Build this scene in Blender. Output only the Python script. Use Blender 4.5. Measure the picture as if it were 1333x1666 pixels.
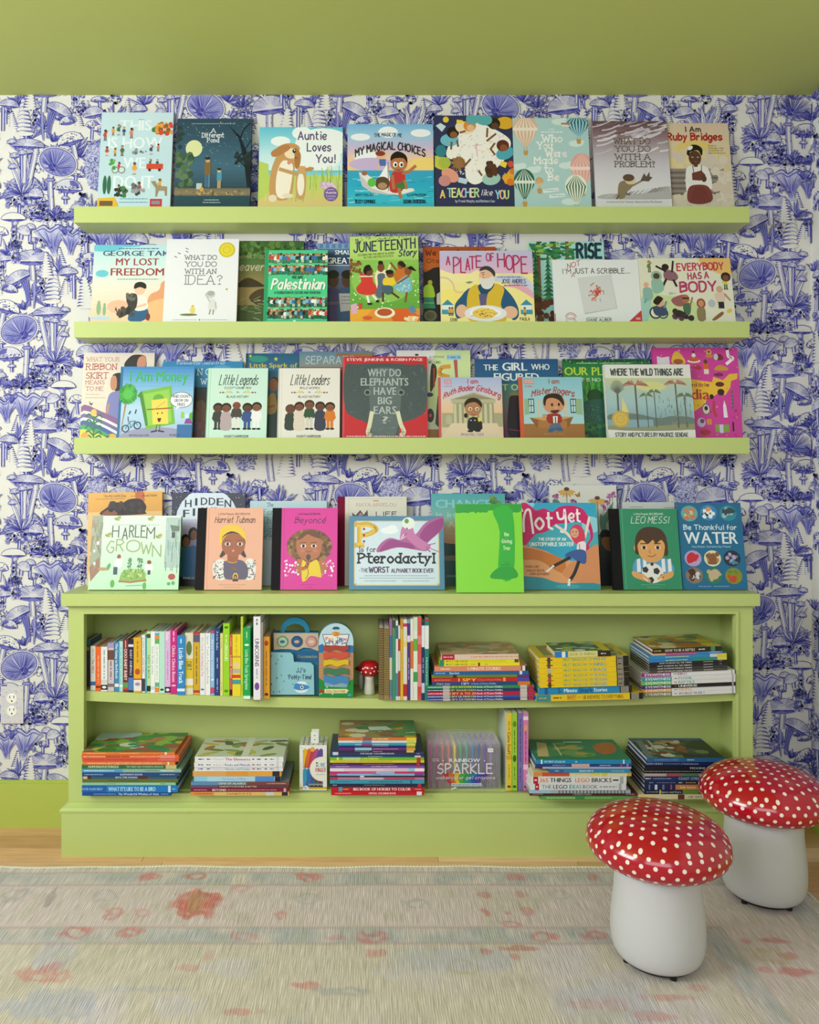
import bpy, math, random
from mathutils import Matrix, Vector
import numpy as np

for o in list(bpy.data.objects):
    bpy.data.objects.remove(o)
SC = bpy.context.scene
COL = SC.collection
PI = math.pi

# ------------------------------------------------------------ camera, light, exposure
F = 1300.0            # focal length in pixels of the 1333 px wide frame
CX, CY = 600.0, 765.0 # where the optical axis meets the frame (shift lens)
CAMD, CAMZ = 2.5, 1.113
cam_d = bpy.data.cameras.new('camera')
cam = bpy.data.objects.new('camera', cam_d)
COL.objects.link(cam)
cam.location = (0, -CAMD, CAMZ)
cam.rotation_euler = (PI / 2, 0, 0)
cam_d.sensor_fit = 'HORIZONTAL'
cam_d.sensor_width = 36.0
cam_d.lens = F / 1333 * 36
cam_d.shift_x = (666.5 - CX) / 1333
cam_d.shift_y = -(833 - CY) / 1333
cam_d.clip_start = 0.05
SC.camera = cam

w = bpy.data.worlds.new('room_light')
SC.world = w
w.use_nodes = True
w.node_tree.nodes['Background'].inputs[0].default_value = (0.87, 0.94, 1.0, 1)
w.node_tree.nodes['Background'].inputs[1].default_value = 0.42


def area(name, loc, target, sx, sy, power, color):
    d = bpy.data.lights.new(name, 'AREA')
    d.shape = 'RECTANGLE'
    d.size, d.size_y, d.energy, d.color = sx, sy, power, color
    o = bpy.data.objects.new(name, d)
    COL.objects.link(o)
    o.location = loc
    o.rotation_euler = (Vector(target) - Vector(loc)).to_track_quat('-Z', 'Y').to_euler()
    return o


area('window_daylight', (-2.55, -1.9, 1.80), (0.5, -0.2, 1.85), 1.6, 0.95, 85, (0.92, 0.96, 1.0))
area('room_daylight', (-0.6, -4.2, 2.0), (0.1, 0, 1.7), 2.6, 1.2, 41, (0.96, 0.97, 1.0))
vs = SC.view_settings
SC.display_settings.display_device = 'sRGB'
vs.view_transform = 'Standard'
vs.look = 'None'
vs.gamma = 1
vs.use_curve_mapping = False
vs.exposure = 0.0


# ------------------------------------------------------------ helpers
def lin(h):
    if not isinstance(h, str):
        return tuple(h)
    r = []
    for i in (0, 2, 4):
        v = int(h[i:i + 2], 16) / 255
        r.append(v / 12.92 if v <= .04045 else ((v + .055) / 1.055) ** 2.4)
    return tuple(r)


def at(px, py, y):
    """point of the place seen at a photo pixel, on the plane y"""
    d = CAMD + y
    return Vector(((px - CX) * d / F, y, CAMZ - (py - CY) * d / F))


def X(px, y):
    return (px - CX) * (CAMD + y) / F


def material(name, color=None, rough=.5, spec=.4, attr=False, coat=0):
    m = bpy.data.materials.new(name)
    m.use_nodes = True
    b = m.node_tree.nodes['Principled BSDF']
    b.inputs['Roughness'].default_value = rough
    b.inputs['Specular IOR Level'].default_value = spec
    b.inputs['Coat Weight'].default_value = coat
    if color is not None:
        b.inputs['Base Color'].default_value = (*lin(color), 1)
    if attr:
        a = m.node_tree.nodes.new('ShaderNodeAttribute')
        a.attribute_name = 'Col'
        m.node_tree.links.new(a.outputs['Color'], b.inputs['Base Color'])
    return m


def bsdf(m):
    return m.node_tree.nodes['Principled BSDF']


def node(m, t, **kw):
    n = m.node_tree.nodes.new(t)
    for k, v in kw.items():
        if k in n.inputs:
            n.inputs[k].default_value = v
        else:
            setattr(n, k, v)
    return n


def wire(m, a, b):
    m.node_tree.links.new(a, b)


class MB:
    """collects coloured faces and links them as ONE mesh object"""
    def __init__(s):
        s.v, s.f, s.c, s.m = [], [], [], []

    def face(s, pts, col=(1, 1, 1), mat=0):
        n = len(s.v)
        s.v.extend([tuple(p) for p in pts])
        s.f.append(tuple(range(n, n + len(pts))))
        if isinstance(col[0], (tuple, list)):
            s.c.extend(col)
        else:
            s.c.extend([col] * len(pts))
        s.m.append(mat)

    def box(s, x0, y0, z0, x1, y1, z1, col=(1, 1, 1), mat=0, skip=''):
        if not isinstance(col, dict):
            col = {'*': col}
        q = {'-z': [(x0, y0, z0), (x0, y1, z0), (x1, y1, z0), (x1, y0, z0)],
             '+z': [(x0, y0, z1), (x1, y0, z1), (x1, y1, z1), (x0, y1, z1)],
             '-y': [(x0, y0, z0), (x1, y0, z0), (x1, y0, z1), (x0, y0, z1)],
             '+y': [(x0, y1, z0), (x0, y1, z1), (x1, y1, z1), (x1, y1, z0)],
             '-x': [(x0, y0, z0), (x0, y0, z1), (x0, y1, z1), (x0, y1, z0)],
             '+x': [(x1, y0, z0), (x1, y1, z0), (x1, y1, z1), (x1, y0, z1)]}
        for k, p in q.items():
            if k not in skip.split():
                s.face(p, col.get(k, col['*']), mat)

    def build(s, name, mats, parent=None, weld=False, smooth=False, bevel=0):
        me = bpy.data.meshes.new(name)
        me.from_pydata(s.v, [], s.f)
        if not isinstance(mats, (list, tuple)):
            mats = [mats]
        for m in mats:
            me.materials.append(m)
        if len(mats) > 1:
            me.polygons.foreach_set('material_index', s.m)
        ca = me.color_attributes.new('Col', 'FLOAT_COLOR', 'POINT')
        arr = np.ones((len(s.v), 4), dtype=np.float32)
        if s.v:
            arr[:, :3] = np.array(s.c, dtype=np.float32)
        ca.data.foreach_set('color', arr.ravel())
        o = bpy.data.objects.new(name, me)
        COL.objects.link(o)
        if weld:
            import bmesh
            bm = bmesh.new()
            bm.from_mesh(me)
            bmesh.ops.remove_doubles(bm, verts=bm.verts, dist=1e-5)
            bm.to_mesh(me)
            bm.free()
        if bevel:
            md = o.modifiers.new('bevel', 'BEVEL')
            md.width, md.segments, md.limit_method = bevel, 3, 'ANGLE'
            md.harden_normals = False
        if smooth:
            me.polygons.foreach_set('use_smooth', [True] * len(me.polygons))
        me.update()
        if parent is not None:
            o.parent = parent
        return o


def thing(name, label, cat, loc=(0, 0, 0), group=None):
    o = bpy.data.objects.new(name, None)
    COL.objects.link(o)
    o.empty_display_size = .05
    o.location = loc
    return tag(o, label, cat, group)


def tag(o, label, cat, group=None):
    o['label'], o['category'] = label, cat
    if group:
        o['group'] = group
    return o


def struct(o):
    o['kind'] = 'structure'
    return o


def lathe(prof, n=48, col=(1, 1, 1), cx=0, cy=0):
    mb = MB()
    for i in range(len(prof) - 1):
        (r0, z0), (r1, z1) = prof[i], prof[i + 1]
        for k in range(n):
            a, b = 2 * PI * k / n, 2 * PI * (k + 1) / n
            p = [(cx + r0 * math.cos(a), cy + r0 * math.sin(a), z0), (cx + r0 * math.cos(b), cy + r0 * math.sin(b), z0),
                 (cx + r1 * math.cos(b), cy + r1 * math.sin(b), z1), (cx + r1 * math.cos(a), cy + r1 * math.sin(a), z1)]
            if r0 < 1e-6:
                p = [p[0], p[2], p[3]]
            elif r1 < 1e-6:
                p = p[:3]
            mb.face(p, col)
    return mb


# ------------------------------------------------------------ lettering
def block_glyphs():
    """the built-in letterforms as flat faces, regular and bold"""
    chars = [chr(i) for i in range(33, 127)] + ['é']
    tmp = []
    for bold in (0, 1):
        for ch in chars:
            cu = bpy.data.curves.new('g', 'FONT')
            cu.body = ch
            cu.resolution_u = 2
            o = bpy.data.objects.new('g', cu)
            COL.objects.link(o)
            tmp.append((bold, ch, o))
    dg = bpy.context.evaluated_depsgraph_get()
    out = {}
    for bold, ch, o in tmp:
        e = o.evaluated_get(dg)
        me = e.to_mesh()
        vs_ = [(v.co.x, v.co.y) for v in me.vertices]
        fs = [[vs_[i] for i in p.vertices] for p in me.polygons]
        if vs_:
            x0 = min(v[0] for v in vs_)
            x1 = max(v[0] for v in vs_)
        else:
            x0 = x1 = 0
        out[(bold, ch)] = ([[(x - x0, y) for x, y in f] for f in fs], x1 - x0)
        e.to_mesh_clear()
    for bold, ch, o in tmp:
        cu = o.data
        bpy.data.objects.remove(o)
        bpy.data.curves.remove(cu)
    return out


GL = block_glyphs()
CAPH = max(y for f in GL[(0, 'H')][0] for x, y in f)
HAND = {}
for ln in """A 00 39 60/13 53
B 09 00/~09 39 57 35 05/~05 46 52 31 00
C ~58 39 16 03 20 40 51
D 09 00/~09 39 57 53 30 00
E 59 09 00 50/05 45
F 59 09 00/05 45
G ~58 39 16 03 20 40 52/52 54 34
H 09 00/59 50/05 55
I 19 10
J ~49 42 30 10 02
K 09 00/59 04 50
L 09 00 50
M 00 09 34 69 60
N 00 09 50 59
O ~39 07 02 30 62 67 39
P 00 09/~09 39 57 35 04
Q ~39 07 02 30 62 67 39/41 6a
R 00 09/~09 39 57 35 05/25 50
S ~58 39 17 15 44 52 30 01
T 09 69/39 30
U ~09 04 11 30 51 64 69
V 09 30 69
W 09 20 47 60 89
X 09 60/69 00
Y 09 34 69/34 30
Z 09 59 00 50
a ~45 26 04 02 20 42/46 40
b 09 00/~04 26 45 42 20 01
c ~45 26 04 02 20 41
d 49 40/~44 26 04 02 20 42
e ~03 33 45 26 04 02 20 41
f ~39 29 17 10/05 35
g 46 4a/~4a 2c 0b/~44 26 04 02 20 42
h 09 00/~04 26 44 40
i 16 10/18 19
j 16 1a/~1a 0c/18 19
k 09 00/46 03 40
l 19 10
m 06 00/~04 16 34 30/~34 46 64 60
n 06 00/~04 26 44 40
o ~26 04 02 20 42 44 26
p 06 0c/~04 26 44 42 20 02
q 46 4c/~44 26 04 02 20 42
r 06 00/~03 26 35
s ~45 26 04 42 20 01
t 19 11 30/06 36
u ~06 02 20 42/46 40
v 06 20 46
w 06 10 34 50 66
x 06 40/46 00
y 06 21/46 0c
z 06 46 00 40
é ~03 33 45 26 04 02 20 41/27 49
0 ~29 07 02 20 42 47 29
1 07 29 20
2 ~07 29 47 34 00/00 50
3 ~08 29 47 25/~25 44 42 20 01
4 40 49 03 53
5 49 09 05/~05 36 43 30 01
6 ~48 25 02 20 42 34 03
7 09 49 10
8 ~25 07 29 47 25 02 20 42 25
9 ~02 20 45 29 07 25 46
? ~07 29 47 25 23/20 21
! 19 13/10 11
. 10 11
, 11 0a
' 19 17
- 04 34
: 10 11/15 16
& 50 07 29 37 03 20 54""".split('\n'):
    ch, rest = ln[0], ln[2:]
    st = []
    for s_ in rest.split('/'):
        sm = s_[0] == '~'
        pts = [(int(t[0]), int(t[1]) if t[1].isdigit() else -(ord(t[1]) - 96)) for t in s_.lstrip('~').split()]
        st.append((sm, pts))
    HAND[ch] = (st, max(p[0] for _, ps in st for p in ps))


def smooth_line(p, n=4):
    if len(p) < 3:
        return p
    closed = p[0] == p[-1]
    q = ([p[-2]] + p + [p[1]]) if closed else ([p[0]] + p + [p[-1]])
    out = []
    for i in range(1, len(q) - 2):
        a, b, c, d = q[i - 1], q[i], q[i + 1], q[i + 2]
        for k in range(n):
            t = k / n
            out.append(tuple(.5 * (2 * b[j] + (c[j] - a[j]) * t + (2 * a[j] - 5 * b[j] + 4 * c[j] - d[j]) * t * t
                                   + (3 * b[j] - a[j] - 3 * c[j] + d[j]) * t ** 3) for j in (0, 1)))
    out.append(p[-1])
    return out


class Art:
    """print on a flat face; coordinates are those of a view (ox, oy, scale) on the photo"""
    def __init__(s, px0, py0, px1, py1, W, H):
        s.b = (px0, py0, px1, py1)
        s.W, s.H = W, H
        s.o = (0, 0, 1)
        s.fs = []
        s.layer = 0
        s.rnd = random.Random(7)

    def src(s, ox, oy, k):
        s.o = (ox, oy, k)
        return s

    def loc(s, p):
        px, py = s.o[0] + p[0] * s.o[2], s.o[1] + p[1] * s.o[2]
        a = s.b
        return ((px - a[0]) / (a[2] - a[0]) * s.W, (py - a[1]) / (a[3] - a[1]) * s.H)

    def put(s, pts, col, nl=True):
        if nl:
            s.layer += 1
        q = [s.loc(p) for p in pts]
        for ax, lim, sg in ((0, 0, 1), (0, s.W, -1), (1, 0, 1), (1, s.H, -1)):
            if not q:
                return
            if all((p[ax] - lim) * sg >= 0 for p in q):
                continue
            out = []
            for i in range(len(q)):
                a, b = q[i - 1], q[i]
                da, db = (a[ax] - lim) * sg, (b[ax] - lim) * sg
                if (da >= 0) != (db >= 0):
                    t = da / (da - db)
                    out.append((a[0] + (b[0] - a[0]) * t, a[1] + (b[1] - a[1]) * t))
                if db >= 0:
                    out.append(b)
            q = out
        if len(q) >= 3:
            s.fs.append((q, lin(col), s.layer))

    # shapes
    def R(s, x0, y0, x1, y1, c):
        s.put([(x0, y0), (x1, y0), (x1, y1), (x0, y1)], c)

    def P(s, pts, c, sm=False):
        if sm:
            pts = smooth_line(list(pts) + [pts[0]], 4)[:-1]
        s.put(pts, c)

    def E(s, cx, cy, rx, ry, c, rot=0, n=20):
        ca, sa = math.cos(rot), math.sin(rot)
        s.put([(cx + rx * math.cos(2 * PI * i / n) * ca - ry * math.sin(2 * PI * i / n) * sa,
                cy + rx * math.cos(2 * PI * i / n) * sa + ry * math.sin(2 * PI * i / n) * ca) for i in range(n)], c)

    def L(s, pts, w, c, sm=False, nl=True):
        if sm:
            pts = smooth_line(list(pts))
        if nl:
            s.layer += 1
        base = s.layer
        for i, (a, b) in enumerate(zip(pts, pts[1:])):
            s.layer = base + .5 * (i % 2)
            dx, dy = b[0] - a[0], b[1] - a[1]
            l = math.hypot(dx, dy)
            if l < 1e-6:
                continue
            dx, dy = dx / l, dy / l
            e = w * .3
            ax, ay, bx, by = a[0] - dx * e, a[1] - dy * e, b[0] + dx * e, b[1] + dy * e
            nx, ny = -dy * w / 2, dx * w / 2
            s.put([(ax + nx, ay + ny), (bx + nx, by + ny), (bx - nx, by - ny), (ax - nx, ay - ny)], c, False)
        s.layer = base

    def G(s, x0, y0, x1, y1, *st):
        """printed vertical blend of colours"""
        n = len(st) - 1
        cs = [lin(c) for c in st]
        m = 6
        s.layer += 1
        for i in range(n):
            for k in range(m):
                t = (k + .5) / m
                c = tuple(cs[i][j] + (cs[i + 1][j] - cs[i][j]) * t for j in range(3))
                ya = y0 + (y1 - y0) * (i + k / m) / n
                yb = y0 + (y1 - y0) * (i + (k + 1) / m) / n
                s.put([(x0, ya), (x1, ya), (x1, yb), (x0, yb)], c, False)

    def S(s, n, x0, y0, x1, y1, r, cols, seed=1, asp=1.0):
        """little scattered blobs"""
        g = random.Random(seed)
        cols = cols.split()
        for i in range(n):
            rr = r * g.uniform(.6, 1.3)
            s.E(g.uniform(x0, x1), g.uniform(y0, y1), rr, rr * asp, g.choice(cols), g.uniform(0, 3), 7)

    def M(s, x0, x1, y, h, c, seed=3):
        """a line of print too small to read"""
        g = random.Random(seed + int(x0 + y))
        x = x0
        s.layer += 1
        while x < x1:
            l = h * g.uniform(.5, 3)
            xe = min(x + l, x1)
            s.put([(x, y - h * .35), (xe, y - h * .35), (xe, y + h * .35), (x, y + h * .35)], c, False)
            x += l + h * .45

    def T(s, t, x0, x1, yb, h, c, f='b', w=None, arc=0, slope=0):
        """lettering between x0 and x1 on the baseline yb; f: b bold, r regular, h hand, s serif, i slanted hand"""
        out = []
        x = 0.0
        if f in 'br':
            k = h / CAPH
            for ch in t:
                if ch == ' ':
                    x += .28
                    continue
                fs, adv = GL.get((1 if f == 'b' else 0, ch), GL[(0, '-')])
                out += [[(px + x, py * k) for px, py in q] for q in fs]
                x += adv + .085
            tot = max(x - .085, .01)
        else:
            k = h / 9
            wd = w or h * .11
            segs = []
            for ch in t:
                if ch == ' ':
                    x += 3
                    continue
                st, adv = HAND.get(ch, HAND['-'])
                for sm, ps in st:
                    q = smooth_line(ps, 4) if sm else ps
                    segs.append([(p[0] + x, p[1]) for p in q])
                    if f == 's' and not sm:
                        for p in (ps[0], ps[-1]):
                            if p[1] in (0, 9, 6):
                                segs.append([(p[0] + x - 1.1, p[1]), (p[0] + x + 1.1, p[1])])
                x += adv + 2.2
            tot = max(x - 2.2, .5)
        sx = (x1 - x0) / tot

        def pos(px, py):
            X_ = x0 + px * sx
            u = (px / tot - .5) * 2
            return (X_ + (py * .22 if f == 'i' else 0), yb - py + arc * u * u + slope * (px / tot))
        s.layer += 1
        if f in 'br':
            for e in (-.022, .022, 0) if f == 'b' else (0,):
                s.layer += 1
                for q in out:
                    s.put([pos(p[0] + e, p[1]) for p in q], c, False)
        else:
            for q in segs:
                s.L([pos(p[0], p[1] * k) for p in q], wd, c)

    def F(s, cx, top, h, skin, hair, shirt, pants, arms=1):
        """a small drawn person"""
        u = h / 10
        s.R(cx - 1.1 * u, top + 6 * u, cx - .2 * u, top + 9.6 * u, pants)
        s.R(cx + .2 * u, top + 6 * u, cx + 1.1 * u, top + 9.6 * u, pants)
        s.R(cx - 1.5 * u, top + 9.5 * u, cx - .1 * u, top + 10 * u, '332a28')
        s.R(cx + .1 * u, top + 9.5 * u, cx + 1.5 * u, top + 10 * u, '332a28')
        s.L([(cx - 1 * u, top + 3.2 * u), (cx - 1.9 * u, top + 5.5 * u)], .8 * u, shirt)
        s.L([(cx + 1 * u, top + 3.2 * u), (cx + 1.9 * u, top + (5.5 if arms == 1 else 1.6) * u)], .8 * u, shirt)
        s.P([(cx - .9 * u, top + 2.7 * u), (cx + .9 * u, top + 2.7 * u), (cx + 1.4 * u, top + 6.6 * u), (cx - 1.4 * u, top + 6.6 * u)], shirt)
        s.E(cx, top + 1.25 * u, 1.35 * u, 1.3 * u, hair)
        s.E(cx, top + 1.65 * u, 1.05 * u, 1.1 * u, skin)

    def emit(s, mb, f):
        for q, c, l in s.fs:
            mb.face([f(u, v, l) for u, v in q], c)

# ------------------------------------------------------------ materials of the room
PAINT = 'bac97a'
m_paint = material('green_paint', PAINT, rough=.38, spec=.35)
m_ceil = material('green_ceiling_paint', 'bfc973', rough=.6, spec=.2)
m_print = material('printed_cover', rough=.34, spec=.4, attr=True)
m_wallpaper = material('toile_wallpaper', rough=.75, spec=.15, attr=True)
m_white = material('white_plastic', 'eeece6', rough=.35)
m_dark = material('black_rubber', '141414', rough=.6)


def page_material():
    m = material('page_block', 'e9e4d6', rough=.8, spec=.1)
    tc = node(m, 'ShaderNodeTexCoord')
    wv = node(m, 'ShaderNodeTexNoise')
    mp = node(m, 'ShaderNodeMapping')
    mp.inputs['Scale'].default_value = (3, 1500, 3)
    wire(m, tc.outputs['Object'], mp.inputs[0])
    wire(m, mp.outputs[0], wv.inputs['Vector'])
    cr = node(m, 'ShaderNodeValToRGB')
    cr.color_ramp.elements[0].position, cr.color_ramp.elements[1].position = .35, .6
    cr.color_ramp.elements[0].color = (.45, .42, .35, 1)
    cr.color_ramp.elements[1].color = (.84, .81, .73, 1)
    wire(m, wv.outputs['Fac'], cr.inputs[0])
    wire(m, cr.outputs[0], bsdf(m).inputs['Base Color'])
    return m


m_pages = page_material()


def bump(m, scale, strength, dist=.002):
    tc = node(m, 'ShaderNodeTexCoord')
    nz = node(m, 'ShaderNodeTexNoise')
    nz.inputs['Scale'].default_value = scale
    bp = node(m, 'ShaderNodeBump')
    bp.inputs['Strength'].default_value = strength
    bp.inputs['Distance'].default_value = dist
    wire(m, tc.outputs['Object'], nz.inputs['Vector'])
    wire(m, nz.outputs['Fac'], bp.inputs['Height'])
    wire(m, bp.outputs[0], bsdf(m).inputs['Normal'])


bump(m_paint, 60, .06)
bump(m_ceil, 90, .08)

# ------------------------------------------------------------ toile wallpaper
PAPER = lin('d9d7d2')
INK, MID, PALE, WASH = lin('3b3c94'), lin('6263ad'), lin('9091c3'), lin('babbd5')


class Toile:
    def __init__(s):
        s.fs = []
        s.l = s.n = 0
        s.g = random.Random(11)

    def poly(s, p, c):
        s.fs.append((p, c, s.l * 3 + s.n % 3))

    def up(s):
        s.l += 1

    def ell(s, cx, cy, rx, ry, c, rot=0, a0=0, a1=2 * PI, n=22):
        ca, sa = math.cos(rot), math.sin(rot)
        s.poly([(cx + rx * math.cos(a0 + (a1 - a0) * i / n) * ca - ry * math.sin(a0 + (a1 - a0) * i / n) * sa,
                 cy + rx * math.cos(a0 + (a1 - a0) * i / n) * sa + ry * math.sin(a0 + (a1 - a0) * i / n) * ca)
                for i in range(n + (1 if a1 - a0 < 6 else 0))], c)

    def line(s, pts, w, c, sm=True, taper=True):
        if sm:
            pts = smooth_line(list(pts), 3)
        n = len(pts) - 1
        s.n += 1
        for i in range(n):
            a, b = pts[i], pts[i + 1]
            dx, dy = b[0] - a[0], b[1] - a[1]
            l = math.hypot(dx, dy) or 1
            wa = w * (1 - .8 * abs(2 * i / n - 1) ** 3) if taper else w
            wb = w * (1 - .8 * abs(2 * (i + 1) / n - 1) ** 3) if taper else w
            nx, ny = -dy / l / 2, dx / l / 2
            s.poly([(a[0] + nx * wa, a[1] + ny * wa), (b[0] + nx * wb, b[1] + ny * wb),
                    (b[0] - nx * wb, b[1] - ny * wb), (a[0] - nx * wa, a[1] - ny * wa)], c)

    def arc(s, cx, cy, rx, ry, a0, a1, w, c, rot=0, n=12, taper=True):
        ca, sa = math.cos(rot), math.sin(rot)
        p = []
        for i in range(n + 1):
            a = a0 + (a1 - a0) * i / n
            x, y = rx * math.cos(a), ry * math.sin(a)
            p.append((cx + x * ca - y * sa, cy + x * sa + y * ca))
        s.line(p, w, c, False, taper)

    # --- motifs
    def fan(s, cx, cy, rx, ry, rot, hx, hy):
        g = s.g
        s.up(); s.ell(cx, cy, rx * 1.08, ry * 1.1, PAPER, rot)
        s.up(); s.ell(cx, cy, rx, ry, PALE, rot)
        s.up()
        ca, sa = math.cos(rot), math.sin(rot)
        for i in range(64):
            a = 2 * PI * i / 64 + g.uniform(-.03, .03)
            x, y = rx * math.cos(a), ry * math.sin(a)
            ex, ey = cx + x * ca - y * sa, cy + x * sa + y * ca
            t = g.uniform(.82, .98)
            s.line([(hx, hy), (hx + (ex - hx) * .5 + g.uniform(-4, 4), hy + (ey - hy) * .5 + g.uniform(-4, 4)),
                    (hx + (ex - hx) * t, hy + (ey - hy) * t)], g.uniform(3.5, 7), g.choice([INK, INK, MID, WASH, MID]), True)
        s.up(); s.ell(hx - 10, hy - 8, rx * .26, ry * .28, INK, rot)
        for i in range(26):
            a = g.uniform(0, 6.28)
            s.line([(hx, hy), (hx + math.cos(a) * rx * .5, hy + math.sin(a) * ry * .5)], 4, WASH, False)
        s.up(); s.arc(cx, cy, rx, ry, 0, 2 * PI, 6, INK, rot, 28, False)
        s.arc(cx, cy, rx * 1.08, ry * 1.1, PI * .9, PI * 2.1, 4, MID, rot, 20)

    def stem(s, pts, w, dash=True, c=MID):
        g = s.g
        s.up()
        p = smooth_line(list(pts), 4)
        s.line(p, w, PAPER, False, False)
        s.up()
        for off, cc, ww in ((-.5, INK, 5), (.5, INK, 6), (.3, MID, 6), (.12, PALE, 5), (-.3, PALE, 4)):
            q = []
            for i in range(len(p)):
                a, b = p[max(i - 1, 0)], p[min(i + 1, len(p) - 1)]
                l = math.hypot(b[0] - a[0], b[1] - a[1]) or 1
                q.append((p[i][0] - (b[1] - a[1]) / l * off * w, p[i][1] + (b[0] - a[0]) / l * off * w))
            s.line(q, ww, cc, False, False)
        if dash:
            for i in range(len(p) * 3):
                k = g.randrange(len(p))
                x, y = p[k]
                o = g.choice([-.42, .42, .35]) * w + g.uniform(-3, 3)
                s.line([(x + o, y - 8), (x + o + 2, y + 8)], g.uniform(5, 10), g.choice([INK, MID]), False)

    def cap(s, cx, cy, rx, ry, rot=0, kind='hatch', skirt=True):
        """mushroom cap: dome above, gills below"""
        g = s.g
        ca, sa = math.cos(rot), math.sin(rot)
        T = lambda x, y: (cx + x * ca - y * sa, cy + x * sa + y * ca)
        dome = [T(rx * math.cos(a), -ry * math.sin(a)) for a in np.linspace(0, PI, 16)]
        low = [T(rx * math.cos(a), ry * .35 * math.sin(a)) for a in np.linspace(PI, 2 * PI, 10)]
        low = [T(-rx + 2 * rx * t, ry * .32 * math.sin(PI * t)) for t in np.linspace(0, 1, 10)]
        s.up(); s.poly(dome + low, PAPER if kind in ('dots', 'none') else lin('cccbd4'))
        if skirt:
            s.up(); s.poly([T(-rx + 2 * rx * t, 0) for t in (0, 1)][::-1] + low, PALE)
            s.up()
            for i in range(int(rx / 4)):
                t = (i + .5) / int(rx / 4)
                x = -rx + 2 * rx * t
                s.line([T(x * .35, -2), T(x * .8, ry * .16 * math.sin(PI * t)), T(x, ry * .32 * math.sin(PI * t))], g.uniform(3, 5), g.choice([INK, INK, MID]))
        s.up()
        if kind == 'hatch':
            for i in range(int(rx * 1.5)):
                a = g.uniform(.04, PI - .04)
                d = abs(math.cos(a))
                if g.random() > .4 + d * .8:
                    continue
                r0 = g.uniform(.2, .75)
                s.line([T(rx * math.cos(a), -ry * math.sin(a)), T(rx * r0 * math.cos(a), -ry * r0 * math.sin(a) - ry * .12)], g.uniform(3, 5), g.choice([MID, MID, PALE, INK]))
        elif kind == 'dots':
            for i in range(int(rx * .4)):
                a, r = g.uniform(.1, PI - .1), g.uniform(.2, .95)
                p = T(rx * r * math.cos(a), -ry * r * math.sin(a))
                s.ell(p[0], p[1], g.uniform(3, 8), g.uniform(3, 6), g.choice([INK, MID]), 0, n=6)
        elif kind == 'patch':
            s.poly([T(x * rx, y * ry) for x, y in ((.05, -.85), (.4, -.85), (.75, -.55), (.8, -.2), (.45, -.3), (.15, -.4))], MID)
            for i in range(30):
                x, y = g.uniform(.1, .8), g.uniform(-.75, -.25)
                s.line([T(x * rx, y * ry), T((x + .12) * rx, (y - .12) * ry)], 4, INK, False)
            for i in range(int(rx * .4)):
                x = g.uniform(-.9, .9)
                p = T(rx * x, -ry * g.uniform(.02, .3))
                s.ell(p[0], p[1], g.uniform(4, 9), g.uniform(3, 5), g.choice([INK, MID, PALE]), 0, n=6)
            for i in range(20):
                x = g.uniform(-.85, .1)
                s.line([T(x * rx, -ry * .3), T((x + .08) * rx, -ry * .75 * math.sqrt(1 - x * x))], 3.5, PALE, False)
        s.up()
        s.line(dome, 5, INK, False, False)
        s.line(low, 4, INK, False, False)

    def spray(s, bx, by, r0, r1, a0, a1, n, wid):
        """blades or stalks fanning from a base"""
        g = s.g
        for i in range(n):
            a = a0 + (a1 - a0) * (i + .5) / n + g.uniform(-.06, .06)
            r = g.uniform(r0, r1)
            b = g.uniform(-.15, .15)
            tip = (bx + r * math.cos(a), by - r * math.sin(a))
            mid = (bx + r * .55 * math.cos(a + b), by - r * .55 * math.sin(a + b))
            nx, ny = math.sin(a) * wid, math.cos(a) * wid
            s.up()
            s.poly(smooth_line([(bx, by), (mid[0] + nx, mid[1] + ny), tip], 4) + smooth_line([tip, (mid[0] - nx, mid[1] - ny), (bx, by)], 4)[1:-1], g.choice([PAPER, WASH, PAPER, PALE]))
            s.up()
            s.line([(bx, by), (mid[0] + nx, mid[1] + ny), tip], 5, INK)
            s.line([(bx, by), (mid[0] - nx, mid[1] - ny), tip], 4, MID)
            s.line([(bx, by), mid, tip], 4, g.choice([INK, MID]))
            s.line([(bx, by), (mid[0] + nx * .5, mid[1] + ny * .5), (tip[0] * .8 + bx * .2, tip[1] * .8 + by * .2)], 5, g.choice([INK, MID, PALE]))

    def curls(s, x0, y0, x1, y1, n, r=16):
        g = s.g
        s.up()
        for i in range(n // 3):
            x, y = g.uniform(x0, x1), g.uniform(y0, y1)
            s.ell(x, y, r * 1.2, r, g.choice([PAPER, WASH, PALE]), g.uniform(0, 3), n=8)
        s.up()
        for i in range(n):
            x, y, rr, a = g.uniform(x0, x1), g.uniform(y0, y1), r * g.uniform(.4, 1.1), g.uniform(0, 6.28)
            s.arc(x, y, rr, rr * g.uniform(.5, 1), a, a + g.uniform(2, 5), g.uniform(4, 8), g.choice([INK, MID, MID, PALE]), a, 6)
        for i in range(n // 4):
            x, y = g.uniform(x0, x1), g.uniform(y0, y1)
            s.ell(x, y, r * .35, r * .25, INK, g.uniform(0, 3), n=6)

    def stack(s, x, y0, y1, w0, w1, n, lean=0):
        for i in range(n):
            t = i / (n - 1)
            cx, cy, ww = x + lean * t, y0 + (y1 - y0) * t, w0 + (w1 - w0) * t
            h = abs(y1 - y0) / n
            s.up(); s.ell(cx, cy, ww, h * .8, PAPER)
            s.up()
            s.arc(cx, cy, ww, h * .75, PI * 1.02, PI * 1.98, 6, MID)
            s.arc(cx + ww * .1, cy + 3, ww * .9, h * .55, PI * 1.4, PI * 2, 8, INK)
            for k in range(7):
                u = -.8 + 1.6 * k / 6
                s.line([(cx + u * ww, cy - h * .5 * math.sqrt(1 - u * u * .8)), (cx + u * ww * .9, cy + h * .1)], 4, INK if u > .1 else PALE, False)

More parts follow.
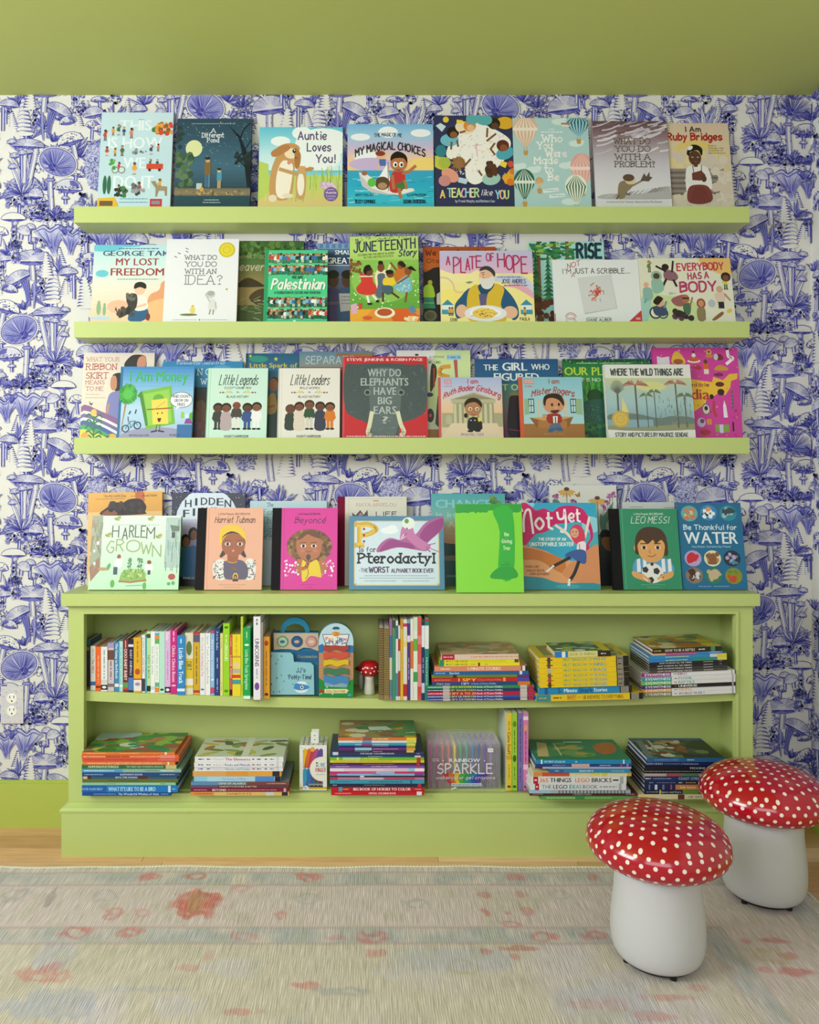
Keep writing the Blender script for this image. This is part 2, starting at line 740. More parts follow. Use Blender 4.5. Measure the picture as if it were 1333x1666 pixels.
    def rough(s, cx, cy, rx, ry, n):
        """bristly trunk"""
        g = s.g
        s.up(); s.ell(cx, cy, rx, ry, WASH)
        s.up()
        for i in range(n):
            a, r = g.uniform(0, 6.28), math.sqrt(g.uniform(0, 1))
            x, y = cx + rx * r * math.cos(a), cy + ry * r * math.sin(a)
            b = g.uniform(0, 6.28)
            s.arc(x, y, 9, 7, b, b + 3.4, 4.5, INK if (x - cx) > g.uniform(-rx, rx) else MID, 0, 4)

    def trumpet(s, cx, cy, w, h, lean=0):
        g = s.g
        s.up()
        s.poly(smooth_line([(cx - w, cy - h * .35), (cx - w * .4, cy - h * .55), (cx, cy - h * .42), (cx + w * .5, cy - h * .58), (cx + w, cy - h * .3),
                (cx + w * .3 + lean * .5, cy + h * .1), (cx + w * .2 + lean, cy + h * .5)], 4) + smooth_line([(cx - w * .2 + lean, cy + h * .5), (cx - w * .3 + lean * .5, cy + h * .1), (cx - w, cy - h * .35)], 4), WASH)
        s.up()
        for i in range(26):
            t = -1 + 2 * i / 25
            s.line([(cx + w * t, cy - h * .36 - h * .1 * math.sin(i)), (cx + w * t * .4 + lean * .5, cy + h * .05), (cx + w * t * .17 + lean, cy + h * g.uniform(.2, .5))],
                   g.uniform(4, 8), g.choice([INK, MID, PALE, MID]))
        s.up()
        s.line([(cx - w, cy - h * .35), (cx - w * .4, cy - h * .58), (cx, cy - h * .42), (cx + w * .5, cy - h * .6), (cx + w, cy - h * .3)], 9, INK)
        s.line([(cx - w, cy - h * .3), (cx - w * .4, cy - h * .45), (cx, cy - h * .32), (cx + w * .5, cy - h * .47), (cx + w, cy - h * .25)], 12, MID)


def toile_unit():
    t = Toile()
    g = t.g
    # undergrowth behind everything
    for k in range(96):
        x, y = g.uniform(0, 1333), g.uniform(0, 1517)
        q = k % 4
        if q == 0:
            t.curls(x - 60, y - 40, x + 60, y + 40, 26, 15)
        elif q == 1:
            t.spray(x, y + 60, 60, 170, .3, 2.8, 11, 11)
        elif q == 2:
            t.cap(x, y, g.uniform(50, 85), g.uniform(45, 65), g.uniform(-.3, .3), ['hatch', 'dots', 'patch'][k % 3])
            t.stem([(x, y + 8), (x + g.uniform(-10, 10), y + 110)], 24)
        else:
            t.stack(x, y + 70, y - 60, 46, 16, 8, g.uniform(-20, 20))
    # upper left group
    t.stem([(30, 120), (28, 330)], 26); t.cap(85, 105, 90, 60, .1, 'hatch')
    t.stack(215, 60, 350, 22, 80, 9, 15)
    t.curls(290, 120, 360, 330, 34, 17)
    t.line([(380, 60), (385, 300), (395, 420)], 22, PALE); t.line([(372, 60), (375, 300), (390, 420)], 5, INK)
    for k in range(12):
        t.line([(440 + k * 9, 110 + abs(k - 5) * 4), (430 + k * 4, 260), (420 + k * 3, 400)], 6, [INK, MID, PALE][k % 3])
    t.cap(530, 165, 130, 85, .5, 'hatch')
    t.cap(620, 255, 80, 60, -.2, 'patch')
    t.spray(470, 430, 60, 130, .3, 2.2, 10, 9)
    t.stem([(665, 460), (690, 590)], 45)
    t.cap(640, 430, 120, 90, -.25, 'dots')
    # fringe cap with long stalks
    t.spray(200, 905, 300, 420, 1.2, 2.0, 9, 20)
    t.stem([(225, 480), (215, 800)], 44); t.stem([(320, 540), (250, 860)], 46); t.stem([(195, 500), (200, 760)], 22)
    t.cap(255, 470, 150, 70, .05, 'hatch')
    for x, y in ((110, 440), (135, 565), (120, 665), (205, 540)):
        t.cap(x, y, 44, 38, -.1, 'hatch')
    t.spray(195, 905, 90, 190, 2.3, 3.6, 14, 12)
    t.spray(205, 905, 90, 230, .5, 1.25, 9, 13)
    t.spray(195, 910, 70, 150, 5.2, 6.2, 10, 12)
    t.curls(60, 930, 280, 1020, 40, 16)
    # fan mushroom
    t.stem([(495, 660), (455, 775), (470, 1060)], 46)
    t.up(); t.ell(455, 772, 42, 15, PALE); t.arc(455, 772, 42, 15, 0, 6.28, 6, INK, 0, 14, False)
    t.fan(525, 612, 168, 122, .35, 492, 668)
    t.stem([(595, 880), (592, 990)], 24); t.cap(592, 945, 36, 26, 0, 'hatch')
    t.cap(620, 860, 122, 96, .05, 'patch')
    t.stem([(705, 1040), (715, 1120)], 26); t.cap(705, 1045, 66, 62, .25, 'hatch')
    t.cap(325, 925, 70, 80, .05, 'hatch'); t.up()
    for k in range(9):
        t.ell(280 + k * 11, 945 - abs(k - 4) * 2, 7, 9, INK)
    t.curls(300, 970, 420, 1060, 46, 17)
    t.curls(290, 1060, 690, 1140, 150, 18)
    t.spray(400, 1130, 50, 150, 2.6, 3.3, 6, 10); t.spray(580, 1120, 60, 150, -.1, .6, 8, 11); t.spray(500, 1100, 50, 110, .8, 2.3, 10, 9)
    # lower group
    t.stem([(130, 1130), (130, 1310)], 34); t.cap(125, 1130, 112, 62, 0, 'none'); t.curls(110, 1160, 150, 1310, 26, 14)
    t.stem([(195, 1250), (190, 1310)], 30); t.cap(215, 1250, 62, 66, .3, 'hatch', False)
    t.curls(90, 1320, 195, 1400, 50, 17)
    t.trumpet(455, 1330, 150, 260, 40); t.trumpet(655, 1350, 115, 200, -20); t.trumpet(590, 1240, 70, 90, 5)
    t.stem([(290, 1530), (295, 1600), (300, 1680)], 46, False)
    t.cap(300, 1510, 180, 105, 0, 'hatch')
    t.up(); t.ell(150, 1475, 42, 50, MID); t.curls(115, 1420, 185, 1520, 40, 15)
    t.spray(390, 1420, 50, 120, 2.6, 3.6, 5, 12)
    t.stack(430, 1640, 1440, 60, 16, 9, -10)
    # right-hand half
    t.rough(870, 640, 105, 230, 420)
    t.spray(1010, 420, 200, 390, .7, 2.3, 13, 20)
    t.spray(1010, 425, 80, 170, -.4, .6, 9, 12); t.spray(1010, 425, 80, 150, 2.5, 3.6, 9, 12)
    t.curls(930, 430, 1100, 500, 44, 16)
    t.cap(850, 190, 95, 80, -.2, 'hatch'); t.cap(900, 330, 60, 55, .1, 'dots')
    t.stem([(1110, 600), (1100, 760), (1120, 960)], 52)
    t.cap(1110, 640, 165, 130, -.12, 'hatch')
    t.stack(1250, 900, 640, 84, 26, 10, 20)
    t.cap(1230, 520, 90, 60, .2, 'patch'); t.stem([(1230, 540), (1240, 640)], 26)
    t.curls(1180, 180, 1320, 330, 60, 20); t.stem([(1250, 330), (1245, 460)], 30)
    t.cap(1260, 150, 70, 60, -.1, 'hatch')
    t.spray(850, 1130, 120, 260, .5, 2.5, 15, 15)
    t.curls(770, 1120, 1000, 1200, 80, 18)
    t.cap(1010, 1010, 70, 60, .1, 'dots'); t.stem([(1010, 1020), (1015, 1130)], 28)
    t.spray(1180, 1180, 90, 220, .3, 2.8, 16, 13)
    t.curls(1060, 1150, 1330, 1220, 70, 17)
    t.trumpet(900, 1330, 110, 210, 20); t.trumpet(1090, 1330, 120, 230, -30)
    t.cap(1250, 1330, 90, 80, .2, 'hatch'); t.stem([(1250, 1340), (1240, 1480)], 34)
    t.curls(960, 1440, 1200, 1530, 80, 18)
    t.cap(820, 1500, 90, 70, -.1, 'patch'); t.stem([(820, 1510), (820, 1600)], 30)
    t.curls(690, 900, 790, 1010, 30, 16)
    t.curls(700, 60, 800, 180, 30, 17)
    t.curls(720, 1430, 760, 1560, 24, 16)
    return t


UNIT = toile_unit()


def paper_wall(mb, mp, x0, x1, ya, yb):
    """hang the repeat over px x0..x1, ya..yb ; mp(px, py, layer) gives the point"""
    us = [(np.array(p), c, l) for p, c, l in UNIT.fs]
    for i in range(-3, 8):
        for j in range(-4, 4):
            ox, oy = 240 * i, 700 - 90 * (i % 2) + 273 * j
            mir = j % 2
            if not mir and (ox > x1 or ox + 250 < x0) or mir and (ox + 130 < x0 or ox - 120 > x1):
                continue
            if oy > yb or oy + 330 < ya:
                continue
            for p, c, l in us:
                q = p * .18
                if mir:
                    q = np.column_stack((126 - q[:, 0], q[:, 1]))
                a, b = q[:, 0] + ox, q[:, 1] + oy
                if a.min() < x0 or a.max() > x1 or b.min() < ya or b.max() > yb:
                    continue
                mb.face([mp(a[k], b[k], l) for k in range(len(a))], c)


XL, XR, ZC = -2.35, 1.385, 2.286
K = CAMD / F
FRONT = -3.3
mb = MB()
mb.box(XL, 0, 0, XR, .1, ZC, PAPER)
paper_wall(mb, lambda a, b, l: ((a - CX) * K, -2e-5 - l * .7e-6, CAMZ - (b - CY) * K), -238, 1321, 148, 1345)
struct(mb.build('wall_back', m_wallpaper))
mb = MB()
mb.box(XR, FRONT, 0, XR + .1, .1, ZC, PAPER)
paper_wall(mb, lambda a, b, l: (XR - 2e-5 - l * .7e-6, -(a - 1320) * K, CAMZ - (b - CY) * K), 1319, 1560, 148, 1345)
struct(mb.build('wall_right', m_wallpaper))

# left wall with the window opening the daylight comes through
mb = MB()
wy0, wy1, wz0, wz1 = -2.75, -1.05, 1.2, 2.25
mb.box(XL - .14, FRONT, 0, XL, wy0, ZC, PAPER)
mb.box(XL - .14, wy1, 0, XL, .1, ZC, PAPER)
mb.box(XL - .14, wy0, 0, XL, wy1, wz0, PAPER)
mb.box(XL - .14, wy0, wz1, XL, wy1, ZC, PAPER)
struct(mb.build('wall_left', m_wallpaper))
mb = MB()
fr = .05
for a, b, c, d in ((wy0, wz0, wy0 + fr, wz1), (wy1 - fr, wz0, wy1, wz1), (wy0 + fr, wz0, wy1 - fr, wz0 + fr), (wy0 + fr, wz1 - fr, wy1 - fr, wz1),
                   ((wy0 + wy1) / 2 - .02, wz0 + fr, (wy0 + wy1) / 2 + .02, wz1 - fr)):
    mb.box(XL - .1, a, b, XL - .05, c, d)
struct(mb.build('window_1', m_white))

mb = MB()
mb.box(XL - .14, FRONT, ZC, XR + .1, .1, ZC + .08)
struct(mb.build('ceiling', m_ceil))

# oak floor: planks run along the wall
m_floor = material('oak_floor', rough=.4, spec=.4, attr=True)
tc = node(m_floor, 'ShaderNodeTexCoord')
mp_ = node(m_floor, 'ShaderNodeMapping')
mp_.inputs['Scale'].default_value = (2.2, 34, 1)
nz = node(m_floor, 'ShaderNodeTexNoise')
nz.inputs['Scale'].default_value = 3.0
nz.inputs['Detail'].default_value = 8
wire(m_floor, tc.outputs['Object'], mp_.inputs[0])
wire(m_floor, mp_.outputs[0], nz.inputs['Vector'])
cr = node(m_floor, 'ShaderNodeValToRGB')
cr.color_ramp.elements[0].position, cr.color_ramp.elements[1].position = .3, .7
cr.color_ramp.elements[0].color = (.78, .74, .68, 1)
cr.color_ramp.elements[1].color = (1, 1, 1, 1)
wire(m_floor, nz.outputs['Fac'], cr.inputs[0])
mx = node(m_floor, 'ShaderNodeMix', data_type='RGBA', blend_type='MULTIPLY')
mx.inputs[0].default_value = 1
at_ = [n for n in m_floor.node_tree.nodes if n.type == 'ATTRIBUTE'][0]
wire(m_floor, at_.outputs['Color'], mx.inputs[6])
wire(m_floor, cr.outputs[0], mx.inputs[7])
wire(m_floor, mx.outputs[2], bsdf(m_floor).inputs['Base Color'])
mb = MB()
mb.box(XL - .14, FRONT, -.06, XR + .1, .1, -.004, lin('6b4a2c'))
g = random.Random(5)
yy = 0.02
while yy > FRONT:
    xx = XL - g.uniform(0, .9)
    pw = .083
    while xx < XR + .1:
        ln_ = g.uniform(.7, 1.5)
        a, b = max(xx, XL - .14), min(xx + ln_, XR + .1)
        k = g.uniform(.86, 1.1)
        base = lin(g.choice(['e6bb92', 'dcae84', 'eac5a0', 'd8a87a']))
        if b > a:
            mb.box(a + .0006, yy - pw + .0006, -.004, b - .0006, yy - .0006, 0, tuple(v * k for v in base))
        xx += ln_
    yy -= pw
struct(mb.build('floor', m_floor))

m_base = material('green_baseboard_paint', 'b0bd58', rough=.4, spec=.3)
mb = MB()
for a, b in ((XL, -.875), (1.12, XR)):
    mb.box(a, -.015, .0, b, 0, .138)
    mb.box(a, -.009, .138, b, 0, .146)
struct(mb.build('baseboard_back', m_base))
mb = MB()
mb.box(XR - .015, FRONT, 0, XR, -.015, .138)
mb.box(XR - .009, FRONT, .138, XR, -.015, .146)
struct(mb.build('baseboard_right', m_base))

# ------------------------------------------------------------ bookcase
SAG_C, SAG_Z, SAG_K = .121, .4455, .0256
SHF_T = .029


def shelf_z(x):
    return SAG_Z + SAG_K * (x - SAG_C) ** 2


TOPZ, FLZ = .757, .178
bc = thing('bookcase', 'long low lime green bookcase with two open shelves against the wallpapered wall', 'bookcase', (.121, 0, 0))


def bpart(name, mb, bevel=.0015, **kw):
    o = mb.build(name, m_paint, None, bevel=bevel, **kw)
    o.parent = bc
    o.matrix_parent_inverse = Matrix.Translation((-.121, 0, 0))
    return o


mb = MB(); mb.box(-.886, -.2, .722, 1.127, -.001, TOPZ); bpart('top_board', mb, .004)
mb = MB()
mb.box(-.872, -.18, .150, -.834, -.160, .722); bpart('stile', mb)
mb = MB()
mb.box(1.073, -.18, .150, 1.116, -.160, .722); bpart('stile', mb)
mb = MB(); mb.box(-.834, -.18, .704, 1.073, -.160, .722); bpart('top_rail', mb)
mb = MB(); mb.box(-.834, -.18, .150, 1.073, -.160, FLZ - .003); bpart('bottom_rail', mb)
# bead moulding round the opening and under the top
mb = MB()
for x0, z0, x1, z1 in ((-.834, FLZ - .003, -.826, .704), (1.065, FLZ - .003, 1.073, .704), (-.826, .696, 1.065, .704)):
    mb.box(x0, -.184, z0, x1, -.1605, z1)
bpart('bead_moulding', mb, .003)
mb = MB(); mb.box(-.876, -.187, .716, 1.12, -.1805, .7215); bpart('cove_moulding', mb, .002)
mb = MB(); mb.box(-.872, -.16, .150, -.852, -.001, .722); bpart('side_panel', mb)
mb = MB(); mb.box(1.097, -.16, .150, 1.116, -.001, .722); bpart('side_panel', mb)
mb = MB(); mb.box(-.852, -.012, FLZ, 1.097, -.002, .722); bpart('back_panel', mb, 0)
mb = MB(); mb.box(-.852, -.1595, FLZ - .02, 1.097, -.0125, FLZ); bpart('bottom_board', mb, 0)
# middle shelf, sagging under its load
mb = MB()
n = 40
for i in range(n):
    xa, xb = -.8515 + 1.948 * i / n, -.8515 + 1.948 * (i + 1) / n
    za, zb = shelf_z(xa), shelf_z(xb)
    y0, y1 = -.166, -.0125
    mb.face([(xa, y0, za - SHF_T), (xb, y0, zb - SHF_T), (xb, y0, zb), (xa, y0, za)])
    mb.face([(xa, y0, za), (xb, y0, zb), (xb, y1, zb), (xa, y1, za)])
    mb.face([(xa, y1, za - SHF_T), (xb, y1, zb - SHF_T), (xb, y0, zb - SHF_T), (xa, y0, za - SHF_T)])
    mb.face([(xb, y1, zb - SHF_T), (xa, y1, za - SHF_T), (xa, y1, za), (xb, y1, zb)])
    for q, z in ((xa, za),) * (i == 0) + ((xb, zb),) * (i == n - 1):
        mb.face([(q, y0, z), (q, y1, z), (q, y1, z - SHF_T), (q, y0, z - SHF_T)])
bpart('shelf', mb, 0, weld=True)
mb = MB(); mb.box(-.885, -.2, 0, 1.13, -.001, .126); bpart('plinth', mb, .003)
# sloped base moulding
mb = MB()
pr = [(-.202, .127), (-.203, .133), (-.198, .139), (-.190, .143), (-.1805, .1495)]
for (ya, za), (yb, zb) in zip(pr, pr[1:]):
    mb.face([(-.874 + ya + .1865, ya, za), (1.118 - ya - .1865, ya, za), (1.118 - yb - .1865, yb, zb), (-.874 + yb + .1865, yb, zb)])
    mb.face([(-.874 + ya + .1865, 0, za), (-.874 + ya + .1865, ya, za), (-.874 + yb + .1865, yb, zb), (-.874 + yb + .1865, 0, zb)])
    mb.face([(1.118 - ya - .1865, ya, za), (1.118 - ya - .1865, 0, za), (1.118 - yb - .1865, 0, zb), (1.118 - yb - .1865, yb, zb)])
mb.face([(-.8895, 0, .127), (1.1335, 0, .127), (1.1335, -.202, .127), (-.8895, -.202, .127)])
mb.face([(-.868, -.1805, .1495), (1.112, -.1805, .1495), (1.112, 0, .1495), (-.868, 0, .1495)])
mb.face([(-.8895, 0, .127), (-.868, 0, .1495), (1.112, 0, .1495), (1.1335, 0, .127)])
bpart('base_moulding', mb, 0)

# ------------------------------------------------------------ picture ledges
LIPZ = [1.900, 1.557, 1.210]
LEDGE = []
for i, (zt, words) in enumerate(zip(LIPZ, ('highest long lime green picture ledge, under the eight books nearest the ceiling',
                                           'middle of three long lime green wall ledges of picture books',
                                           'lowest long lime green wall ledge, just above the bookcase books'))):
    x0, x1 = X(120.5, -.115), X(1220, -.115)
    t = thing('picture_ledge', words, 'shelf', (0, 0, zt - .048), 'lime green picture ledges on the wall')
    mb = MB(); mb.box(x0, -.115, 0, x1, -.101, .048); mb.build('front_lip', m_paint, t, bevel=.0012)
    mb = MB(); mb.box(x0, -.1008, 0, x1, -.001, .028); mb.build('ledge_board', m_paint, t, bevel=.0012)
    LEDGE.append(zt - .020 + .0003)

# ------------------------------------------------------------ outlet
c = at(21, 1146, 0)
ot = thing('wall_outlet', 'white double wall outlet on a papered plate left of the bookcase', 'outlet', (c.x, 0, c.z))
mb = MB(); mb.box(-.035, -.0062, -.058, .035, -.0015, .058, lin('cfccd0'))
g = random.Random(2)
for k in range(90):
    x, z = g.uniform(-.032, .03), g.uniform(-.054, .05)
    a = g.uniform(0, 6)
    mb.face([(x, -.0064, z), (x + .004 * math.cos(a), -.0064, z + .004 * math.sin(a)), (x + .005 * math.cos(a) - .001, -.0064, z + .005 * math.sin(a) + .0015)], g.choice([INK, MID, PALE]))
mb.build('cover_plate', m_wallpaper, ot, bevel=.0015)
for dz in (.0195, -.0195):
    pr = [(0, -.0078), (.0145, -.0078), (.016, -.007), (.0165, -.0061)]
    mb = MB()
    for i in range(len(pr) - 1):
        for k in range(28):
            a, b = 2 * PI * k / 28, 2 * PI * (k + 1) / 28
            (r0, y0), (r1, y1) = pr[i], pr[i + 1]
            p = [(r0 * math.cos(a), y0, dz + r0 * math.sin(a)), (r0 * math.cos(b), y0, dz + r0 * math.sin(b)), (r1 * math.cos(b), y1, dz + r1 * math.sin(b)), (r1 * math.cos(a), y1, dz + r1 * math.sin(a))]
            mb.face(p[1:] if r0 == 0 else p)
    rc = mb.build('receptacle', m_white, ot)
    mb = MB()
    mb.box(-.0075, -.0082, dz + .002, -.0055, -.0079, dz + .010)
    mb.box(.0055, -.0082, dz + .002, .0075, -.0079, dz + .010)
    mb.face([(.0025 * math.cos(a), -.0081, dz - .007 + .0025 * math.sin(a)) for a in np.linspace(0, 2 * PI, 12, False)])
    mb.build('slots', m_dark, rc)

# ------------------------------------------------------------ books
EPS = 6e-5
LAY = 2.5e-6


def book(label, W, H, T, front, spine=None, back=None, art=None, sart=None, group=None, hard=True, cloth=None, sticker=None, name='picture_book'):
    """front cover faces -y at y=-T, spine at x=0, bottom at z=0. parts: cover, pages (cloth spine, seal)"""
    if 'book' not in label and 'magazine' not in label:
        label = label.replace('spine', 'book spine', 1)
    t = thing(name, label, 'book', group=group)
    front = lin(front)
    spine = lin(spine) if spine else front
    back = lin(back) if back else front
    b = min(.0022, T * .16) if hard else min(.0006, T * .12)
    mb = MB()
    x1 = W
    mb.box(0, -T, 0, x1, -T + b, H, front)
    mb.box(0, -b, 0, x1, 0, H, back)
    mb.box(0, -T + b, 0, b, -b, H, spine)
    mb.face([(-EPS * .3, -T, 0), (-EPS * .3, 0, 0), (-EPS * .3, 0, H), (-EPS * .3, -T, H)], spine)
    if art:
        art.emit(mb, lambda u, v, l: (u, -T - EPS - l * LAY, H - v))
    if sart:
        sart.emit(mb, lambda u, v, l: (-EPS - l * LAY, -T + v, H - u))
    mb.build('cover', m_print, t)
    k = .003 if hard else .0007
    pg = MB()
    pg.box(b, -T + b, k, W - k, -b, H - k)
    pg.build('pages', m_pages, t)
    if cloth:
        cw, cc = cloth
        m2 = MB()
        m2.box(-EPS, -T - .0004, -.0001, cw, -T - EPS, H + .0001, lin(cc))
        m2.box(-.0006, -T - .0004, -.0001, -EPS, .0004, H + .0001, lin(cc))
        m2.build('cloth_spine', m_cloth, t)
    if sticker:
        cx, cz, r, cc = sticker
        m2 = MB()
        y = -T - EPS - 260 * LAY
        n = 32
        m2.face([(cx + r * math.cos(2 * PI * i / n), y, cz + r * math.sin(2 * PI * i / n)) for i in range(n)], lin(cc))
        for rr, dc in ((.9, .8), (.82, 1.1), (.5, .85), (.42, 1.08)):
            y -= LAY
            m2.face([(cx + r * rr * math.cos(2 * PI * i / n), y, cz + r * rr * math.sin(2 * PI * i / n)) for i in range(n)], tuple(min(1, v * dc) for v in lin(cc)))
        m2.build('seal', m_print, t)
    return t


m_cloth = material('cloth_spine', rough=.75, spec=.2, attr=True)


def facing(px0, px1, pyT, z0, yback, tilt, T, label, front, draw=None, spine=None, group=None, roll=0, cloth=None, sticker=None, hard=True, back=None):
    """a book shown cover first, its back lower edge at yback on the height z0, leaning back by tilt degrees"""
    if tilt is None:  # lean until the top back edge meets the wall
        h_ = CAMZ - (pyT - CY) * (CAMD + yback) / F - z0
        a = math.asin(min(.35, (-yback - .004) / h_))
    else:
        a = math.radians(tilt)
    c, s = math.cos(a), math.sin(a)
    yb, zb = yback - T * c, z0 + T * s
    d = CAMD + yb
    v = (CY - pyT) / F
    H = (v * d - zb + CAMZ) / (c - v * s)
    pyB = CY + (CAMZ - zb) * F / d
    x0, W = (px0 - CX) * d / F, (px1 - px0) * d / F
    art = None
    if draw:
        art = Art(px0, pyT, px1, pyB, W, H)
        draw(art)
    if cloth:
        cloth = ((cloth[0] - px0) * d / F, cloth[1])
    if sticker:
        cx, cy, r, cc = sticker
        sticker = ((cx - px0) * d / F, H - (cy - pyT) / (pyB - pyT) * H, r * d / F, cc)
    b = book(label, W, H, T, front, spine, back, art, None, group, hard, cloth, sticker)
    b.matrix_world = Matrix.Translation((x0, yback, z0)) @ Matrix.Rotation(math.radians(roll), 4, 'Y') @ Matrix.Rotation(-a, 4, 'X')
    return b


def spine_art(ops, W_, H_, r, horiz, view):
    """ops in view coordinates along the spine: (a, b, colour) bars, (a, b, 'text', colour[, size[, font]]) lettering"""
    A = Art(*r, W_, H_) if horiz else Art(r[1], r[0], r[3], r[2], W_, H_)
    ox, oy, k = view
    A.src(ox if horiz else oy, oy if horiz else ox, k)
    return A


def stack(view, rows, z0, roll, depth, group, yoff=None):
    """books lying in a pile, spines to the room; rows from the top down: (x0, x1, y0, y1, base, ops, label[, kw])"""
    ox, oy, k = view
    x0, x1 = min(r[0] for r in rows), max(r[1] for r in rows)
    pyb = oy + max(r[3] for r in rows) * k
    pxc = ox + (x0 + x1) / 2 * k
    d = (CAMZ - z0) * F / (pyb - CY)
    y = d - CAMD
    R0 = Matrix.Translation(((pxc - CX) * d / F, y, z0 + .0008)) @ Matrix.Rotation(roll, 4, 'Y')
    h = 0.0
    g = random.Random(int(x0 + pyb))
    for i, r in reversed(list(enumerate(rows))):
        xa, xb, ya, yb, base, ops, label = r[:7]
        kw = dict(r[7]) if len(r) > 7 else {}
        T0 = (yb - ya) * k * d / F
        T = max(T0 - .0003, .002)
        H = (xb - xa) * k * d / F
        D = kw.pop('depth', depth)
        A = Art(ox + xa * k, oy + ya * k, ox + xb * k, oy + yb * k, H, T).src(ox, oy, k)
        hh = yb - ya
        for op in ops:
            if isinstance(op[2], str) and len(op) == 3:
                A.R(op[0], ya, op[1], yb, op[2])
            else:
                fr_ = op[4] if len(op) > 4 else .6
                f = op[5] if len(op) > 5 else 'b'
                if op[2] == '~':
                    A.M(op[0], op[1], (ya + yb) / 2, hh * .3, op[3])
                else:
                    A.T(op[2], op[0], op[1], (ya + yb) / 2 + hh * fr_ / 2, hh * fr_, op[3], f)
        draw = kw.pop('draw', None)
        ft = None
        if draw:
            # the cover print is seen from the spine: head of the cover to the left
            ft = Art(0, 0, 100, 100, D, H)
            draw(ft)
        b = book(label, D, H, T, kw.pop('front', base), base, kw.pop('backc', base), ft, A, group, kw.pop('hard', True))
        dy = kw.pop('dy', g.uniform(0, .006))
        xr = (ox + xb * k - pxc) * d / F
        b.matrix_world = R0 @ Matrix.Translation((xr, dy, h)) @ Matrix.Rotation(-PI / 2, 4, 'Y') @ Matrix.Rotation(PI / 2, 4, 'Z')
        h += max(T0, T + .0003)


def upright(view, rows, group, name='picture_book'):
    """books standing in a row, spines to the room: (x0, x1, y0, y1, base, ops, y plane, depth, label)"""
    ox, oy, k = view
    for r in rows:
        xa, xb, ya, yb, base, ops, yp, D, label = r[:9]
        kw = r[9] if len(r) > 9 else {}
        d = CAMD + yp
        x0, x1 = X(ox + xa * k, yp), X(ox + xb * k, yp)
        T = x1 - x0 - .0003
        z0 = kw.get('z', None)
        if z0 is None:
            z0 = max(shelf_z(x0), shelf_z(x1)) + .0003
        H = CAMZ - (oy + ya * k - CY) * d / F - z0
        A = Art(oy + ya * k, 0, oy + yb * k, 1, H, T).src(oy, 0, k)
        A.o = (oy, 0, k)
        A.b = (oy + ya * k, 0, oy + yb * k, 100 * k)
        for op in ops:
            if isinstance(op[2], str) and len(op) == 3:
                A.R(op[0], 0, op[1], 100, op[2])
            elif op[2] == 'dot':
                A.E((op[0] + op[1]) / 2, 50, abs(op[1] - op[0]) / 2, 34, op[3])
            else:
                fr_ = op[4] if len(op) > 4 else .5
                f = op[5] if len(op) > 5 else 'b'
                if op[2] == '~':
                    A.M(op[0], op[1], 50, 26, op[3])
                else:
                    A.T(op[2], op[0], op[1], 50 + 50 * fr_, 100 * fr_, op[3], f, w=14)
        b = book(label, D, H, T, kw.get('front', base), base, kw.get('back', base), kw.get('art'), A, group, kw.get('hard', True), name=name)
        b.matrix_world = Matrix.Translation((x0, yp, z0)) @ Matrix.Rotation(PI / 2, 4, 'Z')

# ------------------------------------------------------------ the books on the three ledges and the bookcase top
G1, G2, G3, G4 = ('picture books on the highest ledge', 'picture books on the middle ledge',
                  'picture books on the lowest ledge', 'picture books along the bookcase top')
SK = ['6b4330', '8a5a3c', 'c98d63', 'e0ab82', '4f3226']


def c_how(A):
    A.src(120, 160, .27)
    A.G(130, 80, 580, 700, 'c3dbe2', 'bcd6df', 'bfdadf')
    for t, x0, x1, y, h in (('THIS', 250, 445, 195, 62), ('IS HOW', 185, 515, 305, 68), ('WE', 285, 415, 425, 66), ('DO IT', 230, 470, 545, 75)):
        A.T(t, x0, x1, y, h, 'dfeaee')
    A.M(365, 400, 128, 6, '7d99a8')
    for i, (x, y, h) in enumerate(((165, 190, 68), (212, 172, 54), (246, 158, 66), (278, 172, 54), (325, 178, 66), (180, 292, 58), (230, 300, 52), (273, 285, 66), (450, 282, 60), (492, 275, 48), (258, 386, 50), (352, 388, 74), (448, 368, 44), (490, 370, 44), (262, 522, 50), (385, 505, 70), (510, 487, 60))):
        A.F(x, y, h, SK[i % 5], '2d2622', ['c8463c', 'e2a13a', '3f6f4c', '2f4d78', 'd87f62'][i % 5], ['3b4658', '7d4a37', 'd9c9a6'][i % 3], i % 2)
    A.S(34, 460, 150, 572, 215, 13, 'd2452f e2a13a 3f7d45 8d5b3a d98c3f', 4)
    A.S(12, 340, 310, 420, 335, 7, '8a8f93 5c6a70', 5)
    A.R(425, 398, 525, 430, 'd0492f'); A.E(445, 435, 9, 9, '333'*2); A.E(505, 435, 9, 9, '333333')
    for x in (235, 275):
        A.E(x, 435, 21, 21, '8d6b5a'); A.E(x, 435, 16, 16, 'c3dbe2')
    A.S(9, 200, 375, 232, 425, 12, '4f9a4a 77b45a', 9)
    for x in (176, 202):
        A.E(x, 525, 12, 56, '2f6a4e')
    A.S(14, 240, 545, 310, 590, 13, '3f7d45 555b52 2c3b33', 6)
    A.S(16, 345, 520, 415, 580, 12, '3a3a3c 6a6a6d 9a9a9c', 7)
    A.P([(455, 505), (480, 500), (500, 530), (555, 535), (556, 590), (545, 590), (540, 560), (505, 560), (495, 595), (486, 595), (486, 545)], '9b8a6d')
    A.M(270, 440, 608, 8, '7fa5c0'); A.M(270, 440, 628, 8, '7fa5c0')
    A.P([(130, 605), (240, 600), (262, 640), (262, 700), (130, 700)], 'e3b23c'); A.R(150, 620, 230, 650, '6a5a3c')
    A.R(455, 608, 527, 700, 'c23a3a'); A.R(465, 620, 515, 640, '7a8fa0')


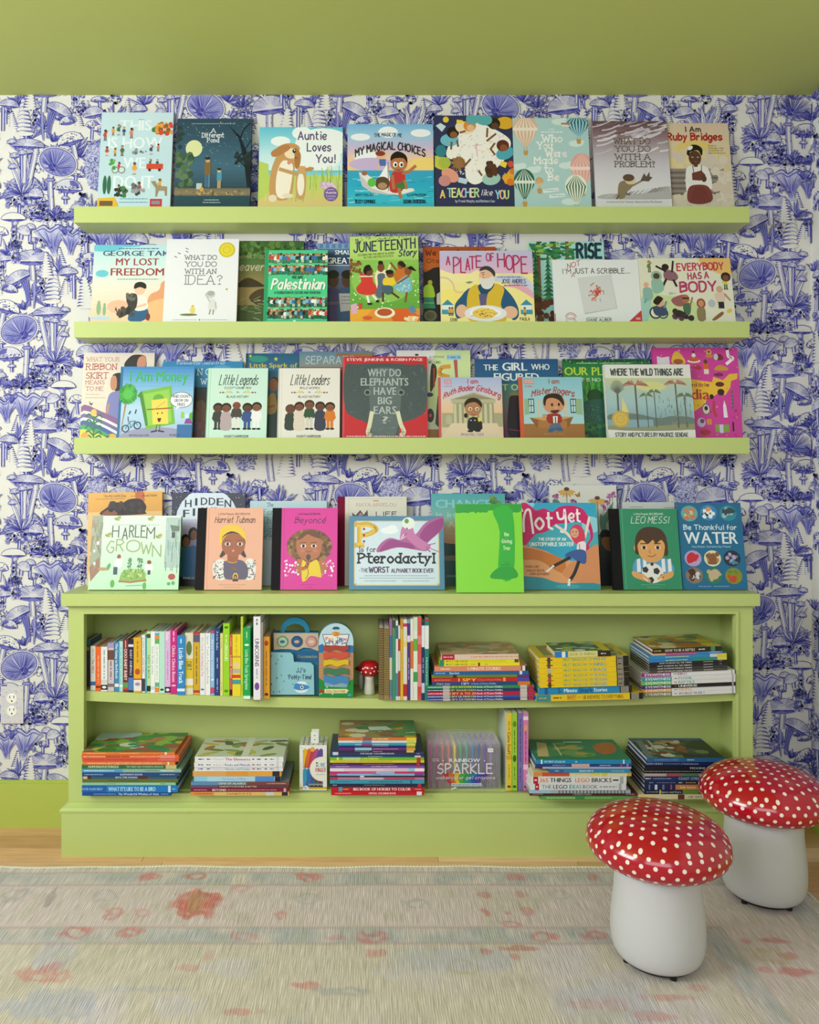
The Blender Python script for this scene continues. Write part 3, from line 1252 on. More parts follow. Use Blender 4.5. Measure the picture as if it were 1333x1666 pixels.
def c_pond(A):
    A.src(120, 160, .27)
    A.G(590, 120, 1070, 700, '2c4657', '355468', '41677d', '2b4450', '22323c')
    A.S(90, 620, 140, 1050, 420, 2.2, 'c9d8de 9fb6c1', 3)
    A.E(710, 305, 51, 51, 'd8dba4')
    A.T('A', 812, 838, 208, 26, 'e8eef0', 's', 3); A.T('Different', 757, 888, 237, 26, 'e8eef0', 's', 3.4); A.T('Pond', 790, 860, 267, 25, 'e8eef0', 's', 3.4)
    A.M(690, 960, 154, 5, '9fb6c1')
    A.S(60, 605, 340, 700, 560, 17, '3f5a48 4f6b4d 33503f 5f7858', 8)
    A.S(20, 600, 140, 640, 300, 12, '2b3b3c 324a44', 12)
    A.P([(1070, 540), (1040, 540), (1020, 400), (985, 250), (920, 165), (990, 230), (1040, 340), (1070, 300)], '15202a')
    A.L([(985, 260), (1010, 190), (1050, 150)], 6, '15202a'); A.L([(1030, 420), (960, 350)], 7, '15202a'); A.L([(1010, 330), (1060, 250)], 5, '15202a')
    A.S(40, 960, 330, 1060, 400, 9, '1c2a30 24363a', 13)
    A.G(590, 545, 1070, 600, '6d6655', '8a7c62', '5a5648')
    A.S(60, 640, 560, 1060, 600, 8, 'a08f6c 7a6c55 c09a5a 5a5648', 15, .5)
    A.G(590, 590, 1070, 720, '2a4a56', '1f3a47')
    A.R(782, 460, 797, 540, '4a6a88'); A.R(800, 460, 814, 540, '587b99'); A.R(778, 385, 816, 465, '7a6440'); A.E(797, 375, 14, 16, 'c9a57a'); A.E(796, 366, 17, 9, '2a2a2c')
    A.R(860, 490, 868, 545, 'c9a57a'); A.R(871, 490, 879, 545, 'c9a57a'); A.R(855, 445, 885, 500, '4f93ab'); A.E(868, 438, 12, 12, 'd9b98f'); A.E(868, 431, 13, 8, '26262a')
    A.R(732, 515, 766, 552, 'b9c2c0'); A.E(765, 552, 12, 14, 'c9a24a')
    A.M(782, 870, 615, 7, 'a9bec6'); A.M(775, 880, 630, 7, 'a9bec6')


def c_auntie(A):
    A.src(400, 160, .27)
    A.G(70, 165, 585, 440, '5dbfd6', '8fd3e0', 'c5e6ea', 'd9eef0')
    for x, y, rx, ry in ((460, 270, 170, 90), (420, 360, 150, 80), (330, 210, 60, 40), (200, 260, 60, 30)):
        A.E(x, y, rx, ry, 'eef4f2')
    A.G(70, 437, 585, 480, '6cc3cf', '9ad6d8'); A.G(70, 470, 585, 700, 'bcd36a', 'c9cf74', 'd8c47e', 'd9c08a')
    for k in range(70):
        x = A.rnd.uniform(70, 580)
        y = A.rnd.uniform(450, 600)
        A.L([(x, y + 30), (x + A.rnd.uniform(-14, 14), y - 50)], 4, A.rnd.choice(['9dbb4f', 'b9cc62', '7fa648', 'd6dc8a']))
    A.P([(70, 380), (130, 400), (135, 560), (70, 620)], 'b9cf66')
    for t, x0, x1, y in (('Auntie', 308, 480, 250), ('Loves', 365, 508, 320), ('You!', 420, 535, 390)):
        A.T(t, x0, x1, y, 48, '5a4a78', 'h', 7.5)
    # large hare holding a small one
    A.P([(150, 600), (140, 480), (165, 380), (205, 320), (290, 330), (290, 420), (265, 600)], 'c79a63', True)
    A.P([(185, 590), (180, 470), (215, 380), (275, 400), (275, 480), (250, 595)], 'f4ead8', True)
    A.E(245, 315, 75, 42, 'cb9560', -.15); A.E(270, 335, 45, 32, 'f0dcbc'); A.P([(230, 280), (150, 320), (150, 352), (190, 350), (260, 305)], 'b9804c', True)
    A.P([(290, 300), (325, 340), (318, 415), (295, 425), (288, 370)], 'b07845', True)
    A.E(285, 320, 11, 13, '2a2220'); A.E(287, 316, 4, 4, 'ffffff'); A.E(296, 362, 10, 6, '8a5a4a')
    A.P([(305, 600), (298, 500), (315, 430), (355, 430), (360, 520), (348, 605)], 'c99f6a', True); A.E(328, 520, 22, 70, 'f4ead8')
    A.E(335, 435, 30, 25, 'd2a46c'); A.E(380, 430, 28, 12, 'c08a55', -.2); A.L([(280, 440), (310, 465)], 14, '6fb8b8'); A.L([(200, 430), (300, 460)], 22, 'c79a63')
    A.E(160, 605, 25, 22, 'ead9bd'); A.E(250, 590, 35, 14, 'ead9bd'); A.E(255, 390, 12, 12, 'd98a8a'); A.S(24, 455, 510, 570, 540, 9, 'c9a6cf e0c4de', 5)
    A.E(512, 580, 43, 43, '7a5a9c'); A.M(490, 535, 553, 7, 'cdbfe0'); A.T('Auntie', 480, 545, 577, 14, 'e6dff0'); A.T('Loves', 485, 540, 597, 13, 'cdbfe0'); A.M(490, 535, 608, 6, 'cdbfe0')


def c_magical(A):
    A.src(400, 160, .27)
    A.G(610, 155, 1140, 440, '77b3de', '9cc8e4', 'c9b9d8', 'efc9a4', 'f3c878')
    for x, y, rx, ry in ((690, 235, 60, 22), (860, 205, 60, 35), (1060, 210, 62, 24), (720, 350, 70, 40)):
        A.E(x, y, rx, ry, 'eef2f6')
    A.E(760, 400, 140, 40, 'c9b3d9'); A.E(1080, 400, 90, 40, 'f4d47c')
    A.G(610, 437, 1140, 700, '3aa3c8', '2aa9c9', '39bbd0', '2f9fc0')
    for k in range(40):
        x, y = A.rnd.uniform(610, 1120), A.rnd.uniform(450, 640)
        A.L([(x, y), (x + A.rnd.uniform(20, 60), y + A.rnd.uniform(-6, 6))], 4, A.rnd.choice(['7fd6e4', '1f8db4', 'a9e4ea']))
    A.T('THE MAGIC OF ME', 775, 945, 230, 20, '3f5673', 'h', 4, 5)
    A.T('MY MAGICAL CHOICES', 660, 1085, 310, 44, '2f2b33', 'h', 8, 46)
    A.P([(680, 450), (720, 455), (860, 545), (1010, 545), (1020, 560), (930, 585), (760, 565)], 'e9e6df'); A.P([(680, 450), (700, 530), (760, 570), (900, 590), (760, 545)], 'c9c6c6')
    A.P([(855, 395), (880, 560), (790, 500)], 'f2f2f4'); A.L([(858, 390), (862, 560)], 5, '8a7a6a')
    A.E(818, 345, 30, 24, 'e7b78f'); A.E(812, 335, 30, 16, '8a3a2a'); A.R(805, 370, 845, 410, '4f6fa8'); A.L([(805, 400), (800, 435)], 8, 'e7b78f')
    A.E(825, 515, 45, 40, '5f4636'); A.E(825, 530, 28, 20, 'b08a6a'); A.E(760, 510, 26, 26, '5fbf4a'); A.E(715, 455, 18, 14, '9a6a50')
    A.P([(885, 450), (960, 450), (945, 560), (870, 560)], 'c2383a', True); A.L([(950, 455), (985, 445), (1025, 412)], 18, 'b8744a'); A.L([(885, 470), (893, 545)], 18, 'b8744a')
    A.P([(905, 520), (960, 500), (970, 545), (920, 560)], '3f7d45'); A.L([(925, 550), (935, 600)], 20, 'b8744a'); A.L([(960, 500), (972, 545)], 16, 'b8744a')
    A.E(925, 395, 52, 50, 'b8744a'); A.P([(875, 380), (880, 345), (915, 322), (955, 335), (975, 360), (975, 395), (955, 365), (900, 365)], '1d1716', True)
    for x in (903, 940):
        A.E(x, 402, 14, 17, 'f6f4f0'); A.E(x + 2, 404, 7, 10, '2a1a14')
    A.L([(910, 432), (925, 438), (940, 430)], 4, '6a2a22')
    A.T('WRITTEN BY', 660, 770, 592, 14, '14506a', 'h', 3); A.T('BECKY CUMMINGS', 660, 780, 634, 20, '0f3f58', 'h', 4); A.T('ILLUSTRATED BY', 975, 1090, 592, 14, '14506a', 'h', 3); A.T('ZUZANA SVOBODOVA', 950, 1085, 634, 20, '0f3f58', 'h', 4)


def c_teacher(A):
    A.src(700, 160, .225)
    A.R(40, 125, 615, 800, '2f3358')
    A.P([(150, 330), (240, 220), (330, 170), (430, 200), (560, 270), (600, 330), (560, 430), (520, 480), (360, 620), (270, 590), (250, 470), (130, 430)], 'f2efe8', True)
    A.S(60, 200, 220, 560, 560, 9, 'd9dde2 e8d9a0 c9d3dd f0c8c0', 4, .4)
    for k in range(30):
        x, y = A.rnd.uniform(190, 540), A.rnd.uniform(230, 560)
        A.L([(x, y), (x + A.rnd.uniform(-25, 25), y + A.rnd.uniform(-18, 18))], 3, A.rnd.choice(['8a93a8', 'c9a2a8', '6f7f7a', 'caa64a']))
    A.E(350, 300, 16, 14, 'f2efe8'); A.L([(345, 330), (350, 420)], 5, 'e09aa8'); A.L([(320, 345), (385, 340)], 4, 'e09aa8')
    for x, y, hc, sc, cc, r in ((175, 250, '231a18', '8a5a3c', '6fb7c9', .3), (300, 200, 'd98b3a', 'e8b78c', 'f0d9b8', 0), (480, 185, '2a1d19', '5f3d2c', 'dba92f', 0), (540, 345, '5f2a20', '8d5234', '4fa5b8', 0), (215, 470, '8a5f38', '9a6a44', 'e39a84', 0), (450, 520, '4a2c22', 'a8704a', '9fc7bb', 0), (320, 150, '5aa9b0', '5aa9b0', '5aa9b0', 0), (110, 470, 'a9b84a', 'a9b84a', 'c9c24a', 0)):
        s = {175: (150, 305), 300: (260, 215), 480: (560, 180), 540: (555, 400), 215: (150, 560), 450: (450, 585), 320: (400, 150), 110: (80, 470)}[x]
        A.E(s[0], s[1], 68, 46, cc, A.rnd.uniform(-.6, .6)); A.E(x, y, 46, 42, hc); A.E(x + 6, y + 16, 28, 24, sc)
    for p in ([(165, 320), (160, 370)], [(205, 310), (212, 350)], [(430, 220), (425, 280)], [(490, 260), (425, 310)], [(480, 330), (450, 370), (480, 410)], [(250, 500), (300, 445)], [(380, 560), (360, 530)], [(265, 240), (230, 250)]):
        A.L(p, 14, '7d5238')
    for k in range(24):
        a = A.rnd.uniform(0, 6.28)
        A.L([(210, 470), (210 + 55 * math.cos(a), 475 + 50 * math.sin(a))], 7, '9a6f45')
    A.S(24, 430, 470, 500, 560, 18, '4a2c22 5a382a', 5)
    A.E(125, 155, 22, 22, 'e8c53a'); A.P([(205, 155), (250, 160), (245, 185), (203, 180)], 'f0d04a'); A.P([(525, 455), (570, 470), (555, 508), (515, 490)], 'f0d43a'); A.P([(50, 200), (85, 180), (125, 205), (95, 245)], 'c9dbe4')
    A.P([(215, 575), (285, 590), (265, 625), (205, 610)], 'bcd6e2'); A.S(14, 545, 520, 612, 610, 26, 'e0902f d97a2a eaa83a', 3); A.E(85, 385, 40, 45, '2f7f8a'); A.E(110, 600, 45, 40, 'c98a86'); A.E(595, 480, 22, 24, 'd2513a')
    cols = ['f0c96a', '8fd3c8', 'f0e0a0', 'c9e08a', 'e8b0c0', '9ad0e6', 'f0d9a0', 'bfe0a8']
    for i, ch in enumerate('ATEACHER'):
        xs = [(78, 108), (130, 160), (163, 190), (196, 226), (230, 258), (262, 292), (298, 322), (328, 355)][i]
        A.T(ch, *xs, 722 - (i > 0) * 6, 52 + (i > 0) * 8, cols[i], 'h', 10)
    A.T('like', 372, 452, 705, 40, 'e6e2ea', 'i', 5)
    for i, ch in enumerate('YOU'):
        A.T(ch, *[(480, 508), (514, 540), (546, 572)][i], 728, 58, ['9ad0e6', 'f0b8a0', 'c9e08a'][i], 'h', 10)
    A.T('by Frank Murphy and Barbara Sun', 185, 470, 754, 17, 'b9bdd0', 'h', 3)


def balloon(A, cx, cy, rx, ry, ca, cb, n=7, band=0):
    A.E(cx, cy, rx, ry, ca); A.P([(cx - rx * .8, cy + ry * .55), (cx + rx * .8, cy + ry * .55), (cx + rx * .12, cy + ry * 1.5), (cx - rx * .12, cy + ry * 1.5)], ca)
    for i in range(n):
        u = -1 + 2 * (i + .5) / n
        A.P([(cx + rx * u * .1, cy - ry), (cx + rx * (u - .07), cy), (cx + rx * u * .75 - 3, cy + ry * .7), (cx + rx * .1 * u, cy + ry * 1.45), (cx + rx * u * .75 + 3, cy + ry * .7), (cx + rx * (u + .07), cy)], cb)
    if band:
        A.R(cx - rx * 1.0, cy - ry * .02, cx + rx * 1.0, cy + ry * .22, band)
    A.L([(cx - rx * .12, cy + ry * 1.5), (cx - 8, cy + ry * 1.75)], 2, '7a6a50'); A.L([(cx + rx * .12, cy + ry * 1.5), (cx + 8, cy + ry * 1.75)], 2, '7a6a50')
    A.P([(cx - 18, cy + ry * 1.75), (cx + 18, cy + ry * 1.75), (cx + 13, cy + ry * 1.75 + 34), (cx - 13, cy + ry * 1.75 + 34)], 'c9954a')


def c_made(A):
    A.src(700, 160, .225)
    A.R(610, 130, 1180, 800, 'aecfd0')
    for x, y in ((960, 170), (1080, 330), (1000, 490), (760, 520), (650, 500), (1010, 750)):
        A.E(x, y, 55, 24, 'd3e4e2'); A.E(x + 30, y - 12, 30, 18, 'd3e4e2')
    balloon(A, 708, 215, 92, 95, 'd9b8a0', 'efe2d0', 6, 'efe2d0'); balloon(A, 690, 600, 76, 86, '2f6a58', 'dfe6da', 6, 'dfe6da'); balloon(A, 1100, 175, 90, 70, '9ccbd8', '23566a', 7)
    balloon(A, 1115, 500, 85, 100, 'e2a8a0', 'efc8c0', 6, 'f0dcd4'); balloon(A, 1065, 640, 80, 85, 'e8ecdc', '3f6a56', 7); balloon(A, 800, 605, 28, 30, 'c9954a', 'e8d9c0', 4); A.R(975, 178, 1040, 190, 'c9744a'); A.R(978, 195, 1036, 205, 'e8e2d6')
    A.M(880, 920, 226, 8, 'eef3f2'); A.M(825, 985, 246, 10, 'eef3f2')
    for t, x0, x1, y, h in (('Who', 832, 975, 318, 50), ('You', 795, 900, 368, 48), ('Were', 855, 1005, 425, 46), ('Made', 770, 940, 476, 46), ('to', 845, 900, 540, 50), ('Be', 868, 942, 597, 46)):
        A.T(t, x0, x1, y, h, 'f3f3ee', 's', 9)
    A.P([(825, 662), (935, 650), (940, 675), (828, 688)], 'e4ecea'); A.P([(868, 700), (980, 690), (982, 715), (870, 725)], 'e4ecea'); A.M(835, 930, 668, 10, '9ab8b8'); A.M(880, 975, 706, 10, '9ab8b8')


def c_problem(A):
    A.src(940, 160, .225)
    A.G(135, 160, 700, 800, '5b4248', '8a7078', 'b0a4ae', 'c9c4cf', 'd6d4dc', 'dcdde2', 'd9dade')
    for k in range(46):
        x, y = A.rnd.uniform(135, 640), A.rnd.uniform(170, 420)
        A.L([(x, y), (x + 60, y - 10), (x + 130, y - 40)], A.rnd.uniform(5, 16), A.rnd.choice(['a89aa4', '7a6068', 'd3ccd6', '6a4f55', 'c2bac8']) if y < 260 else A.rnd.choice(['c2bac8', 'd9d6de', 'cfc9d4']), True)
    for t, x0, x1, y in (('WHAT DO', 293, 555, 332), ('YOU DO', 300, 553, 388), ('WITH A', 297, 550, 447), ('PROBLEM?', 293, 582, 500)):
        A.T(t, x0, x1, y, 40, '5f5a50', 's', 6)
    A.P([(190, 700), (330, 690), (480, 690), (660, 640), (690, 700), (690, 730), (190, 730)], 'b3b0b2', True)
    for k in range(34):
        x = A.rnd.uniform(200, 660)
        A.L([(x, 725 - (x - 200) * .12), (x + 40, 700 - (x - 200) * .14)], 4, A.rnd.choice(['8a8688', '6f6b6d', 'c9c6c8']))
    A.P([(300, 690), (320, 610), (400, 600), (410, 640), (360, 690), (350, 720), (310, 730)], '8a7a62', True); A.E(395, 595, 38, 32, 'd9c4a0'); A.E(385, 578, 42, 26, '5f4a3c'); A.L([(400, 640), (480, 600)], 12, '8a7a62')
    A.P([(470, 600), (500, 545), (515, 570), (540, 535), (540, 570), (560, 575), (530, 605)], '5f524a'); A.L([(310, 705), (290, 728)], 12, '6a5a48'); A.L([(360, 690), (385, 700)], 12, '6a5a48')
    A.T('written by Kobi Yamada  illustrated by Mae Besom', 215, 620, 757, 15, '8a868c', 'r')


def c_bridges(A):
    A.src(940, 160, .225)
    A.G(690, 175, 1145, 800, 'd8c0aa', 'd9c8a8', 'dcc890', 'cfc3ae', 'cfc6b6')
    A.E(880, 430, 170, 130, 'dfc878'); A.S(40, 700, 400, 1140, 520, 38, 'd9c890 d6c6b2 e0cf98 d3c4b8', 5)
    for i in range(5):
        A.R(690, 512 + i * 38, 1085 - i * 10, 532 + i * 38, '8f8580'); A.R(690, 532 + i * 38, 1080 - i * 10, 550 + i * 38, '6f6560')
    A.S(40, 1000, 440, 1140, 740, 30, 'd3c8b6 d9cfc0 cfc2b0', 8); A.S(30, 690, 700, 1145, 780, 26, 'd3c8b6 cbbfb0', 9)
    A.T('I Am', 822, 935, 243, 36, '3a2c2a', 'h', 8); A.T('Ruby Bridges', 690, 1088, 305, 50, 'b22f2c', 'h', 11)
    for i in range(4):
        A.T(['One girl can', 'change the', 'world if', 'she is brave'][i], 982, [1042, 1096, 1088, 1105][i], 350 + i * 18, 11, '5a4f4a', 'r')
    A.P([(800, 640), (810, 520), (850, 490), (930, 490), (975, 520), (992, 620), (960, 680), (820, 680)], 'e6e4e0', True)
    A.L([(860, 490), (865, 560)], 6, '5a3a40'); A.L([(925, 490), (918, 560)], 6, '5a3a40'); A.P([(850, 545), (920, 525), (950, 560), (910, 600), (850, 595)], '6f3a36')
    A.L([(810, 590), (880, 630), (945, 620)], 34, 'e2e0dc'); A.E(935, 585, 20, 24, '5a3a30'); A.P([(805, 740), (815, 660), (860, 630), (960, 640), (990, 730), (930, 765), (850, 765)], '7a3c3a', True)
    for k in range(8):
        A.L([(870 + k * 8, 645), (830 + k * 20, 755)], 4, '5f2c2c')
    A.E(880, 435, 46, 54, '5a3a2c'); A.P([(822, 400), (850, 345), (900, 340), (938, 370), (930, 420), (905, 380), (850, 390), (838, 420)], '1e1815', True); A.E(850, 362, 22, 14, 'e8e6e2', -.6)
    A.E(862, 430, 7, 5, 'f0ece6'); A.E(902, 430, 7, 5, 'f0ece6'); A.E(862, 430, 4, 4, '1a1210'); A.E(902, 430, 4, 4, '1a1210'); A.E(884, 462, 14, 4, '8a4a44'); A.R(868, 480, 896, 500, '5a3a2c')


LED1 = LEDGE[0]
for px0, px1, py, T, lab, fc, dr, kw in (
        (157, 276, 183, .010, 'pale blue picture book dotted with tiny busy people, leftmost on the highest ledge', 'bcd6df', c_how, {}),
        (282, 406, 193, .011, 'dark teal night-scene picture book with a yellow full moon', '2c4657', c_pond, {'spine': '1c2a30', 'back': '1c2a30'}),
        (419, 557, 207, .008, 'picture book with a brown hare hugging a small one and a purple round seal', '8fd3e0', c_auntie, {}),
        (565, 707, 202, .008, 'picture book with a boy pointing from a white boat on turquoise sea', '77b3de', c_magical, {}),
        (709, 838, 188, .009, 'navy picture book of children drawing around white paper, with multicoloured title', '2f3358', c_teacher, {}),
        (838.6, 964, 192, .010, 'pale aqua picture book of striped hot-air balloons with white serif title', 'aecfd0', c_made, {}),
        (971, 1095.5, 197, .010, 'grey and mauve stormy picture book with a child dragging a leafy branch', 'b0a4ae', c_problem, {}),
        (1096, 1197, 200.5, .006, 'cream picture book with red title and girl crossing her arms, highest ledge far right', 'd8c8b0', c_bridges, {'hard': False})):
    facing(px0, px1, py, LED1, -.052, None, T, lab, fc, dr, group=G1, **kw)


def c_lost(A):
    A.src(110, 370, .27)
    A.G(130, 100, 600, 720, 'b5dbdf', 'd3e6e0', 'ecdcc8', 'f0c9a6', 'ecd09a')
    for x, y, rx, ry in ((200, 125, 110, 22), (190, 280, 40, 22), (330, 110, 90, 10)):
        A.E(x, y, rx, ry, '6cc3d2')
    A.P([(480, 420), (540, 380), (560, 330), (640, 330), (640, 560), (470, 560)], 'e2a074', True); A.P([(480, 460), (600, 430), (640, 480), (640, 570), (480, 560)], 'eebc86', True); A.E(300, 480, 70, 40, 'efb99a')
    A.M(285, 530, 128, 8, '3f6f88'); A.T('GEORGE TAKEI', 190, 640, 172, 30, '3d5270', 'b')
    A.T('MY LOST', 272, 532, 230, 42, 'a03a3e'); A.T('FREEDOM', 243, 566, 292, 44, 'a03a3e'); A.M(285, 535, 314, 8, '8a9a9c')
    A.P([(360, 540), (380, 500), (470, 490), (480, 540), (430, 570), (370, 565)], '2f5f88', True); A.P([(405, 420), (460, 420), (475, 490), (400, 500)], 'e8e4da', True); A.L([(465, 465), (380, 490)], 14, 'eac0a0')
    A.E(425, 370, 34, 40, 'eac3a2'); A.P([(390, 372), (395, 340), (430, 330), (460, 345), (460, 372), (425, 362)], '2a2422', True)
    A.P([(345, 440), (360, 405), (405, 405), (412, 460), (395, 500), (330, 540), (305, 545), (300, 510), (355, 480)], '3d3a38', True); A.P([(300, 525), (285, 480), (278, 495)], '3d3a38'); A.S(20, 300, 490, 390, 540, 12, '2e2b2a 4c4844', 4); A.S(12, 345, 405, 410, 440, 10, '6a6660 4c4844', 6)
    A.E(180, 490, 14, 40, '8fb08a'); A.E(215, 500, 10, 34, '8fb08a'); A.E(180, 455, 9, 11, '8fb08a'); A.E(215, 468, 8, 10, '8fb08a'); A.E(195, 548, 60, 12, 'b9cfe0'); A.E(480, 540, 14, 22, '7a3a30')


def c_idea(A):
    A.src(110, 370, .27)
    A.R(560, 60, 1030, 800, 'e6e6ea')
    for t, x0, x1, y, h in (('WHAT DO', 687, 880, 196, 26), ('YOU DO', 692, 880, 238, 28), ('WITH AN', 692, 880, 282, 28), ('IDEA?', 690, 920, 346, 54)):
        A.T(t, x0, x1, y, h, '76767a', 's', 4.6)
    for x, y in ((697, 130), (630, 180), (650, 158), (697, 148)):
        A.L([(x - 7, y - 3), (x + 7, y + 3)], 5, '6a6a6a')
    A.E(725, 528, 54, 7, '6f7d4a'); A.E(748, 502, 16, 20, 'e0d070'); A.P([(735, 482), (748, 468), (760, 482)], 'd9b83a'); A.E(950, 376, 6, 6, '9aa84a')
    A.P([(850, 440), (880, 440), (892, 500), (845, 500)], 'd9d9d6', True); A.E(852, 408, 28, 22, 'c9c9c6'); A.E(855, 400, 24, 15, 'a8a8a6'); A.L([(855, 500), (850, 525)], 7, '8a8a88'); A.L([(875, 500), (872, 525)], 7, '8a8a88'); A.L([(850, 450), (822, 405)], 7, 'b5b5b3'); A.L([(885, 455), (890, 490)], 7, 'b5b5b3')
    A.M(630, 775, 558, 5, 'a5a5aa'); A.M(808, 960, 558, 5, 'a5a5aa'); A.E(793, 558, 5, 5, '7a7a7a')


def c_beaver(A):
    A.src(110, 370, .27)
    A.G(980, 80, 1420, 700, '3f5f35', '4a6a3a', '8a7a4c', '9a8255', '5a5a34', '3a5a30')
    A.S(90, 1000, 90, 1420, 170, 16, '3f6a30 5a7f3a 2f5028 6a8a44', 5)
    A.T('WHAT GOES ON', 1022, 1300, 190, 22, '9a9470', 'h', 3); A.T('eaver', 1028, 1170, 262, 46, 'b9b394', 'i', 7)
    A.P([(1010, 350), (1080, 305), (1170, 345), (1170, 360), (1010, 362)], '3a3020', True); A.P([(1090, 420), (1150, 375), (1230, 385), (1230, 500), (1120, 460)], '4a3a26', True)
    A.G(990, 470, 1420, 720, '4a5a34', '34502c')
    for k in range(26):
        x, y = A.rnd.uniform(1020, 1200), A.rnd.uniform(430, 560)
        A.L([(x, y), (x + 40, y + A.rnd.uniform(-24, 24))], 4, A.rnd.choice(['7a8a5a', '2c4426', '9aa070']))


def crowd(A, x0, x1, y, h, n, seed):
    g = random.Random(seed)
    for i in range(n):
        x = x0 + (x1 - x0) * (i + .5) / n
        A.F(x, y + g.uniform(-4, 4), h, g.choice(SK), g.choice(['1d1a1a', '3a2a20', 'efe6da', 'c9423f', '6a4a30']), g.choice(['efe9e0', 'c9423f', '2a3a3a', '3f6fb0', 'b98a5a', '1f5f4a', '7fb8c9', '222222']), g.choice(['20302c', '2f4f8a', 'd9d0c0', '26443a', '1f6a5a', '8a4a40']), g.randrange(2))


def c_palest(A):
    A.src(400, 370, .27)
    A.R(90, 130, 500, 800, '4fc78e')
    A.R(90, 130, 128, 800, '2f9f6c'); A.R(112, 130, 116, 800, '2a8a5e')
    for y, sd in ((158, 1), (228, 2), (424, 3), (494, 4)):
        crowd(A, 128, 492, y, 58, 22, sd)
    A.T('WE ARE', 272, 338, 314, 20, '1f3a33'); A.T('Palestinian', 148, 466, 375, 58, 'eef2e6', 'i', 10.5); A.T('A CELEBRATION OF CULTURE AND TRADITION', 165, 446, 404, 15, '1f4a3c')
    A.R(130, 563, 490, 800, '3fb07c'); A.R(285, 562, 300, 570, 'e2ead9')


def c_great(A):
    A.src(400, 370, .27)
    A.G(420, 95, 760, 240, '6f93b8', '2f4668', '263a5c'); A.G(420, 225, 760, 720, '566a8a', '4a4a66', '3c3658', '33304e')
    A.R(430, 98, 620, 130, '7fa0c2')
    for k in range(5):
        A.R(440 + k * 38, 100, 462 + k * 38, 126, '5a80ac')
    A.T('SMALL', 535, 648, 164, 26, 'e9edf2'); A.T('GREAT', 486, 640, 220, 36, 'e9edf2'); A.R(485, 228, 760, 232, 'c9d3dd')
    for x in (525, 610):
        A.P([(x - 55, 600), (x - 50, 390), (x, 370), (x + 50, 400), (x + 55, 600)], '3f3866' if x < 600 else '2f4a6a', True); A.E(x, 320, 34, 46, '4a3228'); A.E(x, 285, 36, 26, '1b1616')
    A.L([(490, 460), (570, 455)], 18, '5f4a6a'); A.P([(560, 400), (640, 400), (650, 500), (570, 510)], 'a3a0a0'); A.M(575, 640, 420, 8, '6a6a70'); A.M(575, 640, 440, 8, '6a6a70'); A.M(575, 640, 460, 8, '6a6a70')


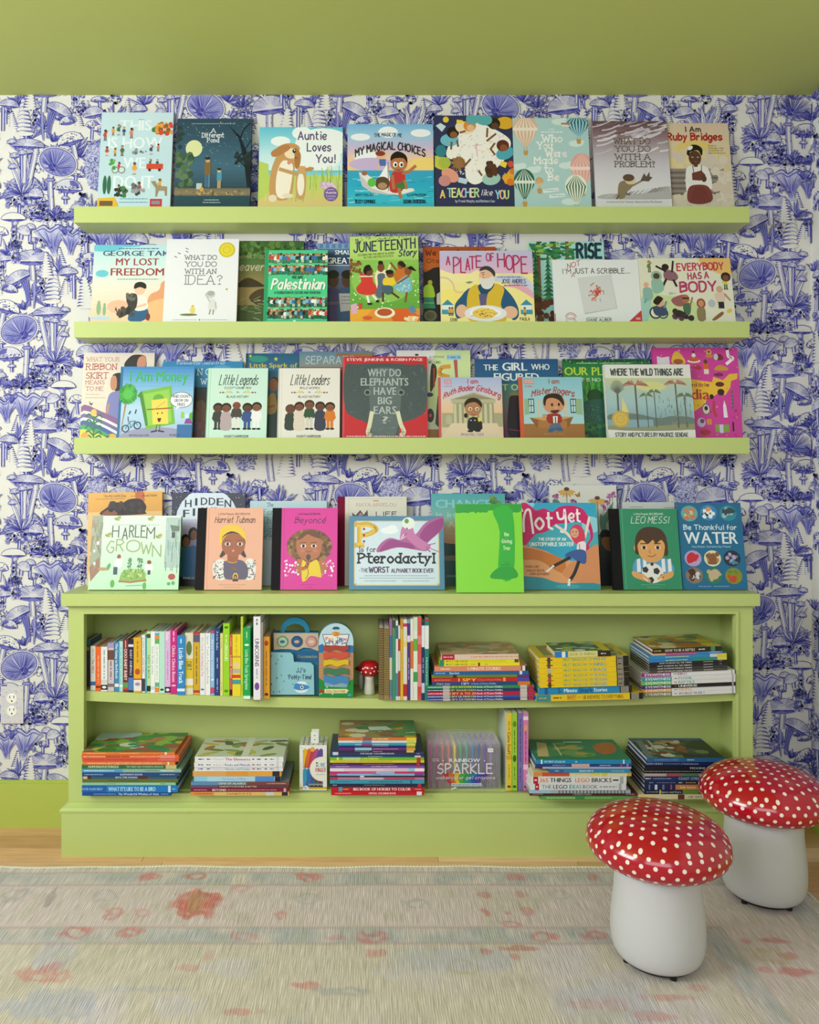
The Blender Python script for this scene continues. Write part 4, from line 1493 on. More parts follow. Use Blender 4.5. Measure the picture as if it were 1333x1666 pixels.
def c_june(A):
    A.src(400, 370, .27)
    A.G(625, 45, 1060, 240, 'c6dd7c', 'bcd977', '9cc860'); A.G(625, 200, 1060, 720, '8fc25a', '6fae48', '5a9d3c', '6aa848')
    A.E(830, 330, 190, 130, '8cc05a')
    A.S(40, 640, 60, 1050, 80, 4, '4a7a3a 6a9a4a', 3); A.S(70, 640, 200, 1050, 500, 5, 'dce8c0 a8d080 f2f2e0', 7); A.S(24, 630, 200, 700, 290, 10, '7a4a30 8a5a3a 5a8a40', 5)
    A.T('The', 660, 695, 100, 24, '3a4a68', 'i', 4); A.T('JUNETEENTH', 655, 1032, 152, 58, '2f3a5c', 'h', 8, 0, -22); A.T('Story', 928, 1035, 180, 40, '2f3a5c', 'i', 6, 0, -6); A.T('CELEBRATING THE END OF SLAVERY', 680, 905, 176, 11, '6a8a50', 'h', 2, 0, -12); A.T('IN THE UNITED STATES', 715, 895, 192, 11, '6a8a50', 'h', 2, 0, -10)
    A.P([(690, 290), (765, 285), (770, 330), (805, 385), (770, 410), (690, 405), (668, 370), (700, 330)], 'd23c34', True); A.L([(690, 300), (770, 300)], 8, 'efd8d0'); A.E(745, 270, 26, 28, '6b4330'); A.P([(712, 275), (720, 240), (750, 230), (760, 260), (735, 270), (730, 290)], '1d1614', True)
    A.L([(735, 420), (745, 460)], 14, 'e8e8e0'); A.L([(770, 415), (790, 440)], 14, 'e8e8e0'); A.E(750, 465, 16, 7, '222222'); A.E(797, 450, 12, 8, '222222')
    A.P([(785, 280), (860, 270), (850, 380), (800, 390)], 'efdfb4', True); A.P([(800, 290), (845, 290), (850, 370), (815, 430), (785, 410), (800, 350)], '5a6a7c', True); A.E(820, 245, 21, 30, '7a4a34'); A.E(818, 218, 15, 12, '1d1614'); A.L([(850, 300), (880, 225)], 13, 'efdfb4')
    A.P([(840, 310), (900, 310), (908, 345), (880, 360), (832, 350)], 'e8c93a', True); A.E(875, 288, 24, 22, '7a4a34'); A.E(872, 275, 25, 14, '241a18'); A.P([(820, 360), (885, 360), (890, 400), (850, 410)], '4a6070', True); A.L([(830, 400), (830, 450)], 12, '5a3626'); A.L([(885, 400), (925, 430)], 12, '5a3626')
    A.P([(910, 260), (970, 250), (960, 330), (905, 330)], 'c9702f', True); A.E(942, 232, 22, 26, '8a5438'); A.P([(925, 225), (945, 210), (972, 230), (962, 250)], '2a1c18', True); A.L([(910, 260), (880, 220)], 12, '8a5438')
    A.P([(925, 330), (985, 295), (1005, 350), (1005, 390), (940, 400), (900, 370)], '7ab8c9', True); A.E(985, 270, 22, 26, '8a5438'); A.P([(985, 255), (1005, 240), (1035, 270), (1010, 265)], '1d1614', True); A.S(22, 915, 330, 1000, 395, 3, 'e8f0f0', 3); A.L([(975, 400), (965, 455)], 12, '8a5438'); A.L([(990, 300), (920, 345)], 10, '8a5438')
    A.R(625, 495, 1060, 800, 'e29034'); A.P([(625, 500), (760, 500), (700, 570), (625, 580)], 'e8a83a'); A.P([(850, 495), (1000, 495), (1060, 560), (900, 590)], 'd9622c'); A.E(840, 520, 62, 32, 'efe6d0'); A.E(838, 516, 46, 22, 'b5552c'); A.E(735, 548, 30, 12, 'd25a3a'); A.P([(632, 470), (670, 460), (675, 520), (640, 525)], 'd9a8c0'); A.P([(680, 460), (705, 460), (700, 495), (685, 498)], 'd2443f'); A.P([(980, 490), (1010, 475), (1035, 515), (1000, 525)], '5a8aa8'); A.E(1000, 555, 46, 16, 'efe0c0'); A.S(16, 950, 540, 1045, 568, 7, 'd9622c efc070 f0e6d0', 2)


def c_orange(A):
    A.src(680, 370, .21)
    A.G(-40, 145, 625, 330, 'a84a20', 'b95a26', 'b5602c'); A.P([(-40, 330), (60, 350), (150, 310), (300, 330), (640, 320), (640, 800), (-40, 800)], '241f22', True)
    A.T('We Are Grateful', 68, 540, 218, 42, '3a1f16', 'h', 7); A.T('Otsaliheliga', 78, 400, 275, 30, '4f2a1c', 'h', 4.6)
    A.P([(45, 540), (50, 470), (80, 445), (115, 450), (133, 500), (130, 545)], '9cc23a', True); A.E(100, 430, 18, 20, 'a8a83a'); A.P([(55, 545), (125, 545), (140, 630), (35, 630)], '2f8060'); A.R(50, 585, 130, 590, '8fc2a0'); A.E(100, 685, 50, 42, '6a6a4e'); A.E(100, 685, 34, 28, '565642'); A.P([(150, 520), (180, 500), (180, 600), (150, 600)], 'c9c4b8')


def c_plate(A):
    A.src(680, 370, .21)
    A.G(170, 175, 920, 400, 'bcc0dc', 'c6b5d6', 'd6b4d0', 'e2b4c4'); A.R(170, 360, 920, 800, 'eee296')
    A.P([(170, 330), (260, 355), (400, 365), (480, 330), (480, 420), (330, 430), (170, 420)], 'f0e4a4', True); A.P([(600, 420), (760, 440), (920, 540), (920, 470), (840, 380), (700, 370), (620, 380)], 'c9cde4', True); A.P([(620, 470), (760, 470), (920, 560), (920, 520), (800, 440)], 'e2a8b8', True); A.P([(170, 520), (300, 480), (480, 520), (480, 640), (170, 640)], 'f0e07a', True)
    A.T('A', 232, 260, 292, 66, 'b0305c', 'h', 10)
    for ch, x0, x1, y, h in (('P', 288, 335, 365, 138), ('L', 345, 380, 358, 130), ('A', 385, 415, 340, 106), ('T', 415, 458, 330, 110), ('E', 468, 508, 318, 104)):
        A.T(ch, x0, x1, y - 6, h - 14, 'b0305c', 'h', 11)
    A.T('OF', 550, 606, 262, 60, 'b0305c', 'h', 9)
    for ch, x0, x1, y, h in (('H', 638, 690, 308, 104), ('O', 705, 752, 330, 112), ('P', 762, 808, 352, 130), ('E', 822, 868, 358, 128)):
        A.T(ch, x0, x1, y, h, 'b0305c', 'h', 12)
    A.M(628, 820, 388, 10, '4a5a7a'); A.T('JOSE ANDRES', 664, 850, 436, 32, '3a4a70', 'h', 5); A.M(680, 870, 452, 10, '4a5a7a')
    A.L([(180, 390), (240, 400), (280, 440), (300, 500), (380, 510), (460, 540)], 14, 'e0c4a0', True); A.L([(400, 480), (440, 520), (480, 560), (500, 600)], 16, 'cda0b8', True)
    # man in a yellow waistcoat holding out a plate
    A.P([(300, 700), (290, 610), (340, 540), (420, 470), (620, 440), (720, 510), (780, 610), (785, 690), (740, 720), (680, 660), (400, 660), (340, 700)], '26587e', True)
    A.P([(400, 720), (385, 590), (410, 480), (480, 450), (500, 560), (520, 720)], 'd6b43a', True); A.P([(560, 720), (540, 560), (600, 440), (680, 480), (650, 600), (690, 720)], 'd6b43a', True); A.P([(480, 450), (590, 420), (600, 460), (540, 520), (500, 520)], '1f4a6c', True)
    A.E(548, 385, 62, 72, 'e3b596'); A.P([(492, 390), (520, 400), (560, 395), (600, 380), (608, 420), (580, 470), (540, 482), (505, 460)], 'dcd9d4', True); A.P([(492, 330), (520, 305), (570, 305), (612, 345), (608, 385), (580, 350), (540, 330), (500, 340)], '3a3a40', True); A.E(520, 368, 6, 5, '4a3a30'); A.L([(505, 355), (530, 352)], 6, '7a7068'); A.E(520, 390, 12, 8, 'd99a80')
    A.E(345, 650, 45, 50, 'e3b596'); A.E(722, 660, 58, 48, 'e3b596'); A.P([(480, 520), (545, 520), (535, 610), (490, 610)], '5f5a86')
    A.E(530, 668, 165, 62, 'e2e2ea'); A.E(530, 664, 125, 42, 'f0f0f2'); A.E(520, 668, 95, 42, 'e8c75c')
    for k in range(60):
        x, y = 520 + A.rnd.gauss(0, 40), 668 + A.rnd.gauss(0, 16)
        A.L([(x, y), (x + A.rnd.uniform(-14, 14), y + A.rnd.uniform(-8, 8))], 5, A.rnd.choice(['f0d880', 'd2973a', 'c24a30', 'e8c75c', '6a7a3a', '4a3a2a']))
    for x in (235, 850):
        A.P([(x - 48, 605), (x, 562), (x + 48, 605)], '3a8aa8'); A.R(x - 42, 605, x + 42, 640, 'dfe4e0'); A.R(x - 46, 640, x + 46, 675, '3f96b0')
    for x in (250, 270, 835):
        A.F(x, 620, 66, '8a5a3c', '241a18', 'd2a03a', '3a4a5a')
    A.P([(375, 430), (410, 420), (440, 425), (410, 440)], '6f9a5a'); A.T('ERIN', 255, 305, 728, 22, '6a6a4a', 'h', 4); A.T('PAOLA', 795, 870, 722, 22, '6a6a4a', 'h', 4)


def c_rise(A):
    A.src(680, 370, .21)
    A.G(880, 108, 1480, 800, 'a5d6d2', '98cfcc', '8fc0b4')
    for x, w in ((955, 26), (1080, 30), (1180, 28)):
        A.R(x - w / 2, 108, x + w / 2, 740, '8a4f3c'); A.R(x - w / 2, 108, x - w / 5, 740, '74402f')
    g = A.rnd
    for k in range(80):
        x, y = g.uniform(885, 1230), g.uniform(110, 250)
        A.E(x, y, 28, 10, g.choice(['2f6f48', '3f8a52', '8fb84a', '245a3c']), g.uniform(-.5, .5), 8)
    for cx in (1025, 930, 1225):
        for i in range(12):
            y = 235 + i * 32 + (0 if cx == 1025 else -40)
            w = 14 + i * 4.2
            A.P([(cx, y - 30), (cx + w, y + 16), (cx + w * .4, y + 10), (cx, y + 18), (cx - w * .5, y + 10), (cx - w, y + 16)], ['2a6a44', '347a4c', '235a3a'][i % 3])
    A.S(30, 890, 560, 1060, 740, 26, '5f3428 6f3f2e 4a2a22', 4)
    A.src(880, 370, .27)
    A.T('RISE', 238, 385, 184, 84, '1f3a4c', 'h', 17)


def c_scrib(A):
    A.src(880, 370, .27)
    A.R(80, 190, 620, 800, 'dfe3e5')
    A.T('NOT', 182, 260, 250, 30, 'b04a52', 'h', 4, 0, -22); A.T("I'M", 148, 200, 280, 28, '5a5054', 'h', 4); A.L([(203, 302), (212, 282), (222, 298)], 4, 'b04a52'); A.T('JUST A SCRIBBLE...', 216, 560, 278, 30, '5a5054', 'h', 4.4)
    A.P([(240, 310), (445, 285), (470, 490), (272, 525)], 'b5b9ba'); A.P([(238, 306), (443, 283), (466, 488), (268, 518)], 'cfd2d3')
    g = A.rnd
    for k in range(26):
        x, y = 352 + g.gauss(0, 18), 395 + g.gauss(0, 18)
        A.L([(x, y), (x + g.uniform(-34, 34), y + g.uniform(-34, 34)), (x + g.uniform(-20, 20), y + g.uniform(-20, 20))], 3.5, g.choice(['c24a34', 'd9603a', 'b53a30']), True)
    A.L([(345, 430), (340, 448)], 3, '7a6a50'); A.L([(368, 430), (372, 448)], 3, '7a6a50')
    for r, c in ((36, 'b8535a'), (32, 'dfe3e5'), (27, 'b8535a'), (24, 'dfe3e5')):
        A.E(186, 550, r, r, c)
    A.R(148, 542, 224, 562, 'dfe3e5'); A.T('POSTER', 158, 214, 559, 14, 'a83a42'); A.M(285, 430, 544, 6, '9ab0a0'); A.T('DIANE ALBER', 280, 430, 566, 16, '3f5a56', 'h', 3)
    A.P([(538, 566), (618, 498), (618, 800), (538, 800)], 'c23a44'); A.R(80, 520, 94, 800, 'c23a44'); A.T('FREE', 580, 606, 557, 12, 'f0dada')


def c_body(A):
    A.src(880, 370, .27)
    A.R(610, 180, 1190, 800, 'dcdcc6'); A.P([(1000, 180), (1190, 180), (1190, 290), (1080, 270), (1010, 225)], 'e2b96a', True); A.P([(620, 420), (760, 410), (940, 450), (960, 560), (800, 600), (620, 590)], 'c2d49a', True); A.P([(615, 440), (680, 430), (640, 600), (615, 600)], '9ec6bc', True)
    for t, x0, x1, y, h, c in (('EVERYBODY', 852, 1135, 262, 42, 'c23a58'), ('HAS A', 915, 1040, 315, 38, 'b23a6a'), ('BODY', 862, 1080, 392, 58, 'b23a6a')):
        A.T(t, x0, x1, y, h, c, 'h', h * .21, 0, -8)
    A.F(682, 200, 72, 'c98d63', '8a5a34', '6f7f4a', '4a5a3a', 0); A.E(780, 240, 22, 20, '2a201e'); A.P([(775, 260), (830, 265), (855, 300), (830, 325), (770, 310)], '8a6070', True); A.L([(780, 265), (725, 235)], 12, '2a201e'); A.L([(820, 268), (830, 205)], 12, '2a201e'); A.L([(780, 315), (758, 355)], 14, '2a201e'); A.L([(825, 320), (840, 355)], 14, '2a201e')
    A.E(722, 295, 34, 32, '8fb8a8'); A.E(722, 295, 20, 19, '5a3a2c'); A.P([(690, 320), (750, 320), (760, 380), (700, 400)], '8fb8a8', True)
    A.E(655, 345, 24, 24, 'ddd8d2'); A.E(655, 348, 16, 16, 'e0ab82'); A.P([(635, 370), (685, 370), (690, 430), (640, 440)], '8ab0a8', True); A.L([(650, 435), (640, 455)], 12, '6fa0a0')
    A.E(700, 515, 38, 38, '3a4048'); A.E(700, 515, 28, 28, 'dcdcc6'); A.E(745, 520, 32, 32, '3a4048'); A.E(745, 520, 24, 24, 'c2d49a'); A.P([(690, 480), (760, 475), (765, 530), (700, 530)], '3a4a6a', True); A.E(730, 455, 26, 26, 'd9a57e'); A.P([(690, 450), (720, 415), (752, 430), (740, 448), (715, 470)], '241c1a', True); A.L([(755, 485), (770, 450)], 12, '6a88a0')
    A.P([(800, 440), (840, 415), (890, 410), (880, 470), (830, 475)], '9a5a60', True); A.E(888, 432, 24, 26, 'a8704a'); A.R(868, 424, 910, 434, '3a2a2a'); A.P([(870, 470), (915, 460), (910, 520), (880, 530)], '4a6a52', True); A.L([(915, 470), (930, 425)], 10, 'a8704a'); A.S(14, 815, 505, 920, 555, 16, '2a2226 5a3a4a 33262c', 4)
    A.E(980, 460, 27, 30, '8a4a44'); A.E(980, 460, 17, 20, 'c98d63'); A.P([(955, 490), (1000, 490), (995, 560), (955, 560)], '8a7a58', True); A.L([(1000, 505), (1000, 560)], 3, '666666')
    A.P([(1070, 400), (1130, 395), (1120, 455), (1080, 455)], 'd9c4b0', True); A.E(1100, 375, 20, 20, 'c9a58a'); A.L([(1130, 405), (1158, 440)], 12, 'b58a70'); A.R(1085, 450, 1120, 490, '26262a'); A.F(1140, 285, 92, '7a4a34', '2a1a16', 'd9c43a', '3a5a44', 0); A.E(1145, 300, 30, 28, '2a1a16'); A.E(1145, 306, 19, 18, '7a4a34')
    A.E(1045, 460, 22, 24, 'b0bac2'); A.P([(1040, 555), (1100, 510), (1110, 525), (1060, 560)], '8a6038', True); A.E(1148, 505, 17, 11, 'e0b848', -.5); A.M(790, 830, 400, 20, 'a8b8c0')


LED2 = LEDGE[1]
for px0, px1, py, row, T, lab, fc, dr, kw in (
        (146, 277, 398.5, 1, .010, 'pale watercolour picture book with dark red title and a boy hugging a black dog', 'd3e6e0', c_lost, {}),
        (264, 384, 389, 0, .010, 'white picture book with grey serif title and round yellow seal', 'e6e6ea', c_idea, {'sticker': (364.5, 407, 13.5, 'd8c63a')}),
        (378, 493, 392, 1, .008, 'mossy dark green picture book behind the white one with the yellow seal', '3f5f35', c_beaver, {}),
        (428, 532, 407, 0, .011, 'bright green picture book with four rows of tiny dancers and white script', '4fc78e', c_palest, {'spine': '2f9f6c'}),
        (515, 604, 396, 1, .008, 'navy picture book with two standing children, half hidden behind the lime dancing book', '33304e', c_great, {}),
        (570, 684, 385, 0, .008, 'lime green picture book with a ring of dancing children, tallest on the middle ledge', 'bcd977', c_june, {'roll': -.6}),
        (690, 810, 401.5, 1, .010, 'rust orange and black picture book peeking out left of the plate-of-pasta cover', 'a84a20', c_orange, {}),
        (718, 871.5, 408, 0, .010, 'lilac and yellow picture book with a bearded man offering a plate of pasta', 'c6b5d6', c_plate, {}),
        (865, 989, 393, 1, .009, 'pale turquoise picture book of tall redwood trees behind the white scribble book', '98cfcc', c_rise, {}),
        (904, 1046, 422.5, 0, .006, 'wide white picture book with a red scribble on a grey square', 'dfe3e5', c_scrib, {'hard': False}),
        (1047, 1199, 420, 0, .009, 'cream picture book of many people around a pink title, rightmost on middle ledge', 'dcdcc6', c_body, {})):
    facing(px0, px1, py, LED2, -.044 if row else -.078, None if row else 11.5, T, lab, fc, dr, group=G2, **kw)


def c_ribbon(A):
    A.src(110, 555, .225)
    A.R(80, 80, 620, 800, 'ddd3c4'); A.E(200, 300, 160, 150, 'e2d6c6')
    for t, x0, x1, y, h, c in (('WHAT YOUR', 108, 345, 148, 30, 'c08a82'), ('RIBBON', 108, 328, 208, 42, 'a84a4c'), ('SKIRT', 108, 268, 272, 42, 'a84a4c'), ('MEANS', 108, 245, 314, 28, 'b06a68'), ('TO ME', 112, 236, 360, 28, 'b06a68')):
        A.T(t, x0, x1, y, h, c, 's', h * .13)
    A.M(112, 214, 388, 7, 'b9a898'); A.M(112, 260, 412, 7, 'b9a898')
    A.P([(385, 185), (400, 140), (450, 100), (530, 105), (545, 140), (545, 190), (500, 260), (420, 260)], '2f2c30', True); A.P([(490, 120), (535, 110), (545, 165), (535, 185), (480, 185)], 'c98a6c', True)
    A.P([(300, 260), (340, 232), (370, 250), (370, 380), (330, 370)], '2a2628', True); A.P([(292, 270), (318, 250), (335, 280), (335, 340), (310, 360), (290, 330)], 'c28a6c', True)
    A.P([(275, 420), (310, 370), (400, 380), (400, 560), (275, 545)], '7f80b8', True); A.L([(285, 460), (270, 545)], 16, 'c28a6c'); A.P([(140, 435), (155, 455), (170, 445), (160, 470), (145, 460)], '4a4a50')
    for i, (c, dy) in enumerate((('8a5f92', 0), ('e6e0dc', 40), ('7a6aa0', 60), ('dfe6ec', 85), ('4a62a0', 105), ('4fa06a', 135), ('d9d24a', 165))):
        A.P([(80, 480 + dy), (230, 510 + dy), (420, 590 + dy * 1.1), (620, 640 + dy), (620, 800), (80, 800)], c, True)
    A.L([(185, 700), (180, 500)], 12, '2f7a4a')
    for y in (540, 580, 620, 660, 690):
        A.L([(183, y + 25), (145, y - 10), (125, y + 10)], 12, '2f7a4a', True); A.L([(183, y + 20), (225, y - 5), (240, y + 15)], 12, '2f7a4a', True)
    A.E(178, 520, 22, 26, 'e0c060'); A.E(120, 690, 28, 30, 'e8a04a'); A.E(320, 690, 30, 20, 'e2b04a'); A.P([(262, 685), (285, 690), (305, 680), (290, 700)], '2a3a34')


def c_money(A):
    A.src(110, 555, .225)
    A.G(350, 180, 900, 800, '3f86c6', '7fb4dc', 'b5d4ea', 'a8c4e2', '9aa8cc')
    A.R(350, 180, 370, 800, '2f6f9c')
    A.T('I Am Money', 425, 848, 295, 82, '3fb05a', 'b')
    for r in range(3):
        A.E(415, 385, 66 - r * 16, 72 - r * 18, ['3f9a44', '4fae4c', '5cba55'][r])
    for k in range(60):
        a = A.rnd.uniform(0, 6.28)
        A.L([(415 + 40 * math.cos(a), 385 + 45 * math.sin(a)), (415 + 70 * math.cos(a), 385 + 76 * math.sin(a))], 5, A.rnd.choice(['3f9a44', '5cba55', '2f8438']))
    A.P([(375, 700), (395, 455), (410, 455), (372, 720)], 'b08a5c')
    A.P([(370, 690), (480, 640), (640, 625), (800, 640), (900, 690), (900, 800), (370, 800)], '9a9ab8', True)
    A.P([(510, 365), (730, 325), (770, 600), (560, 640)], '79b848'); A.P([(495, 380), (515, 362), (580, 610), (555, 615)], '4f8a3a'); A.P([(530, 385), (715, 350), (745, 585), (575, 615)], '94c95c'); A.E(640, 420, 40, 34, '6aa842'); A.P([(500, 380), (480, 400), (520, 420)], '4f8a3a')
    A.P([(590, 430), (705, 415), (720, 600), (608, 605)], 'ecd25e'); A.L([(560, 498), (740, 486)], 9, '9a5a34'); A.E(640, 525, 5, 6, '2a2420'); A.E(672, 522, 5, 6, '2a2420'); A.P([(638, 560), (668, 558), (662, 585), (648, 588)], '5a2f24'); A.L([(610, 500), (690, 440)], 4, 'b89a44')
    A.L([(640, 605), (632, 648)], 5, '3a3a40'); A.L([(660, 605), (660, 645)], 5, '3a3a40'); A.L([(600, 658), (640, 650)], 10, '2a2a30'); A.L([(650, 650), (690, 656)], 10, '2a2a30')
    for x, y in ((412, 635), (497, 612)):
        A.E(x, y, 28, 28, '26344a'); A.E(x, y, 20, 20, 'a8c0dc')
    A.L([(412, 635), (440, 585), (480, 580), (497, 612)], 6, '3f7a8a'); A.L([(440, 585), (450, 630), (480, 580)], 6, '3f7a8a'); A.L([(425, 550), (430, 585)], 6, '2a2a30'); A.L([(432, 530), (440, 510)], 10, '2f4a6a'); A.L([(476, 525), (482, 500)], 10, '2f4a6a')
    A.E(807, 428, 84, 58, '4a4a50'); A.E(807, 428, 80, 54, 'e9eaf0'); A.P([(775, 475), (800, 478), (770, 500)], 'e9eaf0')
    for t, x0, x1, y in (("AND I DON'T", 742, 873, 412), ('GROW ON', 757, 858, 442), ('TREES', 776, 836, 472)):
        A.T(t, x0, x1, y, 21, '2e2e34')
    A.R(785, 605, 900, 800, '3a70a8'); A.R(810, 515, 832, 560, '9ac84a'); A.P([(835, 600), (850, 560), (885, 560), (895, 600)], '8a4a98'); A.E(855, 545, 14, 18, 'cfe0ea'); A.E(890, 545, 20, 28, '4fae4c')
    A.T('WRITTEN BY JULIA COOK', 440, 585, 690, 14, '3a3a58'); A.T('PICTURES BY', 735, 810, 688, 14, '3a3a58')


def c_now(A):
    A.src(110, 555, .225)
    A.G(660, 140, 1280, 340, '2f7fb0', '2f86b4', '266a98'); A.R(660, 335, 1280, 800, '1a2a3c')
    A.T('Foreword by', 770, 940, 168, 18, 'd2dfe4', 's', 2); A.T('Jennifer', 955, 1125, 168, 18, 'd2dfe4', 's', 2); A.T('N OW', 925, 1080, 246, 44, 'dbe4ea', 's', 5); A.T('W', 950, 990, 315, 40, 'dbe4ea', 's', 5)
    A.E(950, 520, 50, 100, '5a3a2c'); A.E(950, 440, 60, 70, '241d20'); A.E(955, 470, 36, 40, '5a3a2c'); A.P([(900, 720), (915, 600), (960, 570), (1000, 620), (1000, 720)], '5a2a34', True); A.S(14, 900, 580, 980, 680, 12, '7a3a2c 33446a', 4)
    A.E(1100, 200, 70, 26, '4a9ac4')


def little(A, ox, bg, title, line1, people, sub):
    A.src(310, 555, .225)
    x0 = 105 + ox
    A.R(x0 - 10, 185, x0 + 450, 800, bg)
    A.R(x0 - 10, 185, x0 + 6, 800, sub); A.R(x0 + 20, 185, x0 + 23, 800, sub)
    A.T(title, x0 + 85, x0 + 365, 318, 74, '2c3038', 'i', 5.5); A.T(line1, x0 + 128 if 'EX' in line1 else x0 + 155, x0 + 320 if 'EX' in line1 else x0 + 298, 348, 15, '5a6466', 'h', 2.6); A.T('IN', x0 + 216, x0 + 232, 378, 12, '5a6466', 'h', 2.4); A.T('BLACK HISTORY', x0 + 145, x0 + 305, 412, 15, '5a6466', 'h', 2.8)
    for sg in (-1, 1):
        A.L([(x0 + 225 + sg * 40, 372), (x0 + 225 + sg * 130, 376)], 3, '9aa09a', True)
        A.E(x0 + 225 + sg * 72, 370, 9, 14, 'e0cc5a', sg * .5); A.E(x0 + 225 + sg * 108, 374, 8, 6, 'a04a5a'); A.E(x0 + 225 + sg * 128, 374, 6, 5, '4a4a5a'); A.L([(x0 + 225 + sg * 40, 380), (x0 + 225 + sg * 58, 362)], 3, '8a9aa0')
    for cx, y0, hair, sk, body, legs, kind in people:
        cx += ox
        h = 645 - y0
        if kind == 'dress':
            A.P([(cx - 22, y0 + 62), (cx + 22, y0 + 62), (cx + 40, 635), (cx - 40, 635)], body, True)
        else:
            A.P([(cx - 28, y0 + 64), (cx + 28, y0 + 64), (cx + 32, y0 + 130), (cx - 32, y0 + 130)], body, True)
            A.R(cx - 24, y0 + 125, cx - 3, 632, legs); A.R(cx + 3, y0 + 125, cx + 24, 632, legs); A.E(cx - 16, 636, 16, 7, '2a2626'); A.E(cx + 16, 636, 16, 7, '2a2626')
        A.L([(cx - 28, y0 + 75), (cx - 36, y0 + 115)], 13, body); A.L([(cx + 28, y0 + 75), (cx + 36, y0 + 115)], 13, body)
        A.E(cx, y0 + 32, 37, 33, hair); A.E(cx, y0 + 40, 30, 26, sk)
        A.L([(cx - 18, y0 + 42), (cx - 8, y0 + 44)], 3, '2a1a14'); A.L([(cx + 8, y0 + 44), (cx + 18, y0 + 42)], 3, '2a1a14')
    A.T('VASHTI HARRISON', x0 + 135, x0 + 310, 697, 16, '4a5254', 'h', 3)


def c_legends(A):
    little(A, 0, 'c6e2d4', 'Little Legends', 'EXCEPTIONAL MEN', ((190, 450, '1e1816', '5f3f30', '3a3c3e', '3a3c3e', 'suit'), (250, 450, '2a201c', '7a4c3c', 'b0a0a4', 'b0a0a4', 'dress'), (325, 428, 'dcdcd8', '7a4a38', '4a4240', 'dedad4', 'suit'), (404, 450, '1e1816', '5f3d30', '38508c', '38508c', 'suit'), (472, 444, '241a18', '7f543f', 'e6e6e8', 'e6e6e8', 'suit')), '8fc4a4')


def c_leaders(A):
    little(A, 525, 'e0dcd4', 'Little Leaders', 'BOLD WOMEN', ((193, 460, '5f4030', '6a4434', '33403a', '33403a', 'dress'), (258, 442, '241a18', '7a4c3c', 'd6c9bc', 'd6c9bc', 'dress'), (332, 428, '3a3028', '7a4c38', '33503a', 'cdc6bc', 'suit'), (410, 440, '262228', '6a4234', '3a3c50', '3a3c50', 'dress'), (482, 444, '241a18', '8a543c', 'd2782c', 'd2782c', 'suit')), 'c9c2b6')


def c_spark(A):
    A.src(310, 555, .225)
    A.G(380, 88, 860, 420, '1f5a78', '20628a', '164a68'); A.R(380, 400, 860, 800, '153a34'); A.R(380, 88, 402, 800, '1a3f3c')
    for x, y, r in ((608, 130, 18), (420, 108, 14), (700, 240, 8)):
        A.P([(x + (r if k % 2 == 0 else r * .4) * math.sin(PI * k / 5), y - (r if k % 2 == 0 else r * .4) * math.cos(PI * k / 5)) for k in range(10)], 'c9c94a')
    A.E(480, 130, 70, 25, '2f8a78'); A.T('Little Spark of Light', 418, 900, 192, 32, 'c2b23c')
    A.E(600, 290, 34, 30, '3a2418'); A.E(590, 320, 34, 48, '8a5434'); A.P([(545, 520), (560, 400), (600, 380), (620, 450), (610, 520)], '9a7a2c', True); A.L([(560, 480), (600, 470)], 16, '8a5434')


def c_separate(A):
    A.src(310, 555, .225)
    A.G(770, 72, 1350, 200, '5f8296', '6f8a90', '8a8478'); A.R(1050, 88, 1350, 112, '8a6a48'); A.R(770, 190, 1350, 800, '6a4a48'); A.E(1230, 100, 110, 14, '9a7448')
    A.T('SEPARATE', 825, 1180, 165, 54, 'b5c2c6', 'h', 6)


def c_eleph(A):
    A.src(540, 555, .225)
    A.R(60, 100, 700, 800, 'c22b34'); A.R(72, 100, 90, 800, 'd24a4e')
    A.T('STEVE JENKINS & ROBIN PAGE', 105, 665, 144, 20, 'ecd0cf')
    # a grey elephant seen head on
    A.P([(92, 190), (190, 168), (380, 160), (570, 172), (690, 195), (690, 480), (610, 560), (500, 600), (470, 700), (300, 720), (260, 600), (170, 560), (92, 480)], '4a5658', True)
    g = A.rnd
    for k in range(150):
        x, y = g.uniform(110, 680), g.uniform(180, 540)
        A.L([(x, y), (x + g.uniform(-26, 26), y + g.uniform(-26, 26))], g.uniform(2, 5), g.choice(['5c6a6a', '3c484a', '6a7876', '566264', '465255']))
    A.P([(275, 260), (300, 200), (460, 200), (500, 260), (500, 480), (450, 700), (310, 720), (275, 480)], '5f6c6c', True)
    for k in range(120):
        x, y = g.uniform(285, 490), g.uniform(200, 720)
        A.L([(x, y), (x + g.uniform(-30, 30), y + g.uniform(-6, 6))], 3, g.choice(['76827f', '505c5e', '84908c', '667272']))
    for x in (258, 505):
        A.E(x, 375, 26, 24, '7a8682'); A.E(x, 375, 15, 13, '2e3436')
    A.L([(290, 520), (275, 600), (262, 660), (275, 680)], 30, 'd6d2b4', True); A.L([(480, 520), (500, 600), (522, 655), (505, 680)], 30, 'd6d2b4', True)
    for t, x0, x1, y, h in (('WHY DO', 260, 505, 258, 54), ('ELEPHANTS', 210, 558, 325, 54), ('HAVE', 305, 468, 392, 54), ('BIG', 335, 435, 460, 52), ('EARS', 305, 468, 530, 54), ('?', 370, 405, 598, 50)):
        A.T(t, x0, x1, y, h, 'aeb8b6')
    A.M(105, 680, 690, 10, 'e8c4c4')


